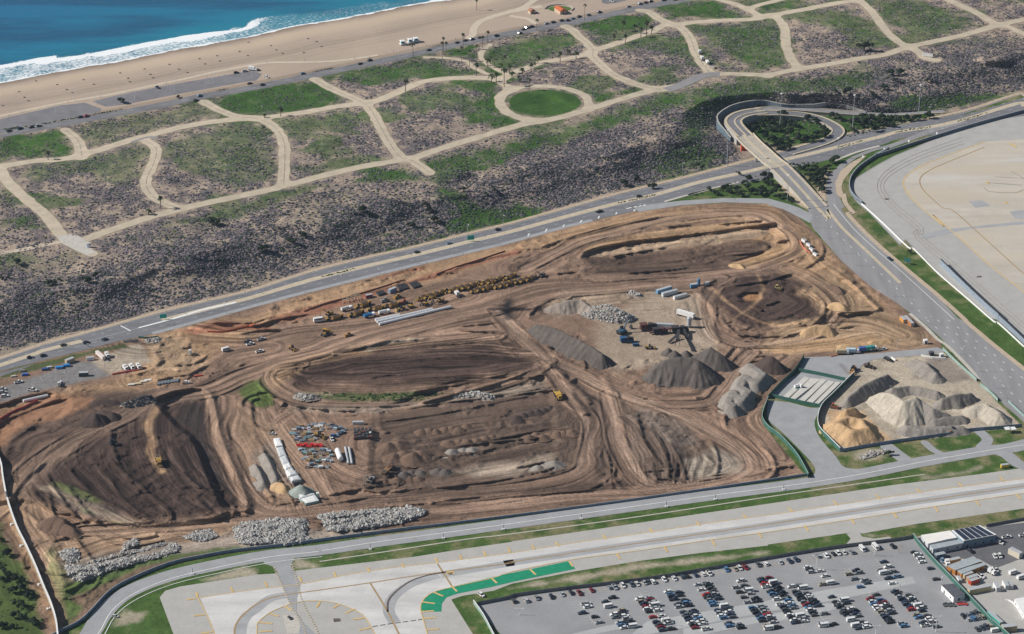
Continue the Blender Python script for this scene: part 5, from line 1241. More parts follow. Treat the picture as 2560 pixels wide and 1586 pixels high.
# ------------------------------------------------------------------ stockpiles
def pile_mat(name, col, var=.16):
    m, nt, b = new_mat(name, .95, .1)
    c = mix(nt, ramp(nt, pos_noise(nt, .18, 4, .6), [(.3, 0.0), (.7, 1.0)]), tuple(x * (1 - var) for x in col), tuple(x * (1 + var) for x in col))
    c = mix(nt, 1.0, c, ramp(nt, pos_noise(nt, 1.1, 3), [(.3, .85), (.7, 1.15)]), 'MULTIPLY')
    nt.links.new(c, b.inputs['Base Color']); bump(nt, b, pos_noise(nt, .9, 4), .5, .5)
    return m
PM = {k: pile_mat(k + '_pile_material', c) for k, c in dict(dark_gravel=(.115, .098, .088), brown_soil=(.15, .1, .073), dark_soil=(.075, .055, .048), pale_sand=(.42, .375, .31), orange_sand=(.46, .31, .175), grey_gravel=(.25, .225, .2), light_gravel=(.26, .235, .21), green_gravel=(.27, .3, .28), rubble_dirt=(.3, .25, .21)).items()}
def pile(name, P, hs, R, mat, label, group=None, catg='pile', top=None, rough=.5, seed=None, base=None, cellm=.85, parent=None):
    """P: pixels of the crest, hs: its height (one or per point), R: how far the slope runs out"""
    P = np.asarray(P, float); hs = np.broadcast_to(np.asarray(hs, float), len(P)).astype(float)
    g = np.array([Hs(x, y + h * 3.6) for (x, y), h in zip(P, hs)]) if base is None else np.full(len(P), base)
    q = np.stack(unproject(P[:, 0], P[:, 1], g + hs), 1)
    g0 = float(g.mean())
    lo = q[:, :2].min(0) - R * 1.25; hi = q[:, :2].max(0) + R * 1.25
    c0 = (lo + hi) / 2
    nx, ny = int((hi[0] - lo[0]) / cellm) + 2, int((hi[1] - lo[1]) / cellm) + 2
    x, y = np.meshgrid(np.linspace(lo[0], hi[0], nx), np.linspace(lo[1], hi[1], ny))
    best = np.full(x.shape, -9.0)
    segs = list(zip(range(len(q) - 1), range(1, len(q)))) or [(0, 0)]
    sd = len(BUILT) * 3.7; BUILT.append(1)
    R = R * .76; wob = 1 + (fbm(x, y, R * .9, 3, sd) - .5) * rough
    for i, j in segs:
        a, b_ = q[i], q[j]; d = b_[:2] - a[:2]; l2 = max(d @ d, 1e-6)
        t = np.clip(((x - a[0]) * d[0] + (y - a[1]) * d[1]) / l2, 0, 1)
        r = np.hypot(x - a[0] - t * d[0], y - a[1] - t * d[1]); h = hs[i] * (1 - t) + hs[j] * t
        ang = np.arctan2(y - a[1] - t * d[1], x - a[0] - t * d[0])
        gul = 1 + .1 * (vnoise(ang * 6 + sd, t * 12 + sd) - .5)
        Rr = R * h / hs.max() * wob * gul
        z = h * (1 - r / np.maximum(Rr, .1)) + (vnoise(ang * R * .75 + t * math.sqrt(l2) * .6, r * .12 + sd) - .5) * np.minimum(1.1, h * .16) * min(1, rough / .3) * np.clip(r / 2.5, 0, 1)
        if top: z = np.minimum(z, h * top)
        best = np.maximum(best, z)
    n2_ = (fbm(x, y, 3.0, 3, sd + 1) - .5)
    z = best + n2_ * min(.9, hs.max() * .14) * (best > 0)
    z = np.maximum(z, -.45)
    I = np.arange(nx * ny).reshape(ny, nx); keep = np.maximum(np.maximum(z[:-1, :-1], z[1:, 1:]), np.maximum(z[1:, :-1], z[:-1, 1:])) > -.42
    f = np.stack([I[:-1, :-1], I[:-1, 1:], I[1:, 1:], I[1:, :-1]], -1)[keep]
    u, inv = np.unique(f.ravel(), return_inverse=True)
    V = np.stack([x.ravel()[u] - c0[0], y.ravel()[u] - c0[1], z.ravel()[u]], 1)
    o = mesh_np(name, V, inv.reshape(-1, 4), mat, smooth_=True); o.location = (c0[0], c0[1], g0 - .05)
    o['_r'] = 0
    del o['_r']
    return tag(o, label, catg, group)
BUILT = []
G = 'gravel_pile'; S = 'sand_pile'; E = 'soil_heap'
pile(G, cat(K('22', '230,30 400,75 600,160 750,250 850,330')), [7, 9, 9.5, 9, 7.5], 14, PM['dark_gravel'], 'long dark grey brown gravel ridge along the curving haul road', rough=.35)
pile(G, K('22', '1340,465 1440,385 1560,355 1680,350 1760,385 1850,450 1930,525'), [6, 11, 13, 13.5, 12.5, 8, 3], 21, PM['dark_gravel'], 'largest dark gravel pile with a wide lit fan below its crest', rough=.3)
pile(G, K('22', '1760,310 1880,255 1950,300 2010,345 2070,390'), [7, 12, 9.5, 7, 4], 16, PM['dark_gravel'], 'dark gravel cone just behind the largest dark pile', rough=.3)
for s_, lb in (('1480,262', 'small dark cone left of the stacking conveyor tip'), ('1540,285', 'small dark cone right under the stacking conveyor tip'), ('1650,282', 'small dark cone right of the stacking conveyor tip')): pile(G, K('22', s_), 4.5, 6, PM['dark_gravel'], lb, rough=.3)
pile(G, K('22', '2250,390 2310,430 2370,480 2300,560 2200,500 2150,590 2230,650 2150,730 2090,650 2040,720 2085,770'), [7.5] * 11, 9.5, PM['light_gravel'], 'long flat topped pale gravel ramp with its dark shaded right side', rough=.12, top=.7)
pile(G, cat(K('22', '2400,340'), K('23', '40,340 95,380')), [7, 9, 7], 11, PM['dark_soil'], 'black soil pile at the upper end of the pale ramp ridge')
pile(S, K('23', '1080,680 1180,700 1290,765 1395,725 1365,800 1330,880 1290,970'), [8, 10, 11, 12, 9.5, 6, 3], 19, PM['pale_sand'], 'largest pale sand pile in the middle of the stockpile yard', rough=.3)
pile(S, K('23', '1410,735 1560,830 1720,890'), [10, 8.5, 4.5], 13, PM['light_gravel'], 'grey ridge running right and down from the largest pale sand pile', rough=.4)
pile(S, K('23', '1320,990 1500,1005 1840,1000'), [5, 5, 4], 9, PM['light_gravel'], 'low flat topped pale ridge at the foot of the largest sand pile', rough=.3, top=.8)
pile(S, K('23', '1180,640 1330,620 1480,640 1600,670'), [5, 4, 4, 4], 9, PM['light_gravel'], 'low pale ridge behind the largest pale sand pile')
pile(G, K('23', '1650,735 1760,700 1920,690'), [6, 7, 5], 10, PM['grey_gravel'], 'dark grey gravel ridge right behind the largest pale sand pile', rough=.5)
pile(G, K('23', '1570,935 1700,915 1830,900'), [4, 4, 4], 7, PM['grey_gravel'], 'rough grey ridge right of the largest sand pile foot', rough=.6)
pile(S, K('23', '650,950 760,905 880,930 940,1010 800,1035 680,970'), [7.5] * 6, 13, PM['orange_sand'], 'big flat topped orange sand pile in the corner of the stockpile yard', rough=.3, top=.9)
pile(S, K('23', '740,840 810,820'), [6.5, 6.5], 8, PM['orange_sand'], 'small orange sand cone behind the flat topped orange pile')
pile(G, K('23', '1400,365 1490,400 1590,500'), [5, 6.5, 5], 11, PM['grey_gravel'], 'brown grey gravel pile in the top right of the stockpile yard', rough=.35)
pile(G, K('23', '750,735 900,610 1000,560 1130,510'), [5, 7, 7, 6], 9.5, PM['grey_gravel'], 'steep dark grey gravel bank along the left of the stockpile yard', rough=.45)
pile(S, K('23', '1960,810 2050,790 2180,865'), [5, 6, 6], 12, PM['pale_sand'], 'pale sand pile in the right corner of the stockpile yard', rough=.35)
pile(S, K('23', '360,75 450,45 570,55'), [4, 5.5, 5], 10, PM['orange_sand'], 'orange sand pile alone on the dirt above the site entrance road', rough=.5)
pile(S, K('23', '690,235 760,225 860,232'), [2, 2.4, 2], 5, PM['orange_sand'], 'low orange sand ridge beside the row of parked trucks')
pile(S, K('23', '980,200 1060,180 1140,175'), [1.6, 2, 2], 4.5, PM['orange_sand'], 'low orange sand ridge right end above the entrance road')
pile(E, K('13', '630,1340 680,1350 720,1385'), [3, 3.5, 3], 7, PM['orange_sand'], 'orange sandy heap at the corner of the diagonal bank')
pile(E, K('13', '590,1170 650,1190 690,1230'), [2.5, 3, 2.5], 6, PM['brown_soil'], 'brown soil heap midway along the diagonal bank')
pile(S, K('12', '2090,985 2150,985 2190,1005'), [2, 2.5, 2], 5, PM['orange_sand'], 'small orange rock heap at the right end of the oval basin')
pile(E, K('30', '440,420 530,395 600,420'), [5, 7, 6], 10, PM['brown_soil'], 'brown soil pile near the white topped wall', rough=.4)
pile(E, K('30', '620,460 700,520'), [4, 3], 7, PM['brown_soil'], 'lower brown soil heap right of the soil pile near the wall')
pile(E, K('20', '830,890 900,880 960,895'), [5, 6.5, 5], 10, PM['dark_soil'], 'dark soil pile above the left excavation haul road', rough=.4)
pile(E, K('20', '960,850 1060,870'), [4, 4], 8, PM['dark_soil'], 'dark soil ridge right of the dark soil pile above the haul road')
pile(E, K('20', '900,760 1030,745 1100,770'), [2.5, 3, 2], 6, PM['dark_soil'], 'low dark soil ridge below the contractor yard')
pile(G, K('31', '415,98 440,100'), 5, 7.5, PM['green_gravel'], 'greenish grey gravel cone between white sheeted stacks', rough=.25)
pile(S, K('31', '190,85 250,70 270,110'), [3, 3.5, 3], 6, PM['orange_sand'], 'small tan soil heap left of the greenish gravel cone')
for i, s_ in enumerate(('-10,1360 30,1430 70,1520', '75,1250 120,1330 190,1490')): pile(G, K('21', s_), [3, 4, 3.5], 6, PM['grey_gravel'], ('left' if i == 0 else 'right') + ' one of two long grey gravel heaps left of the white sheeted row', rough=.3)
for i, (rc, s_, col, nm) in enumerate((('21', '1560,1035 1640,1022 1700,1030 1790,1012 1850,1002 1910,1012 1985,985', 'brown_soil', 'brown soil heap in the top heap row of the sunken yard'), ('21', '1820,1135 1920,1128 2000,1128 2085,1120 2165,1098 2235,1085', 'brown_soil', 'brown soil heap in the second heap row of the sunken yard'),
                                       ('21', '1250,1160 1340,1140 1400,1230 1300,1260 1480,1255 1560,1235', 'brown_soil', 'brown soil heap in the left cluster of the sunken yard'), ('21', '1850,1225 1950,1210 2040,1205', 'grey_gravel', 'rough grey heap in the middle of the sunken yard'),
                                       ('21', '1390,1435 1470,1420 1560,1425 1720,1400 1790,1410', 'dark_gravel', 'grey brown heap in the lowest heap row of the sunken yard'), ('22', '40,905 110,878 180,855 240,842 300,832 355,812', 'dark_soil', 'dark heap in the row beside the yellow dump truck'),
                                       ('22', '160,1090 225,1062 290,1082 370,1062 430,1052 490,1045 565,1035', 'brown_soil', 'brown heap in the right hand row of the sunken yard'), ('22', '250,1375 330,1345 400,1330', 'grey_gravel', 'grey heap in the bottom right of the sunken yard'), ('31', '1210,45 1330,30 1450,15 1530,20', 'brown_soil', 'brown heap beside the lowest excavator'))):
    P = K(rc, s_); P = P[np.argsort(P[:, 0])]
    for k_, q_ in enumerate(P):
        h = 1.9 + .9 * random.random() + (1.6 if 'left cluster' in nm else 0)
        pile(E, q_[None], h, h * 2.5, PM[col], f'{nm}, {nth(k_ + 1)} from the left', nm.split(' in the ')[-1] if ' in the ' in nm else 'heaps by the excavator', rough=.5)

# ---- broken concrete
CH = MB()
M_CHUNK = matte('broken_concrete', (.4, .39, .37), .34, .6, fine=2.0)
def chunks(n, area, mesh_h, seed, size):
    r = np.random.default_rng(seed); V = []; F = []
    cube = np.array([(-1, -1, -1), (1, -1, -1), (1, 1, -1), (-1, 1, -1), (-1, -1, 1), (1, -1, 1), (1, 1, 1), (-1, 1, 1)], float)
    fq = np.array([(3, 2, 1, 0), (4, 5, 6, 7), (0, 1, 5, 4), (1, 2, 6, 5), (2, 3, 7, 6), (3, 0, 4, 7)])
    for i in range(n):
        x, y, z = area(r)
        s = size * (.4 + .8 * r.random() ** 2) * np.array([1, .6 + .4 * r.random(), .25 + .35 * r.random()])
        A = np.array(Matrix.Rotation(r.random() * 6.28, 3, 'Z') @ Matrix.Rotation((r.random() - .5) * 1.8, 3, 'X') @ Matrix.Rotation((r.random() - .5) * 1.4, 3, 'Y'))
        V.append((cube * s * (1 + (r.random((8, 3)) - .5) * .6)) @ A.T + np.array([x, y, z])); F.append(fq + 8 * i)
    return np.concatenate(V), np.concatenate(F)
def rubble(P, h, label, size=1.2, density=.9, seed=1, mat=None):
    """a low spread of broken concrete slabs inside the outline P"""
    P = smooth(np.concatenate([P, P[:1]]), 3)[:-1]
    f = poly_sdf(P, 40); w = window(P, 20)
    c = P.mean(0); o0 = W(c[0], c[1]); root = empty('rubble_pile', tuple(o0))
    hh = h * (1 - np.exp(np.minimum(f[w], 0) / 2.5)) * (.55 + .9 * fbm(G0X[w], G0Y[w], 5, 3, seed)) - .25
    ff = f[w]; I = np.arange(ff.size).reshape(ff.shape); sel = ff < 1.0
    X_, Y_, Z_ = unproject(GPX[w], GPY[w], H[w] + np.where(sel, hh, -.3))
    k_ = sel[:-1, :-1] & sel[1:, 1:] & sel[1:, :-1] & sel[:-1, 1:]
    fq = np.stack([I[:-1, :-1], I[1:, :-1], I[1:, 1:], I[:-1, 1:]], -1)[k_]; u, inv = np.unique(fq.ravel(), return_inverse=True)
    V = np.stack([X_.ravel()[u], Y_.ravel()[u], Z_.ravel()[u]], 1) - o0
    mesh_np('dirt_mound', V, inv.reshape(-1, 4), PM['rubble_dirt'], root, smooth_=True)
    ins = np.argwhere(ff < -.5); ar = 0.0
    cw = cellA[w]; wt_ = np.array([cw[a, b_] for a, b_ in ins]); ar = wt_.sum(); cp_ = np.cumsum(wt_) / max(ar, 1e-6)
    def area(r):
        a, b_ = ins[min(np.searchsorted(cp_, r.random()), len(ins) - 1)]
        return X_[a, b_] - o0[0] + r.normal() * .5, Y_[a, b_] - o0[1] + r.normal() * .5, Z_[a, b_] - o0[2] + size * .12
    size *= .6
    V, F = chunks(int(min(ar * density * 2.4, 3200)), area, h, seed, size)
    tag(mesh_np('concrete_chunks', V, F, mat or M_CHUNK, root), kind='stuff')
    return tag(root, label, 'rubble pile')
rubble(cat(K('30', '2200,500 2300,455 2419,440'), K('31', '100,430 300,415 480,420 490,500 470,560 530,610 430,650 300,670 100,660'), K('30', '2300,665 2220,600')), 2.5, 'wide white broken concrete heap left of the dirt gap', 1.25, 1.1, 3)
rubble(K('31', '570,390 640,370 900,345 1300,315 1480,305 1590,330 1600,370 1500,420 1300,480 1000,520 720,545 660,520 620,450'), 2.5, 'long white broken concrete heap right of the dirt gap', 1.25, 1.1, 4)
rubble(K('30', '610,850 800,860 1100,800 1250,770 1500,740 1640,640 1700,720 1500,790 1250,860 1000,930 850,1000 720,1010 640,950'), 2.2, 'lower long band of broken concrete above the curving service road', 1.15, 1.1, 5)
rubble(K('30', '555,730 620,700 720,705 755,770 700,840 640,840 570,800'), 2.0, 'small white concrete heap at the left end of the rubble', 1.15, 1.2, 6)
rubble(K('30', '1150,720 1170,660 1270,600 1320,620 1300,670 1200,720'), 1.8, 'small white concrete heap behind the rubble band', 1.1, 1.2, 7)
rubble(K('30', '1720,590 1850,540 1980,520 2050,560 2040,600 1900,640 1750,610'), 1.8, 'rounded grey rubble heap between band and wide white heap', 1.0, 1.2, 8)
rubble(K('30', '830,820 1000,780 1180,720 1330,700 1500,650 1600,640 1600,660 1400,720 1200,760 1000,810 860,840'), 1.6, 'narrow upper band of broken concrete with dirt between', 1.0, .8, 18)
pile('rubble_pile', cat(K('12', '380,1370 520,1325 640,1320 740,1385')), [4, 7, 7, 5], 13, PM['rubble_dirt'], 'brown dirt and rubble mound beside the aircraft shadow', rough=.6)
def rub_on(P, h, R, label, seed, mat=None, sz=.72, n=1000):
    o = pile('rubble_pile', P, h, R, PM['rubble_dirt'], label, rough=.6)
    me = o.data; co = np.empty(len(me.vertices) * 3, np.float32); me.vertices.foreach_get('co', co); co = co.reshape(-1, 3); co = co[co[:, 2] > .1]
    def area(r):
        v = co[r.integers(len(co))]; return v[0] + r.normal() * .3, v[1] + r.normal() * .3, v[2] + .1
    V, F = chunks(n, area, 1, seed, sz)
    tag(mesh_np('concrete_chunks', V, F, mat or M_CHUNK, o), kind='stuff')
    return o
rub_on(K('12', '780,1385 900,1370 1000,1410 1080,1450'), [6, 8, 7, 5], 13, 'pale grey broken concrete mound beside the dirt and rubble mound', 9)
rub_on(K('12', '1130,1240 1190,1255'), 2, 4, 'small round rubble heap on the tan pad near blue containers', 10, n=90)
rub_on(K('20', '1180,770 1290,750 1400,715'), [2.5, 3, 3], 6, 'dark rubble heap on the upper edge of the left excavation', 11, matte('dark_rubble', (.07, .07, .075), .4, 1.0), n=220)
rub_on(K('21', '1900,710 2050,690 2190,690'), [1.5, 2, 2], 5, 'grey rubble ridge right of the green mound foot', 12, n=220)
rub_on(K('23', '900,1290 1000,1250 1090,1240'), [1, 1.2, 1], 4, 'flat broken concrete below the stockpile yard fence', 13, n=120)
rub_on(K('20', '1410,180 1480,172'), 1.6, 4, 'white rubble heap beside the parkway entrance', 14, n=90)
rub_on(K('21', '400,700 470,705 560,715'), [1.5, 2, 1.5], 4.5, 'pale rubble at the left foot of the long mound', 15, n=120)
# ------------------------------------------------------------------ vehicles, machines and small structures
M_PAINT = paint('body_paint', .3, .5); M_YELM = paint('machine_paint', .55, .35); M_CONT = paint('container_paint', .6, .3)
M_GLASS = matte('dark_glass', (.018, .024, .032), .2, 1.0, rough=.12, spec=.6); M_TYRE = matte('black_rubber', (.022, .022, .024), .2, 3.0)
def wheel_mb(c, r, w_): return MB().cyl((c[0], c[1] - w_ / 2, c[2]), r, w_, 10, 'y')
class Proto:
    """parts: (name, mesh, uses the thing's colour)"""
    def __init__(s, name, catg, parts, root=None): s.name, s.cat, s.parts, s.root = name, catg, parts, root
    def put(s, loc, rz, color, label, group=None, scale=1.0, name=None, catg=None):
        if s.root is not None:
            t = bpy.data.objects.new(name or s.name, s.root); link(t); t.location = loc; t.rotation_euler[2] = rz
        else: t = empty(name or s.name, loc, rz)
        t.scale = (scale,) * 3; t.color = (*color, 1)
        for n, me in s.parts:
            o = bpy.data.objects.new(n, me); link(o, t); o.color = (*color, 1)
        return tag(t, label, catg or s.cat, group)
def car_body(L_, W_, h1, h2, cab, bed=None, wr=.34):
    b = MB(); x = L_ / 2; y = W_ / 2
    b.hexa([(-x, -y, .25), (x, -y * .92, .25), (x, y * .92, .25), (-x, y, .25)], [(-x + .06, -y * .96, h1), (x - .15, -y * .88, h1 - .14), (x - .15, y * .88, h1 - .14), (-x + .06, y * .96, h1)], 0)
    c0, c1 = cab
    b.hexa([(c0 + .5, -y * .74, h2 - .05), (c1 - .75, -y * .74, h2 - .05), (c1 - .75, y * .74, h2 - .05), (c0 + .5, y * .74, h2 - .05)], [(c0 + .6, -y * .7, h2), (c1 - .85, -y * .7, h2), (c1 - .85, y * .7, h2), (c0 + .6, y * .7, h2)], 0)
    if bed: b.box(bed[0], bed[1], -y * .75, y * .75, h1 + .004, h1 + .01, 1)
    for sx in (-1, 1):
        for sy in (-1, 1): b.cyl((sx * L_ * .31, sy * (y - .08) - .1, wr), wr, .2, 8, 'y', 1)
    g = MB(); g.hexa([(c0, -y * .86, h1 - .02), (c1, -y * .84, h1 - .1), (c1, y * .84, h1 - .1), (c0, y * .86, h1 - .02)], [(c0 + .5, -y * .74, h2 - .05), (c1 - .75, -y * .74, h2 - .05), (c1 - .75, y * .74, h2 - .05), (c0 + .5, y * .74, h2 - .05)])
    return b.data('car', [M_PAINT, M_TYRE]), g.data('windows', [M_GLASS])
def mkcar(name, catg, *a, **k):
    b, g = car_body(*a, **k); return Proto(name, catg, [('windows', g)], b)
SEDAN = mkcar('parked_car', 'car', 4.7, 1.82, .88, 1.42, (-1.95, 1.2))
SUV = mkcar('parked_car', 'car', 4.8, 1.92, 1.02, 1.72, (-2.25, 1.2), wr=.38)
HATCH = mkcar('parked_car', 'car', 4.2, 1.76, .9, 1.5, (-2.0, 1.05))
PICK = mkcar('pickup_truck', 'pickup truck', 5.6, 1.98, 1.05, 1.82, (-.7, 1.6), bed=(-2.6, -.9), wr=.4)
vb_ = MB().box(-2.7, 2.0, -.98, .98, .35, 2.3, 0, tx=.08, ty=.1).hexa([(2.0, -.98, .35), (2.8, -.9, .35), (2.8, .9, .35), (2.0, .98, .35)], [(1.92, -.88, 1.5), (2.7, -.8, 1.05), (2.7, .8, 1.05), (1.92, .88, 1.5)])
for sx in (-1, 1):
    for sy in (-1, 1): vb_.cyl((sx * 1.75, sy * .9 - .1, .37), .37, .2, 8, 'y', 1)
vg = MB().hexa([(1.93, -.87, 1.52), (2.55, -.8, 1.15), (2.55, .8, 1.15), (1.93, .87, 1.52)], [(1.9, -.82, 2.1), (1.98, -.8, 2.1), (1.98, .8, 2.1), (1.9, .82, 2.1)]).box(-1.9, 1.7, -.995, .995, 1.35, 1.85)
VAN = Proto('van', 'van', [('windows', vg.data('windows', [M_GLASS]))], vb_.data('van', [M_PAINT, M_TYRE]))
def wheels(xs, y, r, w_): return [('wheel', wheel_mb((x, sy * y, r), r, w_).data('wheel', [M_TYRE])) for x in xs for sy in (-1, 1)]
def boxtruck(body, L_):
    cab = MB().hexa([(L_ / 2 - 2.0, -1.15, .7), (L_ / 2, -1.1, .7), (L_ / 2, 1.1, .7), (L_ / 2 - 2.0, 1.15, .7)], [(L_ / 2 - 2.0, -1.1, 2.6), (L_ / 2 - .5, -1.05, 2.6), (L_ / 2 - .5, 1.05, 2.6), (L_ / 2 - 2.0, 1.1, 2.6)])
    gl = MB().hexa([(L_ / 2 - .55, -.95, 1.7), (L_ / 2 - .2, -.95, 1.6), (L_ / 2 - .2, .95, 1.6), (L_ / 2 - .55, .95, 1.7)], [(L_ / 2 - .6, -.9, 2.5), (L_ / 2 - .42, -.9, 2.5), (L_ / 2 - .42, .9, 2.5), (L_ / 2 - .6, .9, 2.5)])
    ch = MB().box(-L_ / 2, L_ / 2 - .3, -.5, .5, .6, .9)
    return [('cab', cab.data('cab', [M_WHITEP])), ('windscreen', gl.data('windscreen', [M_GLASS])), ('chassis', ch.data('chassis', [M_DSTEEL])), body] + wheels((-L_ / 2 + 1.2, -L_ / 2 + 2.3, L_ / 2 - 1.0), 1.0, .5, .35)
TANKER = Proto('tank_truck', 'tank truck', boxtruck(('tank', MB().cyl((-4.2, 0, 1.9), 1.15, 5.6, 14, 'x').data('tank', [M_PAINT])), 8.6))
BOXT = Proto('box_truck', 'box truck', boxtruck(('cargo_box', MB().box(-4.1, 1.8, -1.2, 1.2, .95, 3.3).data('cargo_box', [M_CONT])), 8.4))
SEMI = Proto('semi_truck', 'truck', boxtruck(('sleeper', MB().box(-1.3, 1.0, -1.15, 1.15, .95, 3.2, ty=.1).data('sleeper', [M_PAINT])), 7.0))
TRAIL = Proto('box_trailer', 'trailer', [('cargo_box', MB().box(-6.5, 6.5, -1.25, 1.25, 1.1, 3.9).data('cargo_box', [M_CONT])), ('landing_leg', MB().box(4.2, 4.5, -.9, .9, 0, 1.1).data('landing_leg', [M_DSTEEL]))] + wheels((-5.4, -4.2), 1.0, .5, .4))
# earth movers
M_SOILLOAD = matte('dark_soil_load', (.07, .045, .035), .25, .8)
def box(n, mats, *a, **k): return (n, MB().box(*a, **k).data(n, mats))
SCRAPER = Proto('wheel_scraper', 'scraper', [
    box('tractor', [M_YELM], 2.6, 6.4, -1.2, 1.2, .9, 2.1, tx=.2, ty=.1), box('cab', [M_GLASS], 3.2, 4.6, -.1, 1.1, 2.1, 3.3, tx=.15, ty=.1), box('gooseneck', [M_YELM], .6, 3.2, -.35, .35, 1.9, 2.5),
    ('bowl', MB().hexa([(-4.2, -1.5, .5), (1.0, -1.5, .3), (1.0, 1.5, .3), (-4.2, 1.5, .5)], [(-4.6, -1.6, 2.5), (1.2, -1.6, 2.2), (1.2, 1.6, 2.2), (-4.6, 1.6, 2.5)]).data('bowl', [M_YELM])), box('bowl_load', [M_SOILLOAD], -4.2, .9, -1.3, 1.3, 2.3, 2.52), box('engine', [M_YELM], -6.6, -4.6, -.9, .9, 1.1, 2.6, tx=.2, ty=.1)] + wheels((5.0, -4.9), 1.25, 1.05, .8))
def track(sy, l, r=.5): return ('track', MB().hexa([(-l, sy - .3, .05), (l, sy - .3, .05), (l, sy + .3, .05), (-l, sy + .3, .05)], [(-l - .2, sy - .3, .95), (l + .1, sy - .3, .95), (l + .1, sy + .3, .95), (-l - .2, sy + .3, .95)]).data('track', [M_DSTEEL]))
DOZER = Proto('bulldozer', 'bulldozer', [track(-1.15, 1.9), track(1.15, 1.9), box('hull', [M_YELM], -1.7, 2.0, -.8, .8, .5, 1.7, tx=.1, ty=.1), box('cab', [M_GLASS], -1.1, .4, -.7, .7, 1.7, 2.9, tx=.1, ty=.08), box('cab_roof', [M_YELM], -1.2, .5, -.8, .8, 2.9, 3.05), ('blade', MB().hexa([(2.5, -2, .1), (2.75, -2, .1), (2.75, 2, .1), (2.5, 2, .1)], [(2.6, -2, 1.4), (2.85, -2, 1.4), (2.85, 2, 1.4), (2.6, 2, 1.4)]).data('blade', [M_YELM])),
                                         ('push_arm', MB().box(-.4, 2.5, -1.6, -1.48, .5, .75).data('push_arm', [M_YELM])), ('push_arm', MB().box(-.4, 2.5, 1.48, 1.6, .5, .75).data('push_arm', [M_YELM])), ('ripper', MB().box(-2.9, -1.7, -.7, .7, .6, .9).data('ripper', [M_DSTEEL]))])
EXCAV = Proto('excavator', 'excavator', [track(-1.2, 2.0), track(1.2, 2.0), box('hull', [M_YELM], -2.4, 1.3, -1.3, 1.3, 1.1, 2.1, tx=.1, ty=.05), box('cab', [M_GLASS], -.1, 1.4, .3, 1.25, 2.1, 3.1, tx=.1), ('counterweight', MB().box(-2.9, -2.4, -1.25, 1.25, 1.2, 2.3).data('counterweight', [M_DSTEEL])),
                                         ('boom', MB().tube((1.0, -.2, 1.8), (3.6, -.2, 5.2), .32, 6, r2=.3).tube((3.6, -.2, 5.2), (6.0, -.2, 4.9), .3, 6, r2=.22).data('boom', [M_YELM])), ('stick', MB().tube((6.0, -.2, 5.1), (6.6, -.2, 1.6), .24, 6, r2=.17).data('stick', [M_YELM])), ('bucket', MB().box(5.9, 7.0, -.8, .4, .2, 1.5, tx=.2).data('bucket', [M_DSTEEL]))])
LOADER = Proto('wheel_loader', 'loader', [box('engine_hood', [M_YELM], -3.2, -.6, -1, 1, .9, 2.0, ty=.1), box('cab', [M_GLASS], -.7, .7, -.75, .75, 1.5, 3.2, tx=.1), box('front_frame', [M_YELM], .6, 2.0, -.7, .7, .8, 1.6), ('lift_arm', MB().tube((1.2, -.6, 1.6), (3.2, -.6, .7), .16).data('lift_arm', [M_YELM])), ('lift_arm', MB().tube((1.2, .6, 1.6), (3.2, .6, .7), .16).data('lift_arm', [M_YELM])),
                                         ('bucket', MB().hexa([(3.1, -1.5, .15), (4.3, -1.5, .1), (4.3, 1.5, .1), (3.1, 1.5, .15)], [(3.2, -1.5, 1.3), (3.6, -1.5, 1.3), (3.6, 1.5, 1.3), (3.2, 1.5, 1.3)]).data('bucket', [M_YELM]))] + wheels((-1.6, 1.6), 1.15, .8, .6))
DUMP = Proto('dump_truck', 'dump truck', [box('cab', [M_YELM], 2.6, 4.6, -1.2, 1.2, 1.0, 3.0, tx=.3, ty=.1), box('windscreen', [M_GLASS], 3.4, 4.48, -1.0, 1.0, 2.1, 2.8), ('bed', MB().hexa([(-4.4, -1.2, 1.5), (2.0, -1.2, 1.4), (2.0, 1.2, 1.4), (-4.4, 1.2, 1.5)], [(-5.0, -1.6, 2.9), (2.4, -1.6, 3.1), (2.4, 1.6, 3.1), (-5.0, 1.6, 2.9)]).data('bed', [M_YELM])), box('bed_load', [M_DSTEEL], -4.6, 2.1, -1.3, 1.3, 2.8, 2.98), box('chassis', [M_DSTEEL], -4.4, 4.0, -.5, .5, .8, 1.3)] + wheels((3.2, -1.6, -3.4), 1.25, .85, .6))
CONT20 = Proto('shipping_container', 'container', [('door', MB().box(3.04, 3.08, -1.15, 1.15, .15, 2.5).data('door', [M_STEEL])), ('roof', MB().box(-3.0, 3.0, -1.18, 1.18, 2.62, 2.67).data('roof', [M_STEEL]))], MB().box(-3.05, 3.04, -1.22, 1.22, 0, 2.62).data('container', [M_CONT]))
CONT40 = Proto('shipping_container', 'container', [('door', MB().box(6.1, 6.14, -1.15, 1.15, .15, 2.5).data('door', [M_STEEL])), ('roof', MB().box(-6.05, 6.05, -1.18, 1.18, 2.62, 2.67).data('roof', [M_STEEL]))], MB().box(-6.1, 6.1, -1.22, 1.22, 0, 2.62).data('container', [M_CONT]))
TOILET = Proto('portable_toilet', 'portable toilet', [('door', MB().box(.56, .6, -.4, .4, .1, 2.0).data('door', [M_WHITEP])), ('roof', MB().box(-.6, .6, -.6, .6, 2.1, 2.35, tx=.15, ty=.1).data('roof', [M_WHITEP]))], MB().box(-.56, .56, -.56, .56, 0, 2.1).data('portable_toilet', [M_CONT]))
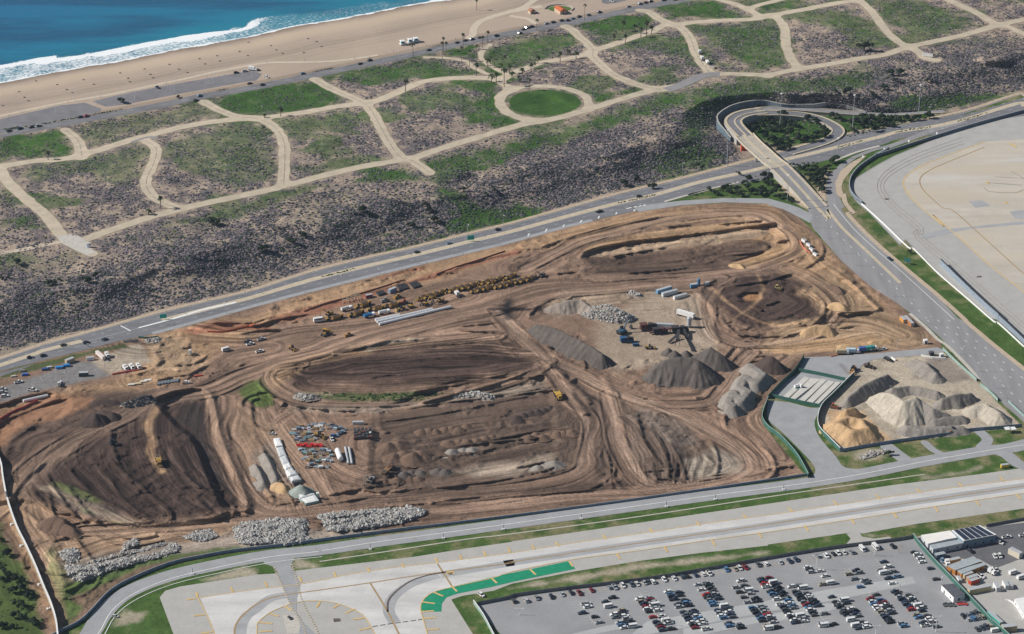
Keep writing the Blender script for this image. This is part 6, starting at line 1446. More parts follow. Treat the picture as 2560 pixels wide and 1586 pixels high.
def at(proto, rc, s, to, color, label, group=None, **k):
    """at detail-sheet pixel s, facing detail-sheet pixel offset to"""
    f = K if isinstance(rc, str) and rc not in ('M', 'L') else (lambda r, q: M(q) if r == 'M' else L(q))
    p = f(rc, s)[0]; q = p + np.array(to, float)
    a = W(*p); b_ = W(*q); rz = math.atan2(b_[1] - a[1], b_[0] - a[0])
    return proto.put(tuple(a + np.array([0, 0, k.pop('dz', .12)])), rz, color, label, group, **k)
YEL = (.36, .215, .055); WHT = (.75, .75, .74); SIL = (.45, .46, .47); BLK = (.018, .02, .026); NAVY = (.025, .045, .1); DGR = (.07, .075, .085); RED_ = (.3, .02, .025); BLU = (.05, .16, .4); LBL = (.2, .3, .42); TANC = (.48, .38, .24); BRN = (.36, .16, .06); TEAL = (.08, .42, .35); GRN = (.05, .22, .14); ORG = (.6, .2, .04); LGR = (.56, .57, .56)

# parked yellow machines
for i, (x, y) in enumerate(pts('1115,408 1180,395 1240,382 1290,362 1352,345 1412,334 1480,318 1535,308 1592,295 1660,270 1720,260 1780,255 1840,235 1900,222 1952,208')):
    at(SCRAPER if i not in (4, 9, 13) else LOADER, 'M', f'{x},{y}', (-9, 5), tuple(np.array(YEL) * random.uniform(.8, 1.1)), f'yellow earth mover in the long back row of machines, {nth(i + 1)} from the left', 'back row of yellow machines', scale=.84)
for i, (x, y) in enumerate(pts('1620,338 1680,326 1738,318 1838,298 1895,285 1952,272 2032,252 2085,240 2145,226')):
    at(SCRAPER, 'M', f'{x},{y}', (-9, 5), tuple(np.array(YEL) * random.uniform(.8, 1.1)), f'yellow scraper in the short front row of machines, {nth(i + 1)} from the left', 'front row of yellow machines', scale=.84)
for pr, s_, lab, to, c in ((EXCAV, '2245,200', 'dark excavator alone at the right end of the machine rows', (-8, 3), (.09, .085, .08)), (DOZER, '885,398', 'yellow bulldozer behind the left group of machines', (-8, 2), YEL), (DOZER, '765,432', 'grey bulldozer left of the yellow bulldozer', (-8, 1), (.3, .3, .29)), (SCRAPER, '555,480', 'yellow scraper behind the white tank truck', (-9, 3), YEL),
                           (SCRAPER, '680,512', 'yellow scraper between the blue tank truck and pipe racks', (-9, 2), YEL), (SCRAPER, '490,560', 'yellow scraper left of the blue tank truck', (-9, 3), YEL), (SCRAPER, '285,600', 'big yellow scraper nearest the white van', (-9, 2), YEL), (EXCAV, '235,560', 'dark yellow excavator behind the scraper nearest the white van', (-9, 3), (.3, .2, .05)), (SCRAPER, '830,482', 'yellow scraper above the white pipes', (-9, 2), YEL),
                           (LOADER, '915,512', 'dark yellow loader just above the white pipes', (-8, 2), (.3, .2, .05)), (EXCAV, '1015,490', 'yellow excavator with raised boom above the white pipes', (9, -2), YEL), (DOZER, '945,450', 'red brown roller behind the excavator with raised boom', (-8, 1), (.33, .08, .05)), (EXCAV, '1150,465', 'yellow excavator with boom folded right of the pipes', (9, -3), YEL), (EXCAV, '1285,435', 'yellow excavator left of the white trailer cab', (-9, 2), YEL)):
    at(pr, 'M', s_, to, c, lab)
at(TANKER, 'M', '405,515', (9, -2), WHT, 'white tank truck left among the yellow machines'); at(TANKER, 'M', '620,578', (9, -2), (.03, .22, .5), 'bright blue tank truck in front of the machines'); at(TANKER, 'M', '760,548', (9, -2), WHT, 'white tank truck right of the bright blue one')
at(VAN, 'M', '140,622', (9, -1), WHT, 'white van at the left end of the machine park', scale=1.35); at(SEMI, 'M', '1450,378', (-5, -6), WHT, 'white truck standing alone right of the excavators')
at(DOZER, 'M', '200,745', (5, -7), (.42, .25, .06), 'yellow brown bulldozer with tall frame below the white van', scale=1.5); at(DOZER, 'M', '420,760', (-8, 1), (.36, .2, .06), 'rusty yellow dozer on dirt right of the tall framed bulldozer')
at(LOADER, '21', '345,285', (7, 4), YEL, 'yellow loader left of the dark graded strip'); at(DUMP, '20', '1500,1355', (2, 9), YEL, 'yellow dump truck on the dark left platform'); at(DOZER, '20', '1060,1170', (9, 1), BLK, 'black machine in the middle of the dark left platform')
at(DUMP, '22', '435,735', (6, 9), (.52, .32, .06), 'bright yellow dump truck on the haul road above the heaps', scale=1.1); at(EXCAV, '21', '1280,1415', (-5, 5), (.2, .1, .07), 'dark excavator beside the left heap cluster', scale=1.1); at(EXCAV, '31', '1085,75', (-7, 5), (.28, .27, .26), 'grey excavator reaching left near the lowest heaps', scale=1.2)
at(DOZER, '13', '88,1222', (8, 2), (.5, .38, .15), 'lone tan bulldozer on the dark round pad'); at(LOADER, '22', '1300,275', (9, 0), YEL, 'small yellow loader on the pale crusher pad'); at(EXCAV, '22', '1040,130', (8, -5), (.03, .1, .16), 'dark blue excavator with raised arm beside the rubble mound', scale=1.5)
at(LOADER, '23', '805,485', (-3, 8), (.4, .2, .06), 'brown loader at the left end of the gravel bank', scale=1.2); at(LOADER, '23', '950,450', (8, 2), (.12, .1, .09), 'dark loader behind the gravel bank'); at(DOZER, '23', '620,832', (8, 1), (.4, .12, .05), 'rusty red machine behind the orange sand pile'); at(LOADER, '23', '1745,1065', (8, -3), (.4, .2, .1), 'brown loader by the bottom fence of the stockpile yard', scale=1.2)
at(DUMP, '31', '1240,-10', (9, -3), (.25, .14, .07), 'dark brown dump truck above the lowest heaps')
# pipes, racks and tanks
M_PIPE = matte('white_pipe', (.74, .76, .78), .06, .5, rough=.4, spec=.4)
def pipe(a, b_, r, label, group=None, z=None, mat=None, name='pipe', catg='pipe'):
    p, q = W(*a), W(*b_); o = MB().tube((0, 0, r), tuple(q - p + np.array([0, 0, r])), r, 10).build(name, mat or M_PIPE, None, tuple(p)); return tag(o, label, catg, group)
for s_, lab in (('675,618 905,568', 'shortest of the three long white pipes, at the back'), ('690,636 1215,513', 'middle one of the three long white pipes'), ('710,657 1388,492', 'longest of the three white pipes, in front')): P = M(s_); pipe(P[0], P[1], .95, lab)
P = K('20', '220,780 452,728'); pipe(P[0], P[1], 1.0, 'long white pipe at the edge of the contractor yard')
def frame(loc_px, label, group, l=7, h=3.4, w_=2.5):
    p = W(*loc_px); t = empty('pipe_rack', tuple(p), math.radians(16))
    for x in (-l / 2, l / 2):
        for y in (-w_ / 2, w_ / 2): MB().box(x - .14, x + .14, y - .14, y + .14, -.2, h).build('leg', M_PALEC, t)
    for y in (-w_ / 2, w_ / 2): MB().box(-l / 2, l / 2, y - .14, y + .14, h - .3, h + .002).build('beam', M_PALEC, t)
    for x in (-l / 2, l / 2): MB().box(x - .13, x + .13, -w_ / 2, w_ / 2, .8, 1.1).build('cross_bar', M_PALEC, t)
    return tag(t, label, 'rack', group)
M_PALEC = M_CREAM
for i, s_ in enumerate(('395,440', '435,432', '480,425', '505,415')): frame(M(s_)[0], f'cream open frame behind the machines, {nth(i + 1)} of four from the left', 'cream frames', l=4, h=4.6 if i > 1 else 3)
def tank(px, L_, r, heading, label, mat=None):
    p = W(*px); q = W(*(px + np.array(heading))); t = empty('storage_tank', tuple(p), math.atan2(q[1] - p[1], q[0] - p[0]))
    MB().cyl((-L_ / 2, 0, r + .3), r, L_, 14, 'x').cyl((-L_ / 2 - .5, 0, r + .3), r * .6, .5, 14, 'x', r2=r).cyl((L_ / 2, 0, r + .3), r, .5, 14, 'x', r2=r * .6).build('tank_shell', mat or M_WHITEP, t)
    for x in (-L_ * .3, L_ * .3): MB().box(x - .3, x + .3, -r * .8, r * .8, -.1, .6).build('saddle', M_DSTEEL, t)
    return tag(t, label, 'tank')
tank(K('21', '785,1300')[0], 11, 1.7, (3, 9), 'fat white cylindrical tank standing in the storage yard')
for i, s_ in enumerate(('340,775', '385,815', '412,858', '447,905')): p = W(*K('13', s_)[0]); o = CONT20.put(tuple(p), math.radians(-60), WHT, f'white site cabin beside the orange barriers, {nth(i + 1)} from the top', 'white cabins by the avenue', scale=.72, name='site_cabin', catg='cabin')
for i, x in enumerate((845, 880)):
    P = K('21', f'{x},1215 {x + 28},1370'); pipe(P[0], P[1], .75, ('left' if i == 0 else 'right') + ' one of two long steel beams right of the white tank', mat=M_STEEL, name='steel_beam', catg='beam')
for i, (sx, sy) in enumerate(((875, 1235), (905, 1345))): pass
p = W(*K('21', '880,1300')[0]); 
# dark settling basins behind the machines
def basin(P, label):
    P = M(P); Q = W(P[:, 0], P[:, 1]); t = empty('settling_basin', tuple(Q[0])); R = Q - Q[0]
    MB().hexa([tuple(v + np.array([0, 0, -.2])) for v in R], [tuple(v + np.array([0, 0, 1.2])) for v in R]).build('basin_body', M_DSTEEL, t)
    c = R.mean(0); I = [(v - c) * .86 + c for v in R]
    MB().poly([tuple(v + np.array([0, 0, 1.21])) for v in I]).build('liner', M_TYRE, t)
    for f in (.33, .66):
        a = R[0] * (1 - f) + R[1] * f; b_ = R[3] * (1 - f) + R[2] * f; wall_mb(np.array([a, b_]), .35, 1.205, 1.5).build('divider', M_DSTEEL, t)
    tag(t, label, 'basin')
basin('905,335 985,312 950,268 875,290', 'large black basin with dividers behind the machines'); basin('1035,312 1105,292 1065,250 995,270', 'second black basin right of the large one')
basin('705,382 775,362 745,338 680,355', 'small dark basin behind the grey bulldozer')
at(CONT20, 'M', '835,340', (9, -3), LBL, 'light blue container left of the black basins', scale=1.0); at(CONT20, 'M', '615,392', (9, -2), (.25, .05, .07), 'dark red container behind the scrapers', scale=.8)

# containers and plant on the crusher pad
at(CONT40, '12', '1435,1245', (10, -3), (.14, .3, .48), 'blue container with red end, back of the container group'); at(CONT40, '12', '1490,1275', (10, -3), (.5, .55, .58), 'pale grey blue container in the middle of the group'); at(CONT40, '12', '1590,1305', (10, -3), WHT, 'white container in front of the container group', scale=.85)
at(CONT20, '12', '1725,1205', (10, -3), (.08, .24, .42), 'blue container beside the small silo'); at(CONT20, '12', '1840,1180', (10, -2), LGR, 'small pale container at the end of the upper row', scale=.7)
at(TRAIL, '12', '1640,1485', (10, 3), WHT, 'white trailer standing askew above the crusher'); at(CONT40, '22', '1440,70', (10, 0), (.6, .66, .7), 'pale blue container on the crusher plant')
def silo(px, r, h, label, col):
    p = W(*px); t = empty('silo', tuple(p)); MB().cyl((0, 0, 1.0), r, h, 14).cyl((0, 0, h + 1.0), r, r * .5, 14, r2=.3).build('silo_shell', col, t)
    for a in range(4): MB().box(r * .6 * math.cos(a * 1.571 + .8) - .1, r * .6 * math.cos(a * 1.571 + .8) + .1, r * .6 * math.sin(a * 1.571 + .8) - .1, r * .6 * math.sin(a * 1.571 + .8) + .1, -.2, 1.0).build('leg', M_DSTEEL, t)
    tag(t, label, 'silo')
silo(K('12', '1762,1195')[0], 1.2, 4.5, 'small dark blue silo beside the blue container', matte('blue_silo_paint', (.1, .2, .32), .15, .6)); silo(K('22', '1672,70')[0], 1.6, 6, 'grey silo at the right end of the crusher plant', M_STEEL)
def conveyor(a, b_, za, zb, w_, label, mat):
    p, q = W(*a), W(*b_); t = empty('conveyor', tuple(p)); d = q - p
    l = math.hypot(d[0], d[1]); n_ = np.array([-d[1], d[0]]) / l * w_ / 2
    MB().hexa([(n_[0], n_[1], za), (-n_[0], -n_[1], za), (d[0] - n_[0], d[1] - n_[1], zb), (d[0] + n_[0], d[1] + n_[1], zb)], [(n_[0], n_[1], za + .8), (-n_[0], -n_[1], za + .8), (d[0] - n_[0], d[1] - n_[1], zb + .8), (d[0] + n_[0], d[1] + n_[1], zb + .8)]).build('belt_frame', mat, t)
    for f in (.3, .75):
        c = d * f; z = za + (zb - za) * f
        for s_ in (-1, 1): MB().tube((c[0] + n_[0] * s_ * 1.6, c[1] + n_[1] * s_ * 1.6, -.2), (c[0] + n_[0] * s_, c[1] + n_[1] * s_, z), .15).build('support', mat, t)
    tag(t, label, 'conveyor')
M_MAROON = matte('maroon_plant_paint', (.11, .05, .045), .25, .6, fine=2); M_DARKP = matte('dark_plant_steel', (.045, .045, .05), .25, .6)
P = K('22', '1575,110 1560,300'); conveyor(P[0], P[1], 2, 8, 2.0, 'tall dark stacking conveyor pointing down to the dark gravel piles', M_DARKP)
P = K('22', '1300,140 1560,120'); conveyor(P[0], P[1], 1, 4, 1.6, 'low maroon conveyor across the crusher plant', M_MAROON); P = K('22', '1480,225 1560,180'); conveyor(P[0], P[1], .6, 2.5, 1.4, 'short dark side conveyor left of the stacking conveyor', M_DARKP); P = K('22', '1620,125 1660,190'); conveyor(P[0], P[1], 3, 1, 1.4, 'short dark conveyor on the right of the crusher', M_DARKP)
def plant(px, label, mats, sc=1.0, rz=.2):
    p = W(*px); t = empty('crusher', tuple(p), rz); t.scale = (sc,) * 3
    MB().box(-5, 5, -1.4, 1.4, 1.2, 2.4).build('frame', mats[0], t); MB().hexa([(-4.5, -1, 2.4), (-1.5, -1, 2.4), (-1.5, 1, 2.4), (-4.5, 1, 2.4)], [(-5.4, -1.8, 4.4), (-.8, -1.8, 4.4), (-.8, 1.8, 4.4), (-5.4, 1.8, 4.4)]).build('hopper', mats[0], t)
    MB().box(0, 2.6, -1.3, 1.3, 2.4, 4.2).build('jaw_housing', mats[1], t); MB().box(3, 4.8, -1.1, 1.1, 2.4, 3.5).build('engine_box', mats[1], t)
    for x in (-4, 4):
        for y in (-1.2, 1.2): MB().box(x - .25, x + .25, y - .25, y + .25, -.2, 1.2).build('leg', M_DARKP, t)
    tag(t, label, 'crusher')
plant(K('22', '1290,95')[0], 'maroon crusher with hopper at the left of the plant', (M_MAROON, M_DARKP), 1.15); plant(K('22', '1400,130')[0], 'dark maroon screen unit in front of the pale blue container', (M_DARKP, M_MAROON)); plant(K('22', '1590,120')[0], 'dark crusher unit at the head of the stacking conveyor', (M_DARKP, M_DARKP), 1.1)
M_BPL = matte('blue_plant_paint', (.03, .1, .22), .2, .6); plant(K('22', '1085,210')[0], 'dark blue screening machine alone on the pale pad', (M_BPL, M_DARKP), .9); plant(K('22', '1172,248')[0], 'small blue crusher right of the blue screening machine', (M_BPL, M_BPL), .45)
# pale slab strip beside the entrance road
for i, s_ in enumerate(('135,745 185,755 395,560 345,545', '195,765 245,770 500,570 400,560', '290,775 340,785 560,575 505,565', '355,790 415,800 630,595 565,580', '430,805 470,812 690,600 640,595')):
    P = K('23', s_); Q = W(P[:, 0], P[:, 1]); o0 = Q.mean(0); R = Q - o0
    o = MB().hexa([tuple(v + np.array([0, 0, -.1])) for v in R], [tuple(v * .985 + np.array([0, 0, .9])) for v in R]).build('concrete_slab', matte('pale_slab_concrete', (.55, .53, .49), .08, .3), None, tuple(o0)); tag(o, f'long pale concrete platform in the fenced strip, {nth(i + 1)} from the left', 'concrete platform', 'pale platforms')
t = empty('fuel_station', tuple(W(*K('23', '280,650')[0])), .5); MB().cyl((-2.2, .4, 1.9), 1.0, 4.4, 12, 'x').build('tank', M_WHITEP, t); MB().box(-2.6, 2.6, -2.0, 1.8, .8, .95).build('platform', M_LSCREEN, t); MB().box(1.2, 2.4, -1.8, -.6, .95, 3.2).build('cabinet', M_WHITEP, t); tag(t, 'pale blue and white tank station on the concrete platforms', 'fuel station')

# buildings
def bldg(name, P, h, roofm, wallm, label, catg='building', over=.25, extra=None, z0=0.0):
    """P: pixels of the roof corners"""
    Q = np.stack(unproject(P[:, 0], P[:, 1], z0 + h), 1); Q[:, 2] = z0; o0 = Q.mean(0); t = empty(name, tuple(o0)); R = Q - o0
    if np.sum(R[:, 0] * np.roll(R[:, 1], -1) - np.roll(R[:, 0], -1) * R[:, 1]) < 0: R = R[::-1]
    up = lambda v, z, s=1.0: (v[0] * s, v[1] * s, z)
    MB().hexa([up(v, -.2) for v in R], [up(v, h - .18) for v in R]).build('wall', wallm, t)
    MB().hexa([up(v, h - .176, 1.02) for v in R], [up(v, h, 1.02) for v in R]).build('roof', roofm, t)
    n = len(R)
    for i in range(n):
        a, b_ = R[i], R[(i + 1) % n]; d = (b_ - a)[:2]; l = np.hypot(*d)
        if l < 2.5: continue
        u = d / l; nn = np.array([u[1], -u[0]])
        if nn[1] > .3: continue
        k = max(1, int(l / 5))
        for q in range(k):
            c = a[:2] + u * (l * (q + .5) / k) + nn * .03; ww = .55; zz = (.1, 2.0) if q == 0 else (1.1, 2.0)
            MB().hexa([(*(c - u * ww), zz[0]), (*(c - u * ww + nn * .04), zz[0]), (*(c + u * ww + nn * .04), zz[0]), (*(c + u * ww), zz[0])], [(*(c - u * ww), zz[1]), (*(c - u * ww + nn * .04), zz[1]), (*(c + u * ww + nn * .04), zz[1]), (*(c + u * ww), zz[1])]).build('door' if q == 0 else 'window', M_GLASS if q else M_DSTEEL, t)
    if extra: extra(t, R, h)
    return tag(t, label, catg)
M_GROOF = matte('grey_metal_roof', (.36, .4, .42), .1, .5, rough=.5); M_WROOF = matte('white_membrane_roof', (.78, .76, .72), .06, .3); M_BWALL = matte('orange_brown_cladding', (.42, .18, .05), .2, .6); M_DROOF = matte('dark_tar_roof', (.1, .105, .12), .2, .4); M_LWALL = matte('pale_grey_wall', (.5, .53, .55), .1, .4)
bldg('office_building', K('33', '1450,575 1720,532 1782,598 1700,612 1515,655'), 3.6, M_WROOF, M_LWALL, 'white flat roofed building next to the solar roof')
def ribs(t, R, h):
    for i in range(1, 4):
        pass
bldg('office_building', K('33', '1530,668 1800,618 1840,650 1560,708'), 3.6, M_GROOF, M_LWALL, 'long pale grey roofed building in front of the white roof')
bldg('shed', K('33', '1572,745 1660,728 1682,748 1592,768'), 2.6, M_GROOF, matte('slate_blue_wall', (.16, .22, .3), .1, .5), 'small slate blue shed at the foot of the pale roofed building', 'shed')
def solar(t, R, h):
    a, b_, c, d = sorted(R.tolist(), key=lambda v: math.atan2(v[1], v[0]))
    a, b_, c, d = map(np.array, (a, b_, c, d))
    for i in range(5):
        f0, f1 = .03 + i * .19, .03 + i * .19 + .165
        q = [a * (1 - f0) + b_ * f0, a * (1 - f1) + b_ * f1, d * (1 - f1) + c * f1, d * (1 - f0) + c * f0]
        MB().hexa([(v[0] * .97, v[1] * .97, h + .02) for v in q], [(v[0] * .97, v[1] * .97, h + .14) for v in q]).build('solar_panel', matte('solar_glass', (.03, .04, .065), .15, .5, rough=.25, spec=.6), t)
bldg('solar_hall', K('33', '1740,530 2000,482 2155,570 1850,628'), 5.2, M_WHITEP, matte('louvred_blue_wall', (.2, .27, .33), .3, 1.2), 'large hall roofed with dark solar panels and white strips', extra=solar)
bldg('workshop', K('33', '1695,862 1940,775 2008,825 1772,905'), 3.6, M_GROOF, M_BWALL, 'larger orange brown workshop with grey roof in the depot')
bldg('workshop', K('33', '1785,905 2030,835 2052,858 1830,940'), 3.2, M_GROOF, M_BWALL, 'smaller orange brown workshop with narrow grey roof')
bldg('office_building', K('33', '1640,1045 1755,1035 1860,1130 1755,1160'), 3.8, M_DROOF, M_WHITEP, 'white building with dark flat roof between car park and green fence')
t = empty('billboard', tuple(W(*K('33', '1640,1060')[0])), 1.2); MB().box(-1.2, 1.2, -.15, .15, 3.2, 6.2).build('panel', M_WHITEP, t); MB().box(-.15, .15, -.15, .15, -.2, 3.2).build('post', M_STEEL, t); tag(t, 'white sign board at the corner of the dark roofed building', 'sign')
for s_, to, c, lab, sc in (('1765,835', (9, -2), TANC, 'tan container behind the larger workshop', 1.0), ('1885,975', (9, -3), TANC, 'tan container right below the smaller workshop', 1.05), ('1925,1005', (9, -3), (.4, .28, .16), 'brown container below the tan one in the depot', 1.05), ('1945,1030', (9, -3), (.45, .06, .03), 'red container in the depot scrap row', 1.0), ('1805,1010', (3, 6), WHT, 'small white container beside the green fence', .75), ('2160,1085', (4, 7), WHT, 'white container at the end of the long tan one', 1.0), ('2245,1065', (4, 7), (.7, .68, .66), 'off white container with red stripe in the depot', 1.0), ('2290,1068', (4, 7), (.5, .06, .05), 'red container right of the off white one', .8), ('2275,1480', (9, -1), TANC, 'tan container in the bottom right corner by the fence', 1.3), ('2335,770', (8, 4), (.62, .55, .45), 'cream box hut with red edge in the depot', 1.3)):
    at(CONT20, '33', s_, to, c, lab, scale=sc)
at(CONT40, '33', '1995,1110', (10, -2), (.5, .42, .24), 'long tan container lying across the depot yard', scale=1.1); at(CONT40, '33', '2145,1385', (7, 6), TEAL, 'bright teal container against the green fence')
bldg('wash_building', cat(K('33', '2330,1180 2480,1150 2600,1280 2419,1330')), 3.0, M_WHITEP, M_WHITEP, 'white walled building cut by the right edge of the depot')
fence('low_wall', K('33', '2240,1190 2310,1215 2419,1345'), .8, M_WHITEP, 'low white wall of the yard beside the white walled building', 'wall', .5, 2, False)
for pr, s_, to, c, lab in ((VAN, '2315,940', (9, -3), WHT, 'white van in the middle of the depot yard'), (VAN, '2390,985', (9, -3), WHT, 'white van nearest the right edge of the depot'), (SUV, '2145,785', (4, 7), WHT, 'left one of two white cars side by side on dark bays'), (SUV, '2190,780', (4, 7), WHT, 'right one of two white cars side by side on dark bays'), (PICK, '2255,602', (9, -1), WHT, 'white pickup beside the solar roofed hall'), (PICK, '2415,585', (9, -1), WHT, 'white pickup at the right edge of the dark bays'),
                           (SEMI, '2100,935', (8, 4), WHT, 'white truck right of the smaller workshop'), (PICK, '2150,910', (5, 7), WHT, 'white pickup behind the white truck in the depot'), (PICK, '2010,970', (8, 5), WHT, 'white pickup below the smaller workshop'), (SUV, '1915,735', (7, 5), BLK, 'black car in the bays below the solar hall'), (SEMI, '1690,855', (3, 6), WHT, 'white truck cab at the corner of the larger workshop'), (SUV, '1650,825', (3, 6), LBL, 'pale blue car beside the green fence above the workshops'), (SUV, '2190,655', (7, 3), WHT, 'white car in the shadow of the solar hall')):
    at(pr, '33', s_, to, c, lab)
# contractor yard, left
for pr, s_, to, c, lab, sc in ((TRAIL, '950,360', (5, 4), (.7, .62, .58), 'big pale box trailer by the parkway verge', .8), (SEMI, '1010,348', (5, 6), WHT, 'white truck right of the pale box trailer', 1.0), (CONT20, '855,380', (9, -1), WHT, 'small white container left of the pale box trailer', .8), (SEMI, '1180,468', (6, 6), WHT, 'left one of three white trucks by the red barriers', 1.0), (SEMI, '1240,460', (6, 6), WHT, 'middle one of three white trucks by the red barriers', 1.0), (SEMI, '1305,455', (6, 6), WHT, 'right one of three white trucks by the red barriers', 1.0), (CONT20, '792,530', (9, -1), (.05, .08, .08), 'dark green dumpster alone on the grey yard', 1.0), (CONT20, '660,402', (9, -3), TANC, 'tan container at the verge above the blue stacks', 1.0),
                               (PICK, '175,595', (9, -2), WHT, 'white pickup in the upper left of the contractor yard', 1.0), (PICK, '305,670', (9, 1), WHT, 'white pickup alone in the lower contractor yard', 1.15), (PICK, '15,660', (9, 0), WHT, 'white pickup at the left edge, upper of three', 1.0), (SUV, '25,692', (9, -1), SIL, 'silver car at the left edge, middle of three', 1.0), (SUV, '45,728', (9, -1), WHT, 'white car at the left edge, lowest of three', 1.05), (TANKER, '572,610', (3, -6), WHT, 'small white tank truck by the yard lamp', .6), (TOILET, '560,630', (1, 6), GRN, 'green portable toilet by the yard lamp', 1.3), (VAN, '2135,292', (9, -2), WHT, 'white van alone on the tan dirt', 1.05), (PICK, '2365,235', (9, -2), WHT, 'white pickup in front of the dark pickup', 1.0), (PICK, '2345,212', (9, -2), NAVY, 'dark blue pickup behind the white pickup', 1.0),
                               (TOILET, '1800,330', (1, 6), (.5, .62, .62), 'pale portable toilet on the sandy ridge', 1.5), (SEMI, '1760,605', (9, -1), WHT, 'white machine at the right end of the steel plates', .7)):
    at(pr, '20', s_, to, c, lab, scale=sc)
at(PICK, '21', '50,190', (9, -2), SIL, 'silver pickup left of the dark graded strip'); at(PICK, '21', '35,305', (9, -2), WHT, 'white pickup left of the yellow loader')
for s_, c, lab, sc in (('430,475', (.04, .1, .25), 'dark blue wrapped stack on the verge, left of the bright one', 1.0), ('240,525', (.04, .12, .4), 'deep blue wrapped stack near the left edge', .9), ('560,460', (.03, .25, .6), 'bright blue wrapped stack, left of the two bright ones', 1.0), ('630,440', (.03, .25, .6), 'bright blue wrapped stack, right of the two bright ones', 1.0), ('470,455', (.5, .5, .48), 'grey wrapped stack between the blue ones', .8), ('130,540', (.5, .5, .42), 'pale wrapped stack near the white pickup', .7), ('215,488', (.25, .26, .24), 'grey wrapped stack behind the deep blue one', .8)):
    p = W(*K('20', s_)[0]); t = empty('wrapped_stack', tuple(p), .25); t.scale = (sc,) * 3; m_ = matte('wrap_' + s_.split(',')[0], c, .15, .8, rough=.5)
    MB().box(-2.4, 2.2, -1.1, 1.1, .25, 1.5, tx=.25, ty=.2).build('wrap', m_, t); MB().box(-2.5, 2.3, -1.2, 1.2, -.1, .25).build('pallet', M_BARK, t); tag(t, lab, 'stack')
for i in range(7):
    p = W(*(K('20', '1500,605')[0] + np.array([i * 7.5, -i * 1.2]))); o = MB().hexa([(-1.1, -1.9, -.05), (.7, -1.9, -.05), (1.4, 1.9, -.05), (-.4, 1.9, -.05)], [(-.7, -1.9, 1.0), (.9, -1.9, .7), (1.6, 1.9, .7), (0, 1.9, 1.0)]).build('steel_plate', matte('grey_steel_plate', (.2, .23, .25), .2, .6), None, tuple(p)); tag(o, f'grey steel plate in the leaning row, {nth(i + 1)} from the left', 'steel plate', 'row of steel plates')
for i, (s_, c) in enumerate((('1240,620', (.6, .58, .52)), ('1300,610', (.55, .46, .3)), ('1360,590', (.6, .56, .48)), ('1400,578', (.65, .64, .6)))):
    p = W(*K('20', s_)[0]); t = empty('timber_stack', tuple(p), .2); MB().box(-2.2, 2.2, -1, 1, .2, 1.0, tx=.05).build('boards', matte('stack_boards_%d' % i, c, .2, 1), t); MB().box(-2, 2, -.2, .2, -.1, .2).build('bearer', M_BARK, t); tag(t, f'pale stack of boards left of the steel plates, {nth(i + 1)} from the left', 'board stack', 'pale board stacks')
# vehicles by the entrance road
for pr, s_, to, c, lab in ((BOXT, '705,325', (9, 0), TANC, 'tan box truck at the left of the truck row'), (BOXT, '800,315', (9, 0), (.45, .6, .7), 'pale blue box truck in the truck row'), (BOXT, '915,298', (9, -1), (.06, .12, .35), 'dark blue box truck in the truck row'), (BOXT, '975,290', (9, -1), (.05, .3, .28), 'green box truck at the right of the truck row'), (PICK, '1085,285', (9, -1), WHT, 'white pickup right of the green box truck'), (SUV, '1125,375', (8, 3), BLK, 'black car parked inside the yard, left of two'), (SUV, '1150,390', (8, 3), BLK, 'black car parked inside the yard, right of two')):
    at(pr, '23', s_, to, c, lab)
at(CONT40, '23', '1330,30', (5, 5), (.4, .16, .06), 'rust orange container with blue roof beside the avenue'); at(CONT20, '23', '1275,15', (5, 5), (.6, .28, .06), 'orange container left of the rust orange one')
bldg('guard_booth', K('23', '1465,182 1500,178 1512,192 1478,198'), 2.8, M_WHITEP, M_WHITEP, 'white guard booth above the site entrance', 'booth'); bldg('guard_booth', K('23', '1620,312 1650,308 1662,322 1632,328'), 2.6, M_WHITEP, M_LWALL, 'pale guard booth at the inner gate', 'booth'); bldg('guard_booth', K('23', '1520,292 1560,290 1572,306 1535,310'), 2.6, M_DROOF, M_DSTEEL, 'dark shed left of the inner gate booth', 'booth')
for i, x in enumerate((2262, 2310)):
    p = W(*K('23', f'{x},1062')[0]); t = empty('shelter', tuple(p), .2); MB().box(-1.8, 1.8, -1.8, 1.8, 2.6, 2.8).build('canopy', M_WHITEP, t)
    for sx in (-1.6, 1.6):
        for sy in (-1.6, 1.6): MB().box(sx - .08, sx + .08, sy - .08, sy + .08, -.2, 2.6).build('post', M_STEEL, t)
    tag(t, ('left' if i == 0 else 'right') + ' one of two small white canopies at the yard corner', 'shelter')
at(CONT20, '23', '1800,1045', (9, -2), WHT, 'small white tank box beside the brown loader', scale=.6)
# storage yard of pipe fittings
yc = [((.3, .33, .36), 'grey'), ((.16, .2, .26), 'slate blue'), ((.62, .62, .6), 'white'), ((.4, .45, .5), 'pale blue'), ((.34, .24, .13), 'ochre'), ((.24, .2, .18), 'brown'), ((.2, .3, .32), 'teal grey')]
cnt = {}
def bundle(px, col, lab, grp, sc=1.0, kind=0):
    p = W(*px); t = empty('pipe_bundle' if kind else 'crate', tuple(p), random.uniform(-.3, .5)); t.scale = (sc,) * 3; 
    if kind:
        for k in range(5): o = MB().cyl((-1.7, -.9 + .45 * k, .35 + .25 * (k % 2)), .28, 3.4, 8, 'x').build('pipe', M_CONT, t); o.color = (*col, 1)
    else:
        o = MB().box(-1.1, 1.1, -.8, .8, .15, 1.2, tx=.06, ty=.05).build('box', M_CONT, t); o.color = (*col, 1); MB().box(-1.2, 1.2, -.9, .9, -.05, .15).build('pallet', M_BARK, t)
    tag(t, lab, 'pipe bundle' if kind else 'crate', grp)
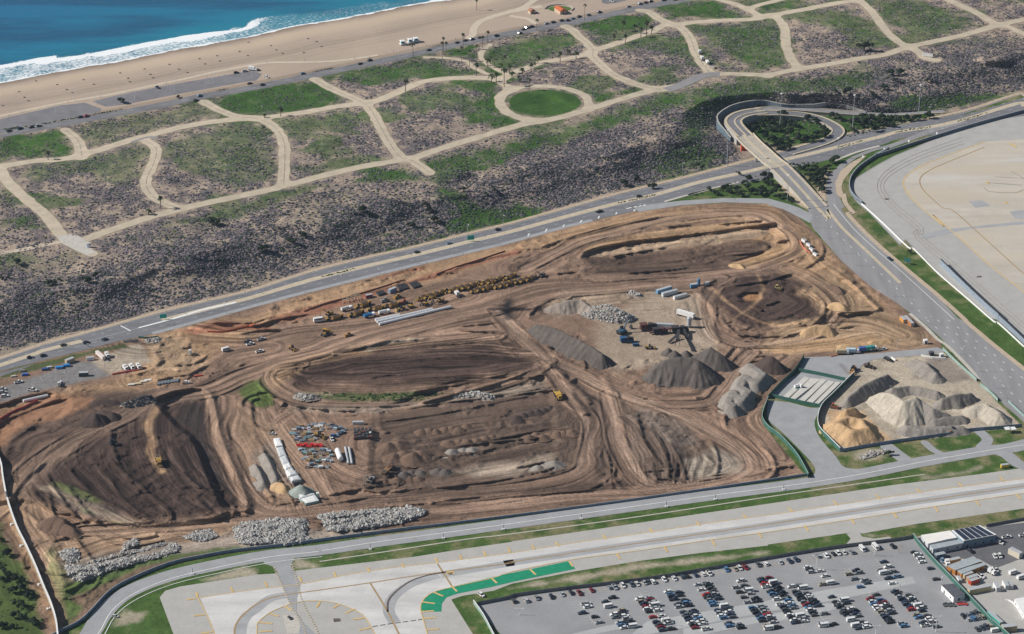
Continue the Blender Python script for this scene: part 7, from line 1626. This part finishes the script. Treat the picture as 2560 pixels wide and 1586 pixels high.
for r_, (y0, x0, x1, n_, sl) in enumerate(((1000, 410, 730, 11, 0), (1045, 370, 840, 13, -8), (1085, 350, 540, 7, 8), (1125, 380, 550, 6, 5), (1235, 420, 690, 10, 0), (1270, 440, 700, 10, 0), (1305, 460, 720, 10, 0), (1340, 480, 730, 9, 0), (1385, 500, 690, 7, 10))):
    for i in range(n_):
        c, cn = yc[random.randrange(len(yc))]; x = x0 + (x1 - x0) * i / (n_ - 1)
        bundle(K('21', f'{x + random.uniform(-14, 14)},{y0 + sl * (i / n_) + random.uniform(-16, 16)}')[0], c, f'{cn} bundle in the {nth(r_ + 1)} row of the storage yard, {nth(i + 1)} from the left', 'bundles in the storage yard', random.uniform(.7, 1.35), random.random() < .45)
for i, x in enumerate((410, 440, 470, 500, 530, 560, 590, 615)): bundle(K('21', f'{x},{1185 + (i % 2) * 12}')[0], (.55, .03, .03), f'bright red fitting in the red row of the storage yard, {nth(i + 1)} from the left', 'red fittings', 1.1, i % 3 == 0)
at(LOADER, '21', '600,1105', (8, 3), YEL, 'yellow telehandler in the storage yard', scale=1.1); at(PICK, '21', '718,1135', (3, 8), WHT, 'white pickup nose down in the storage yard'); at(PICK, '21', '805,1075', (9, -3), LBL, 'blue grey pickup at the right of the storage yard'); at(SUV, '21', '740,1105', (9, 0), BLU, 'blue car behind the white pickup in the storage yard')
at(TOILET, '21', '1080,1100', (1, 5), TEAL, 'teal portable toilet beside the dark scaffold stack', scale=1.2); at(PICK, '21', '155,1082', (9, 1), WHT, 'small white trailer on the lane left of the storage yard', scale=.8)
t = empty('scaffold_stack', tuple(W(*K('21', '1010,1125')[0])), .06)
for i in range(5):
    for j in range(4): MB().box(-5.5 + i * 2.3, -3.6 + i * 2.3, -1 + j * 3.1, 1.6 + j * 3.1, .05, 1.6 + .3 * ((i + j) % 3)).build('frame_bundle', M_DSTEEL if (i * 3 + j) % 4 else M_MAROON, t)
tag(t, 'dark square block of stacked scaffold frames in the storage yard', 'scaffold stack')
for i, s_ in enumerate(('945,985', '985,985')): p = W(*K('21', s_)[0]); o = CONT20.put(tuple(p), .1, LGR, ('left' if i == 0 else 'right') + ' one of two pale boxes behind the scaffold frames', scale=.7, name='site_box', catg='box')
# white sheeted row
M_GREYSH = matte('grey_white_sheet', (.5, .52, .53), .2, .6)
sc_ = smooth(K('21', '185,1150 240,1260 290,1380 345,1480'), 4)
for i, (a, b_, c) in enumerate((('165,1142 225,1135 255,1210 190,1220', .9, M_WHITEP), ('190,1222 255,1212 285,1290 222,1308', .6, M_GREYSH), ('222,1310 285,1292 318,1370 255,1390', .6, M_GREYSH), ('255,1392 318,1372 345,1420 278,1440', .8, M_WHITEP), ('278,1442 350,1422 385,1480 305,1502', .8, M_WHITEP))):
    P = K('21', a); Q = W(P[:, 0], P[:, 1]); o0 = Q.mean(0); R = Q - o0; t = empty('sheeted_stack', tuple(o0))
    MB().hexa([tuple(v + np.array([0, 0, -.1])) for v in R], [tuple(v * .96 + np.array([0, 0, b_ * 2])) for v in R]).build('stack', c, t); MB().hexa([tuple(v * .93 + np.array([0, 0, b_ * 2 + .003])) for v in R], [tuple(v * .6 + np.array([0, 0, b_ * 2 + .35])) for v in R]).build('cover_sheet', c, t)
    tag(t, f'white sheeted stack in the long slanting row, {nth(i + 1)} from the top', 'sheeted stack', 'white sheeted row')
for i, s_ in enumerate(('300,-5 375,-15 400,25 315,45', '315,48 400,28 432,70 340,88', '400,210 535,178 560,212 415,252', '415,255 560,215 600,270 470,300')):
    P = K('31', s_); Q = W(P[:, 0], P[:, 1]); o0 = Q.mean(0); R = Q - o0; t = empty('sheeted_stack', tuple(o0))
    MB().hexa([tuple(v + np.array([0, 0, -.1])) for v in R], [tuple(v * .97 + np.array([0, 0, 1.6])) for v in R]).build('stack', M_GREYSH if i < 3 else M_LSCREEN, t); MB().hexa([tuple(v * .93 + np.array([0, 0, 1.603])) for v in R], [tuple(v * .6 + np.array([0, 0, 1.95])) for v in R]).build('cover_sheet', M_WHITEP, t)
    tag(t, ('upper white sheeted stack above the gravel cone', 'lower white sheeted stack touching the gravel cone', 'white sheeted stack below the gravel cone', 'pale blue sheeted stack at the bottom of the row')[i], 'sheeted stack')
at(TOILET, '31', '585,225', (1, 5), GRN, 'green portable toilet beside the lowest sheeted stacks', scale=1.5)

# beach
for i, s_ in enumerate(('1385,425', '1458,408', '1512,398')):
    p = W(*K('01', s_)[0]); t = empty('lifeguard_hut', tuple(p), .3)
    MB().box(-1.8, 1.8, -1.6, 1.6, 1.2, 3.7, tx=.1, ty=.1).build('cabin', M_LSCREEN if False else matte('pale_blue_boards_%d' % i, (.45, .6, .66), .08, .8), t); MB().box(-2.3, 2.3, -2.1, 2.1, 3.702, 4.0, tx=.5, ty=.5).build('roof', M_WHITEP, t); MB().box(-2.6, 2.6, -2.4, 2.4, 1.0, 1.196).build('deck', M_WHITEP, t)
    MB().box(-1.0, 1.0, -1.72, -1.6, 2.2, 3.2).build('window', M_GLASS, t)
    for x in (-2, 2):
        for y in (-1.8, 1.8): MB().box(x - .12, x + .12, y - .12, y + .12, -.3, 1.0).build('leg', M_WHITEP, t)
    MB().hexa([(2.6, -.6, 1.0), (5.2, -.6, -.1), (5.2, .6, -.1), (2.6, .6, 1.0)], [(2.6, -.6, 1.15), (5.2, -.6, .05), (5.2, .6, .05), (2.6, .6, 1.15)]).build('ramp', M_WHITEP, t); tag(t, f'pale blue lifeguard hut on the sand, {nth(i + 1)} of three from the left', 'lifeguard hut', 'lifeguard huts')
def house(px, l, w_, h, roofm, wallm, label):
    p = W(*px); t = empty('beach_building', tuple(p), -1.1)
    MB().box(-l / 2, l / 2, -w_ / 2, w_ / 2, -.3, h).build('wall', wallm, t)
    MB().hexa([(-l / 2 - .5, -w_ / 2 - .5, h), (l / 2 + .5, -w_ / 2 - .5, h), (l / 2 + .5, w_ / 2 + .5, h), (-l / 2 - .5, w_ / 2 + .5, h)], [(-l / 2 - .2, -.05, h + 1.6), (l / 2 + .2, -.05, h + 1.6), (l / 2 + .2, .05, h + 1.6), (-l / 2 - .2, .05, h + 1.6)]).build('roof', roofm, t)
    MB().box(l / 2, l / 2 + .05, -.6, .6, 0, 2).build('door', M_DSTEEL, t); tag(t, label, 'building')
M_TILE = matte('red_roof_tiles', (.5, .13, .05), .15, .8); M_SAND = matte('sandy_render', (.55, .42, .32), .08, .5)
house(K('02', '458,118')[0], 11, 6.5, 3.2, M_TILE, M_SAND, 'red roofed building inside the round lawn on the beach'); house(K('02', '185,125')[0], 5, 5, 2.6, matte('brown_roof', (.32, .16, .1), .15, .8), M_SAND, 'small brown roofed hut left of the red roofed building')
ringP = smooth(K('02', '310,90 340,65 400,52 480,50 550,62 580,85 560,105'), 4)
rg = patch('beach_lawn', K('02', '330,85 370,65 460,58 540,70 555,92 480,112 380,108'), M_LAWN, .1, sm=3)
fence('ring_wall', ringP, .9, M_CONC, 'low round wall behind the red roofed building', 'wall', .5, 1, False)
FR = Proto('fire_ring', 'fire ring', [('ash_bed', MB().cyl((0, 0, .02), 1.0, .3, 12).data('ash_bed', [matte('ash', (.06, .05, .045), .3, 2)]))], MB().cyl((0, 0, -.2), 1.3, .85, 12, r2=1.15).data('fire_ring', [matte('sooty_concrete', (.16, .125, .11), .3, 1.2)]))
fr = cat(K('00', '180,870 230,922 268,955 340,768 540,803 630,850 790,757 885,800 1135,693 1210,742 1225,775 1365,655 1420,706 1445,738 1600,612 1690,658 1770,688 1885,558 1937,608 2050,530 2078,580 2262,490 2340,528 25,1002 2347,402 685,880'), K('01', '490,368 572,396 617,443 190,475 250,508 140,435 450,500'))
fr = fr[np.argsort(fr[:, 0])]
for i, q in enumerate(fr): FR.put(tuple(W(*q)), 0, (1, 1, 1), scale=.75, label= f'dark round fire ring on the beach sand, {nth(i + 1)} from the left', group='fire rings')

# lamps
def lamp(b_, t_, label, group, white=False, arms=1, mast=False, heading=0.0):
    p = W(*b_); h = max(3.0, height_of(b_, t_)); t = empty('street_lamp', tuple(p), heading); m_ = M_WHITEP if white else M_STEEL
    MB().tube((0, 0, -.2), (0, 0, h), .17 if not mast else .3, 6, r2=.1 if not mast else .16).build('pole', m_, t)
    if mast: MB().cyl((0, 0, h), .9, .5, 8).build('lamp_ring', M_WHITEP, t)
    else:
        for s_ in ((1,) if arms == 1 else (1, -1)): MB().tube((0, 0, h - .15), (2.0 * s_, 0, h + .1), .08, 5).build('arm', m_, t); MB().box(min(1.6 * s_, 2.6 * s_), max(1.6 * s_, 2.6 * s_), -.18, .18, h + .02, h + .2).build('lamp_head', M_WHITEP, t)
    tag(t, label, 'street lamp', group)
def lamps(prs, fmt, grp, **k):
    for i, (b_, t_) in enumerate(sorted(prs, key=lambda q: q[0][0])): lamp(b_, t_, fmt.format(nth(i + 1)), grp, **k)
lpair = lambda s: [(L(a)[0], L(b_)[0]) for a, b_ in (q.split('>') for q in s.split('|'))]
lamps(lpair('368,740>365,405|868,360>863,62|1555,385>1557,75|2175,290>2178,-20|1410,665>1410,480|938,1070>938,830'), 'tall high mast lamp around the loop, {} from the left', 'high mast lamps', mast=True)
lamps(pairs('12', '1605,350>1600,25') + pairs('12', '878,372>875,270|245,542>243,430') + pairs('11', '2335,620>2335,518|2000,712>1998,605|1325,880>1322,790') + pairs('10', '1957,1330>1957,1210|1570,1440>1570,1320|2312,1250>2310,1140') + pairs('20', '582,228>582,180'), 'lamp on the seaward verge of the parkway, {} from the left', 'parkway lamps', heading=-1.2)
lamps(pairs('20', '312,415>312,355|985,235>980,140|1580,50>1582,0') + pairs('10', '2130,1450>2130,1365') + pairs('11', '455,1255>450,1180|810,1170>808,1100|1165,1080>1165,1040|1515,980>1515,910|1862,890>1860,820|2205,800>2205,730'), 'lamp on the inland verge of the parkway, {} from the left', 'inland parkway lamps', heading=1.9)
lamps(pairs('13', '430,645>430,540|567,745>565,640|705,885>708,790|828,1000>830,905|1187,1290>1185,1195|1345,1400>1345,1325') + pairs('23', '1500,40>1500,-30|1985,490>1990,395|2157,650>2158,575|1815,330>1818,255'), 'lamp along the left verge of the avenue, {} from the top', 'avenue lamps')
lamps(pairs('00', '187,1060>185,970|112,1158>108,1052|530,1078>522,975|692,955>685,880|905,988>902,900|1187,868>1183,785|1275,935>1273,832|1650,868>1645,762|2015,795>2012,688|1667,775>1665,690|2145,672>2145,602|2380,730>2380,660'), 'white lamp around the beach car parks, {} from the left', 'beach lamps', white=True)
lamps(pairs('33', '455,900>455,772|137,1252>135,1165|1245,1120>1245,1040|1585,1490>1582,1345|1018,1512>1016,1432|1005,770>1000,690') + pairs('32', '1428,1430>1422,1345|70,1330>65,1270'), 'lamp with two arms in the big car park, {} from the left', 'car park lamps', white=True, arms=2)
lamps(pairs('20', '510,580>505,470|585,600>580,500|990,455>985,390'), 'lamp in the contractor yard, {} from the left', 'yard lamps'); lamps(pairs('23', '1218,272>1222,190|1690,680>1688,610|1860,660>1860,580|1375,1130>1370,1040|1622,1095>1620,1010|2165,745>2165,690'), 'slim lamp inside the stockpile yard, {} from the left', 'stockpile yard lamps')
for i, (b_, t_) in enumerate(sorted(pairs('31', '1080,715>1075,660|1772,610>1770,565|2340,525>2343,478') + pairs('32', '655,425>658,375|1460,310>1463,255|1922,242>1918,195') + pairs('33', '148,150>150,95') + pairs('30', '1822,945>1820,890'), key=lambda q: q[0][0])):
    p = W(*b_); t = empty('marker_post', tuple(p)); h = height_of(b_, t_); MB().tube((0, 0, -.2), (0, 0, h), .14, 6).build('pole', M_DSTEEL, t); MB().box(-.9, .9, -.7, .7, -.1, .8, tx=.1, ty=.1).build('base_box', M_WHITEP, t); tag(t, f'dark post with white base along the service road, {nth(i + 1)} from the left', 'post', 'service road posts')
for i, (s_) in enumerate(('115,478 ', '205,680', '375,1045', '460,1275')):
    p = W(*K('30', s_)[0]); t = empty('white_block', tuple(p), .6); MB().box(-1.1, 1.1, -.7, .7, -.1, .9, tx=.15, ty=.12).build('block', M_WHITEP, t); MB().box(-.12, .12, -.12, .12, .9, 1.6).build('stub_post', M_DSTEEL, t); tag(t, f'white block beside the barrier wall, {nth(i + 1)} from the top', 'block', 'blocks by the barrier wall')
# signs
def sign(px, w_, h0, h1, label, mat, rz=.2):
    p = W(*px); t = empty('road_sign', tuple(p), rz); MB().box(-w_ / 2, w_ / 2, -.08, .08, h0, h1).build('panel', mat, t)
    for x in (-w_ * .3, w_ * .3): MB().box(x - .09, x + .09, .09, .27, -.2, h1 - .2).build('post', M_STEEL, t)
    tag(t, label, 'road sign')
M_SIGNG = matte('green_sign_sheeting', (.03, .38, .3), .08, .5)
sign(K('11', '2030,770')[0], 5, 1.2, 4.4, 'green sign on the parkway median above the red trench', M_SIGNG); sign(K('10', '1545,1512')[0], 4.5, 1.2, 4.2, 'green sign on the parkway median near the turn lane', M_SIGNG); sign(K('13', '1315,985')[0], 5, 1.5, 4.5, 'dark green sign on the avenue sidewalk', matte('dark_sign_back', (.03, .13, .12), .1, .5), -.6)
sign(K('03', '1505,540')[0], 9, .5, 3.4, 'white board at the end of the dune street stub', M_WHITEP, -.35); sign(K('20', '830,255')[0], 1.6, .8, 2.4, 'small white sign on the inland verge of the parkway', M_WHITEP)
# moving and parked cars on the roads
def roadcar(rc, s, to, c, lab, pr=None): at(pr or random.choice((SEDAN, SUV)), rc, s, to, c, lab, None, dz=.2, scale=.9, name='road_car' if pr is not PICK else None)
for rc, s_, c, lab in (('11', '1520,878', DGR, 'grey car on the parkway above the red trench'), ('11', '1825,795', LBL, 'pale blue car on the parkway right of the grey one'), ('11', '2285,665', BLK, 'black car on the far parkway lane left of the bend'), ('12', '1200,350', BLK, 'black car on the parkway beside median bushes'), ('20', '285,362', BLK, 'black car on the parkway nearest the left edge'), ('20', '410,345', BLK, 'black car just right of the leftmost parkway car'), ('20', '815,222', BLK, 'black car on the parkway above the grass verge'), ('20', '990,192', NAVY, 'dark pickup on the parkway by the lamp'), ('20', '600,245', (.12, .09, .06), 'brown car turning in the parkway median')): roadcar(rc, s_, (9, -2.6), c, lab, SUV)
at(PICK, '12', '825,495', (9, -2.6), BLK, 'black pickup towing on the parkway lane by merge marks', dz=.2); at(SUV, '13', '1150,945', (7, 5), NAVY, 'dark blue car alone on the avenue', dz=.2)
cv = [('00', '85,1245', DGR), ('00', '190,1222', NAVY), ('00', '295,1208', BLK), ('00', '360,1195', SIL), ('00', '760,1112', BLK), ('00', '815,1103', (.35, .05, .06)), ('00', '1885,910', LBL), ('00', '1850,958', BLK), ('00', '2360,797', BLK), ('01', '60,808', DGR), ('01', '440,700', LBL), ('01', '985,610', BLK), ('01', '1075,575', BLK), ('01', '1635,480', BLK), ('01', '1900,410', NAVY), ('01', '1980,390', BLK), ('01', '2040,378', NAVY), ('01', '2115,362', DGR), ('01', '2275,345', BLK),
      ('02', '75,322', BLK), ('02', '110,285', BLK), ('02', '145,270', DGR), ('02', '190,260', BLK), ('02', '328,228', SIL), ('02', '390,218', DGR), ('02', '470,200', BLK), ('02', '528,200', NAVY), ('02', '575,182', LBL), ('02', '635,165', BLK), ('02', '725,150', DGR), ('02', '825,122', NAVY), ('02', '1100,68', SIL), ('02', '1210,42', LBL), ('02', '1262,30', DGR), ('02', '1310,20', BLK), ('02', '1435,8', NAVY), ('02', '1545,3', BLK)]
cn_ = {DGR: 'dark grey', NAVY: 'navy', BLK: 'black', SIL: 'silver', LBL: 'pale blue', (.35, .05, .06): 'red'}
for i, (rc, s_, c) in enumerate(sorted(cv, key=lambda q: K(q[0], q[1])[0][0])): at(random.choice((SEDAN, SUV)), rc, s_, (9, -2.9), c, f'{cn_[c]} car along the coast road, {nth(i + 1)} from the left', 'cars along the coast road', dz=.2)
for rc, s_, to, c, lab, pr in (('00', '1490,835', (6, 3), NAVY, 'dark blue car alone on the beach car park', SUV), ('00', '2235,695', (9, -1), BLK, 'black car beside the white motorhome', SUV), ('00', '2318,680', (9, -1), SIL, 'silver car beside the white motorhome', SUV), ('01', '10,668', (9, -1), BLK, 'black car right of the white motorhome', SUV), ('01', '100,735', (8, 2), WHT, 'white car at the end of the beach car park', SUV)): at(pr, rc, s_, to, c, lab)
at(BOXT, '00', '2390,668', (9, 1), WHT, 'white motorhome at the end of the beach car park', name='motorhome', catg='motorhome'); at(SUV, '02', '945,18', (8, 2), WHT, 'white car on the far beach car park')
at(SEMI, '02', '1775,510', (-3, -7), WHT, 'white truck on the dune street, uppermost of four'); at(SEMI, '02', '1800,570', (-4, -6), WHT, 'white truck on the dune street, second of four'); at(BOXT, '02', '1845,600', (-4, -6), WHT, 'white box truck on the dune street, third of four', scale=.8); at(CONT20, '02', '1890,650', (8, 1), (.6, .52, .4), 'cream trailer on the dune street, lowest of four', scale=.7)
at(TOILET, '10', '838,828', (1, 6), (.04, .25, .6), 'bright blue portable toilet at the dune street end', scale=1.5); at(SUV, '31', '2130,1148', (7, 5), WHT, 'white car on the grass left of the car park corner'); at(DOZER, '33', '1595,215', (9, 0), (.6, .4, .06), 'yellow machine') if False else None
at(SUV, '30', '1090,1350', (9, 1), LGR, 'grey service cart beside the curving service road', scale=.8); at(SUV, '31', '320,1365', (5, 5), DGR, 'grey cart on the shoulder island', scale=.7)
at(CONT20, '23', '2235,1395', (9, -1), (.6, .42, .06), 'small yellow box on the dry grass by the taxiway', scale=.8)
# ------------------------------------------------------------------ the big car park
U = W(*K('33', '1375,605')[0]) - W(*K('32', '0,1165')[0]); U[2] = 0; U /= np.linalg.norm(U); Vv = W(*K('32', '1500,1512')[0]) - W(*K('32', '1215,1120')[0]); Vv[2] = 0; Vv /= np.linalg.norm(Vv)
PALETTE = [((.018, .022, .03), 'black', 20), ((.03, .045, .085), 'navy', 13), ((.055, .075, .1), 'dark blue grey', 12), ((.075, .08, .085), 'dark grey', 12), ((.2, .22, .24), 'grey', 9), ((.4, .42, .44), 'silver', 14), ((.72, .73, .73), 'white', 19), ((.22, .015, .025), 'dark red', 3), ((.42, .03, .03), 'red', 1), ((.09, .2, .36), 'blue', 5), ((.33, .29, .22), 'beige', 2)]
PW_ = np.array([p[2] for p in PALETTE], float); PW_ /= PW_.sum()
prng = np.random.default_rng(21)
n_lot = 0
def lotcar(p, heading, lab, grp):
    global n_lot
    k = prng.choice(len(PALETTE), p=PW_); c, cn, _ = PALETTE[k]
    c = tuple(np.array(c) * prng.uniform(.85, 1.15)); pr = (SEDAN, SUV, SUV, HATCH)[prng.integers(4)]; w_ = prng.random()
    if w_ < .12: pr = PICK
    elif w_ < .17: pr, c, cn = VAN, (.7, .71, .71), 'white'
    kd = {'pickup_truck': 'pickup', 'van': 'van'}.get(pr.name, 'car')
    pr.put((p[0] + prng.normal() * .12, p[1] + prng.normal() * .12, .075), heading + prng.normal() * .03 + (math.pi if prng.random() < .4 else 0), c, f'{cn} {kd}, {lab}', grp); n_lot += 1
hu = math.atan2(U[1], U[0]); hv = math.atan2(Vv[1], Vv[0])
COLS = [('32', '640,1215', 9, .42, 'first'), ('32', '905,1180', 12, .6, 'second'), ('32', '1215,1130', 15, .86, 'third'), ('32', '1500,1085', 17, .88, 'fourth'), ('32', '1800,1045', 18, .84, 'fifth'), ('32', '2120,1020', 19, .88, 'sixth'), ('33', '-30,990', 19, .93, 'seventh'), ('33', '265,1065', 16, .86, 'eighth'), ('33', '415,880', 8, .5, 'ninth'), ('33', '640,1160', 13, .88, 'ninth'), ('33', '770,900', 8, .66, 'tenth'), ('33', '960,1130', 14, .84, 'tenth'), ('33', '1030,820', 10, .55, 'eleventh'), ('33', '1245,1110', 15, .8, 'eleventh')]
M_STALL = matte('stall_line_paint', (.62, .62, .58), .15, 1.0)
MBL = MB(); MBY = MB()
def stall_line(c, d, ln, w_, mb):
    d = d / np.linalg.norm(d); n_ = np.array([-d[1], d[0], 0]) * w_ / 2; a, b_ = c - d * ln / 2, c + d * ln / 2
    mb.quad(tuple(a + n_), tuple(a - n_), tuple(b_ - n_), tuple(b_ + n_))
count = {}
for rc, s_, n_, fill_, rn in COLS:
    p0 = W(*K(rc, s_)[0]); p0[2] = .105
    for k in range(n_):
        for sd in (-1, 1):
            c = p0 + Vv * 2.75 * k + U * 2.55 * sd
            cl_ = p0 + Vv * 2.75 * (k - .5) + U * 2.55 * sd
            stall_line(cl_, U, 4.8, .16, MBL)
            key = (rn, sd)
            count[key] = count.get(key, 0) + 1
            edge = .45 if k < 2 else 1.0
            if prng.random() < fill_ * .88 * edge: lotcar(c, hu, f'stall {ONES[min(count[key], 20) - 1] if count[key] <= 20 else nth(count[key])} down the {"left" if sd < 0 else "right"} side of the {rn} double row', 'cars in the big car park')
    stall_line(p0 + Vv * 2.75 * (n_ / 2 - .5), Vv, 2.75 * n_, .16, MBL)
top = cat(K('32', '20,1205 135,1200 235,1180 375,1165 475,1145 560,1130 640,1128 757,1105 925,1080 970,1075 1050,1060 1130,1050 1185,1048 1255,1035 1290,1025 1335,1024 1440,1005 1535,990 1610,975 1655,970 1730,960 1810,950 1860,945 2030,910 2110,905 2150,895 2210,885 2330,865 2400,855'), K('33', '115,840 200,830 265,815 475,780 555,778 620,762 660,755 720,750 790,745'))
for i, q in enumerate(top): lotcar(W(*q), hv, f'in the nose-in row under the mesh fence, {nth(i + 1)} from the left', 'cars in the big car park')
for x in np.linspace(0, 1, 74):
    a = W(*K('32', '0,1205')[0]); b_ = W(*K('33', '1240,690')[0]); c = a * (1 - x) + b_ * x; c[2] = .105; stall_line(c, Vv, 5.0, .16, MBY)
side = K('33', '1385,745 1410,765 1440,800 1460,838 1540,898 1592,998')
for i, q in enumerate(side): lotcar(W(*q), hu, f'in the single file beside the green fence, {nth(i + 1)} from the top', 'cars in the big car park')
for i, q in enumerate(K('33', '1850,1350 1895,1340 1935,1330 1975,1318 1890,1380 1935,1370 1980,1362 2020,1355 1980,1475 2020,1460 2060,1450 2100,1440')): lotcar(W(*q), hv, f'in the small group at the foot of the green fence, {nth(i + 1)}', 'cars in the big car park')
VAN.put(tuple(W(*K('33', '890,715')[0])), hv, WHT, 'white van in the nose-in row near its right end', scale=1.0); VAN.put(tuple(W(*K('33', '1015,700')[0])), hv, WHT, 'white van in the nose-in row, last but one at the right', scale=1.1); SUV.put(tuple(W(*K('33', '1180,690')[0])), hv, BLK, 'black car in the nose-in row, last at the right')
VAN.put(tuple(W(*K('33', '2145,1485')[0])), hu, WHT, 'white van beside the teal container at the bottom', scale=.9)
CART = Proto('luggage_cart', 'cart', [('rail', MB().box(-.95, -.85, -.6, .6, .5, 1.3).data('rail', [M_STEEL]))], MB().box(-1, 1, -.65, .65, .2, .5).cyl((-.6, -.7, .2), .2, 1.4, 8, 'y', 1).cyl((.6, -.7, .2), .2, 1.4, 8, 'y', 1).data('luggage_cart', [M_CONT, M_TYRE]))
for i, q in enumerate(K('33', '1670,1245 1690,1240 1715,1245 1740,1240 1760,1245 1800,1232 1825,1230 1850,1228 1870,1232')): CART.put(tuple(W(*q)), hv, ((.1, .1, .1), (.4, .05, .05))[i > 4], f'{"dark" if i <= 4 else "red"} cart in the row below the white building, {nth(i + 1)} from the left', 'carts', scale=1.2)
for nm, mb, mt in (('stall_lines', MBL, M_STALL), ('stall_lines', MBY, M_YEL)): mb.build(nm, mt, lot)
print('cars in the car park', n_lot)

# ------------------------------------------------------------------ small people on the beach path and a light aircraft overhead
def person_mesh():
    me = bpy.data.meshes.new('person'); bm = bmesh.new()
    J = dict(p=(0, 0, .93), c=(0, 0, 1.3), n=(0, 0, 1.5), h=(.02, 0, 1.66), sl=(0, .19, 1.42), el=(.03, .26, 1.14), wl=(.12, .27, .9), sr=(0, -.19, 1.42), er=(.03, -.26, 1.14), wr=(-.06, -.27, .9), hl=(0, .1, .9), kl=(.14, .1, .5), al=(.1, .1, .08), fl=(.26, .1, .04), hr=(0, -.1, .9), kr=(-.02, -.1, .5), ar=(-.2, -.1, .1), fr=(-.05, -.1, .04))
    sk = bm.verts.layers.skin.verify(); v = {k: bm.verts.new(p) for k, p in J.items()}
    R = dict(p=.15, c=.17, n=.07, h=.11, sl=.08, el=.055, wl=.045, sr=.08, er=.055, wr=.045, hl=.1, kl=.075, al=.055, fl=.045, hr=.1, kr=.075, ar=.055, fr=.045)
    for k_, q_ in v.items(): q_[sk].radius = (R[k_], R[k_]); q_[sk].use_root = (k_ == 'p')
    for a, b_ in ('pc', 'cn', 'nh'): bm.edges.new((v[a], v[b_]))
    for a, b_ in (('c', 'sl'), ('sl', 'el'), ('el', 'wl'), ('c', 'sr'), ('sr', 'er'), ('er', 'wr'), ('p', 'hl'), ('hl', 'kl'), ('kl', 'al'), ('al', 'fl'), ('p', 'hr'), ('hr', 'kr'), ('kr', 'ar'), ('ar', 'fr')): bm.edges.new((v[a], v[b_]))
    bm.to_mesh(me); bm.free()
    return me
PME = [person_mesh() for _ in range(3)]
for me, c in zip(PME, ((.05, .06, .1), (.5, .5, .5), (.3, .08, .07))): me.materials.append(matte('clothing', c, .2, 2.0))
HAIR = MB().cyl((.0, 0, 1.66), .115, .13, 8, r2=.06).data('hair', [M_TYRE])
pp = cat(K('00', '80,1100 565,1003 1545,797 1570,793 1955,738 2108,708 950,925 640,972'), K('01', '95,592 460,578 540,583 932,560 1072,543 1160,522 1225,505 1300,492 1520,445 1602,430 1885,380'))
pp = pp[np.argsort(pp[:, 0])]
for i, q in enumerate(pp):
    o = bpy.data.objects.new('person', PME[i % 3]); link(o); o.location = W(*q, .1); o.rotation_euler[2] = .5 + (math.pi if i % 2 else 0); o.modifiers.new('skin', 'SKIN'); s_ = o.modifiers.new('sub', 'SUBSURF'); s_.levels = 1; s_.render_levels = 1
    h_ = bpy.data.objects.new('hair', HAIR); link(h_, o)
    tag(o, f'person in {("dark", "light grey", "red")[i % 3]} clothes walking by the beach path, {nth(i + 1)} from the left', 'person', 'people on the beach path')
g = W(1276, 774); zz = 275.0; t_ = (zz - g[2]) / math.sin(SUN_EL)
pl = empty('aeroplane', tuple(g - np.array(ld) * t_), 0.0); pl.scale = (1.4, 1.4, 1.4)
M_HELI = matte('aircraft_paint', (.6, .6, .6), .06, .5, rough=.4)
MB().cyl((-8, 0, 0), 1.5, 15, 14, 'x').cyl((-10.5, 0, -.1), .4, 2.5, 14, 'x', r2=1.5).cyl((7, 0, 0), 1.5, 9, 14, 'x', r2=.4).build('fuselage', M_HELI, pl)
for s_ in (-1, 1):
    MB().hexa([(-4.5, 1.2 * s_, 0), (1.0, 1.2 * s_, 0), (0, 12 * s_, .6), (-2.6, 12 * s_, .6)][::s_], [(-4.5, 1.2 * s_, .45), (1.0, 1.2 * s_, .45), (0, 12 * s_, .8), (-2.6, 12 * s_, .8)][::s_]).build('wing', M_HELI, pl)
    MB().hexa([(12.6, .3 * s_, .6), (15.2, .3 * s_, .6), (15.4, 4.6 * s_, .7), (14, 4.6 * s_, .7)][::s_], [(12.6, .3 * s_, .85), (15.2, .3 * s_, .85), (15.4, 4.6 * s_, .85), (14, 4.6 * s_, .85)][::s_]).build('tailplane', M_HELI, pl)
    MB().cyl((-6.2, 4.4 * s_, -.3), .85, 4.6, 12, 'x').build('engine', M_HELI, pl)
MB().hexa([(11.5, -.15, .6), (15.2, -.15, .6), (15.2, .15, .6), (11.5, .15, .6)], [(14.2, -.1, 4.6), (16, -.1, 4.6), (16, .1, 4.6), (14.2, .1, 4.6)]).build('tail_fin', M_HELI, pl)
MB().box(-9.6, -8.6, -.75, .75, .85, 1.2, tx=.2, ty=.2).build('cockpit_window', M_GLASS, pl)
tag(pl, 'white twin engined aeroplane flying left of the view, its shadow on the haul road', 'aeroplane')
# ------------------------------------------------------------------ thin sea haze
hz = MB().box(-14000, 14000, -1500, 16500, -12.5, CAM_H + 40).build('haze', [bpy.data.materials.new('haze_air')])
hm = hz.data.materials[0]; hm.use_nodes = True; hn = hm.node_tree; hn.nodes.clear()
ho = hn.nodes.new('ShaderNodeOutputMaterial'); hv_ = hn.nodes.new('ShaderNodeVolumePrincipled')
hv_.inputs['Color'].default_value = (.58, .76, 1.0, 1); hv_.inputs['Density'].default_value = .00003; hv_.inputs['Anisotropy'].default_value = .2
hn.links.new(hv_.outputs[0], ho.inputs['Volume'])
tag(hz, kind='stuff')
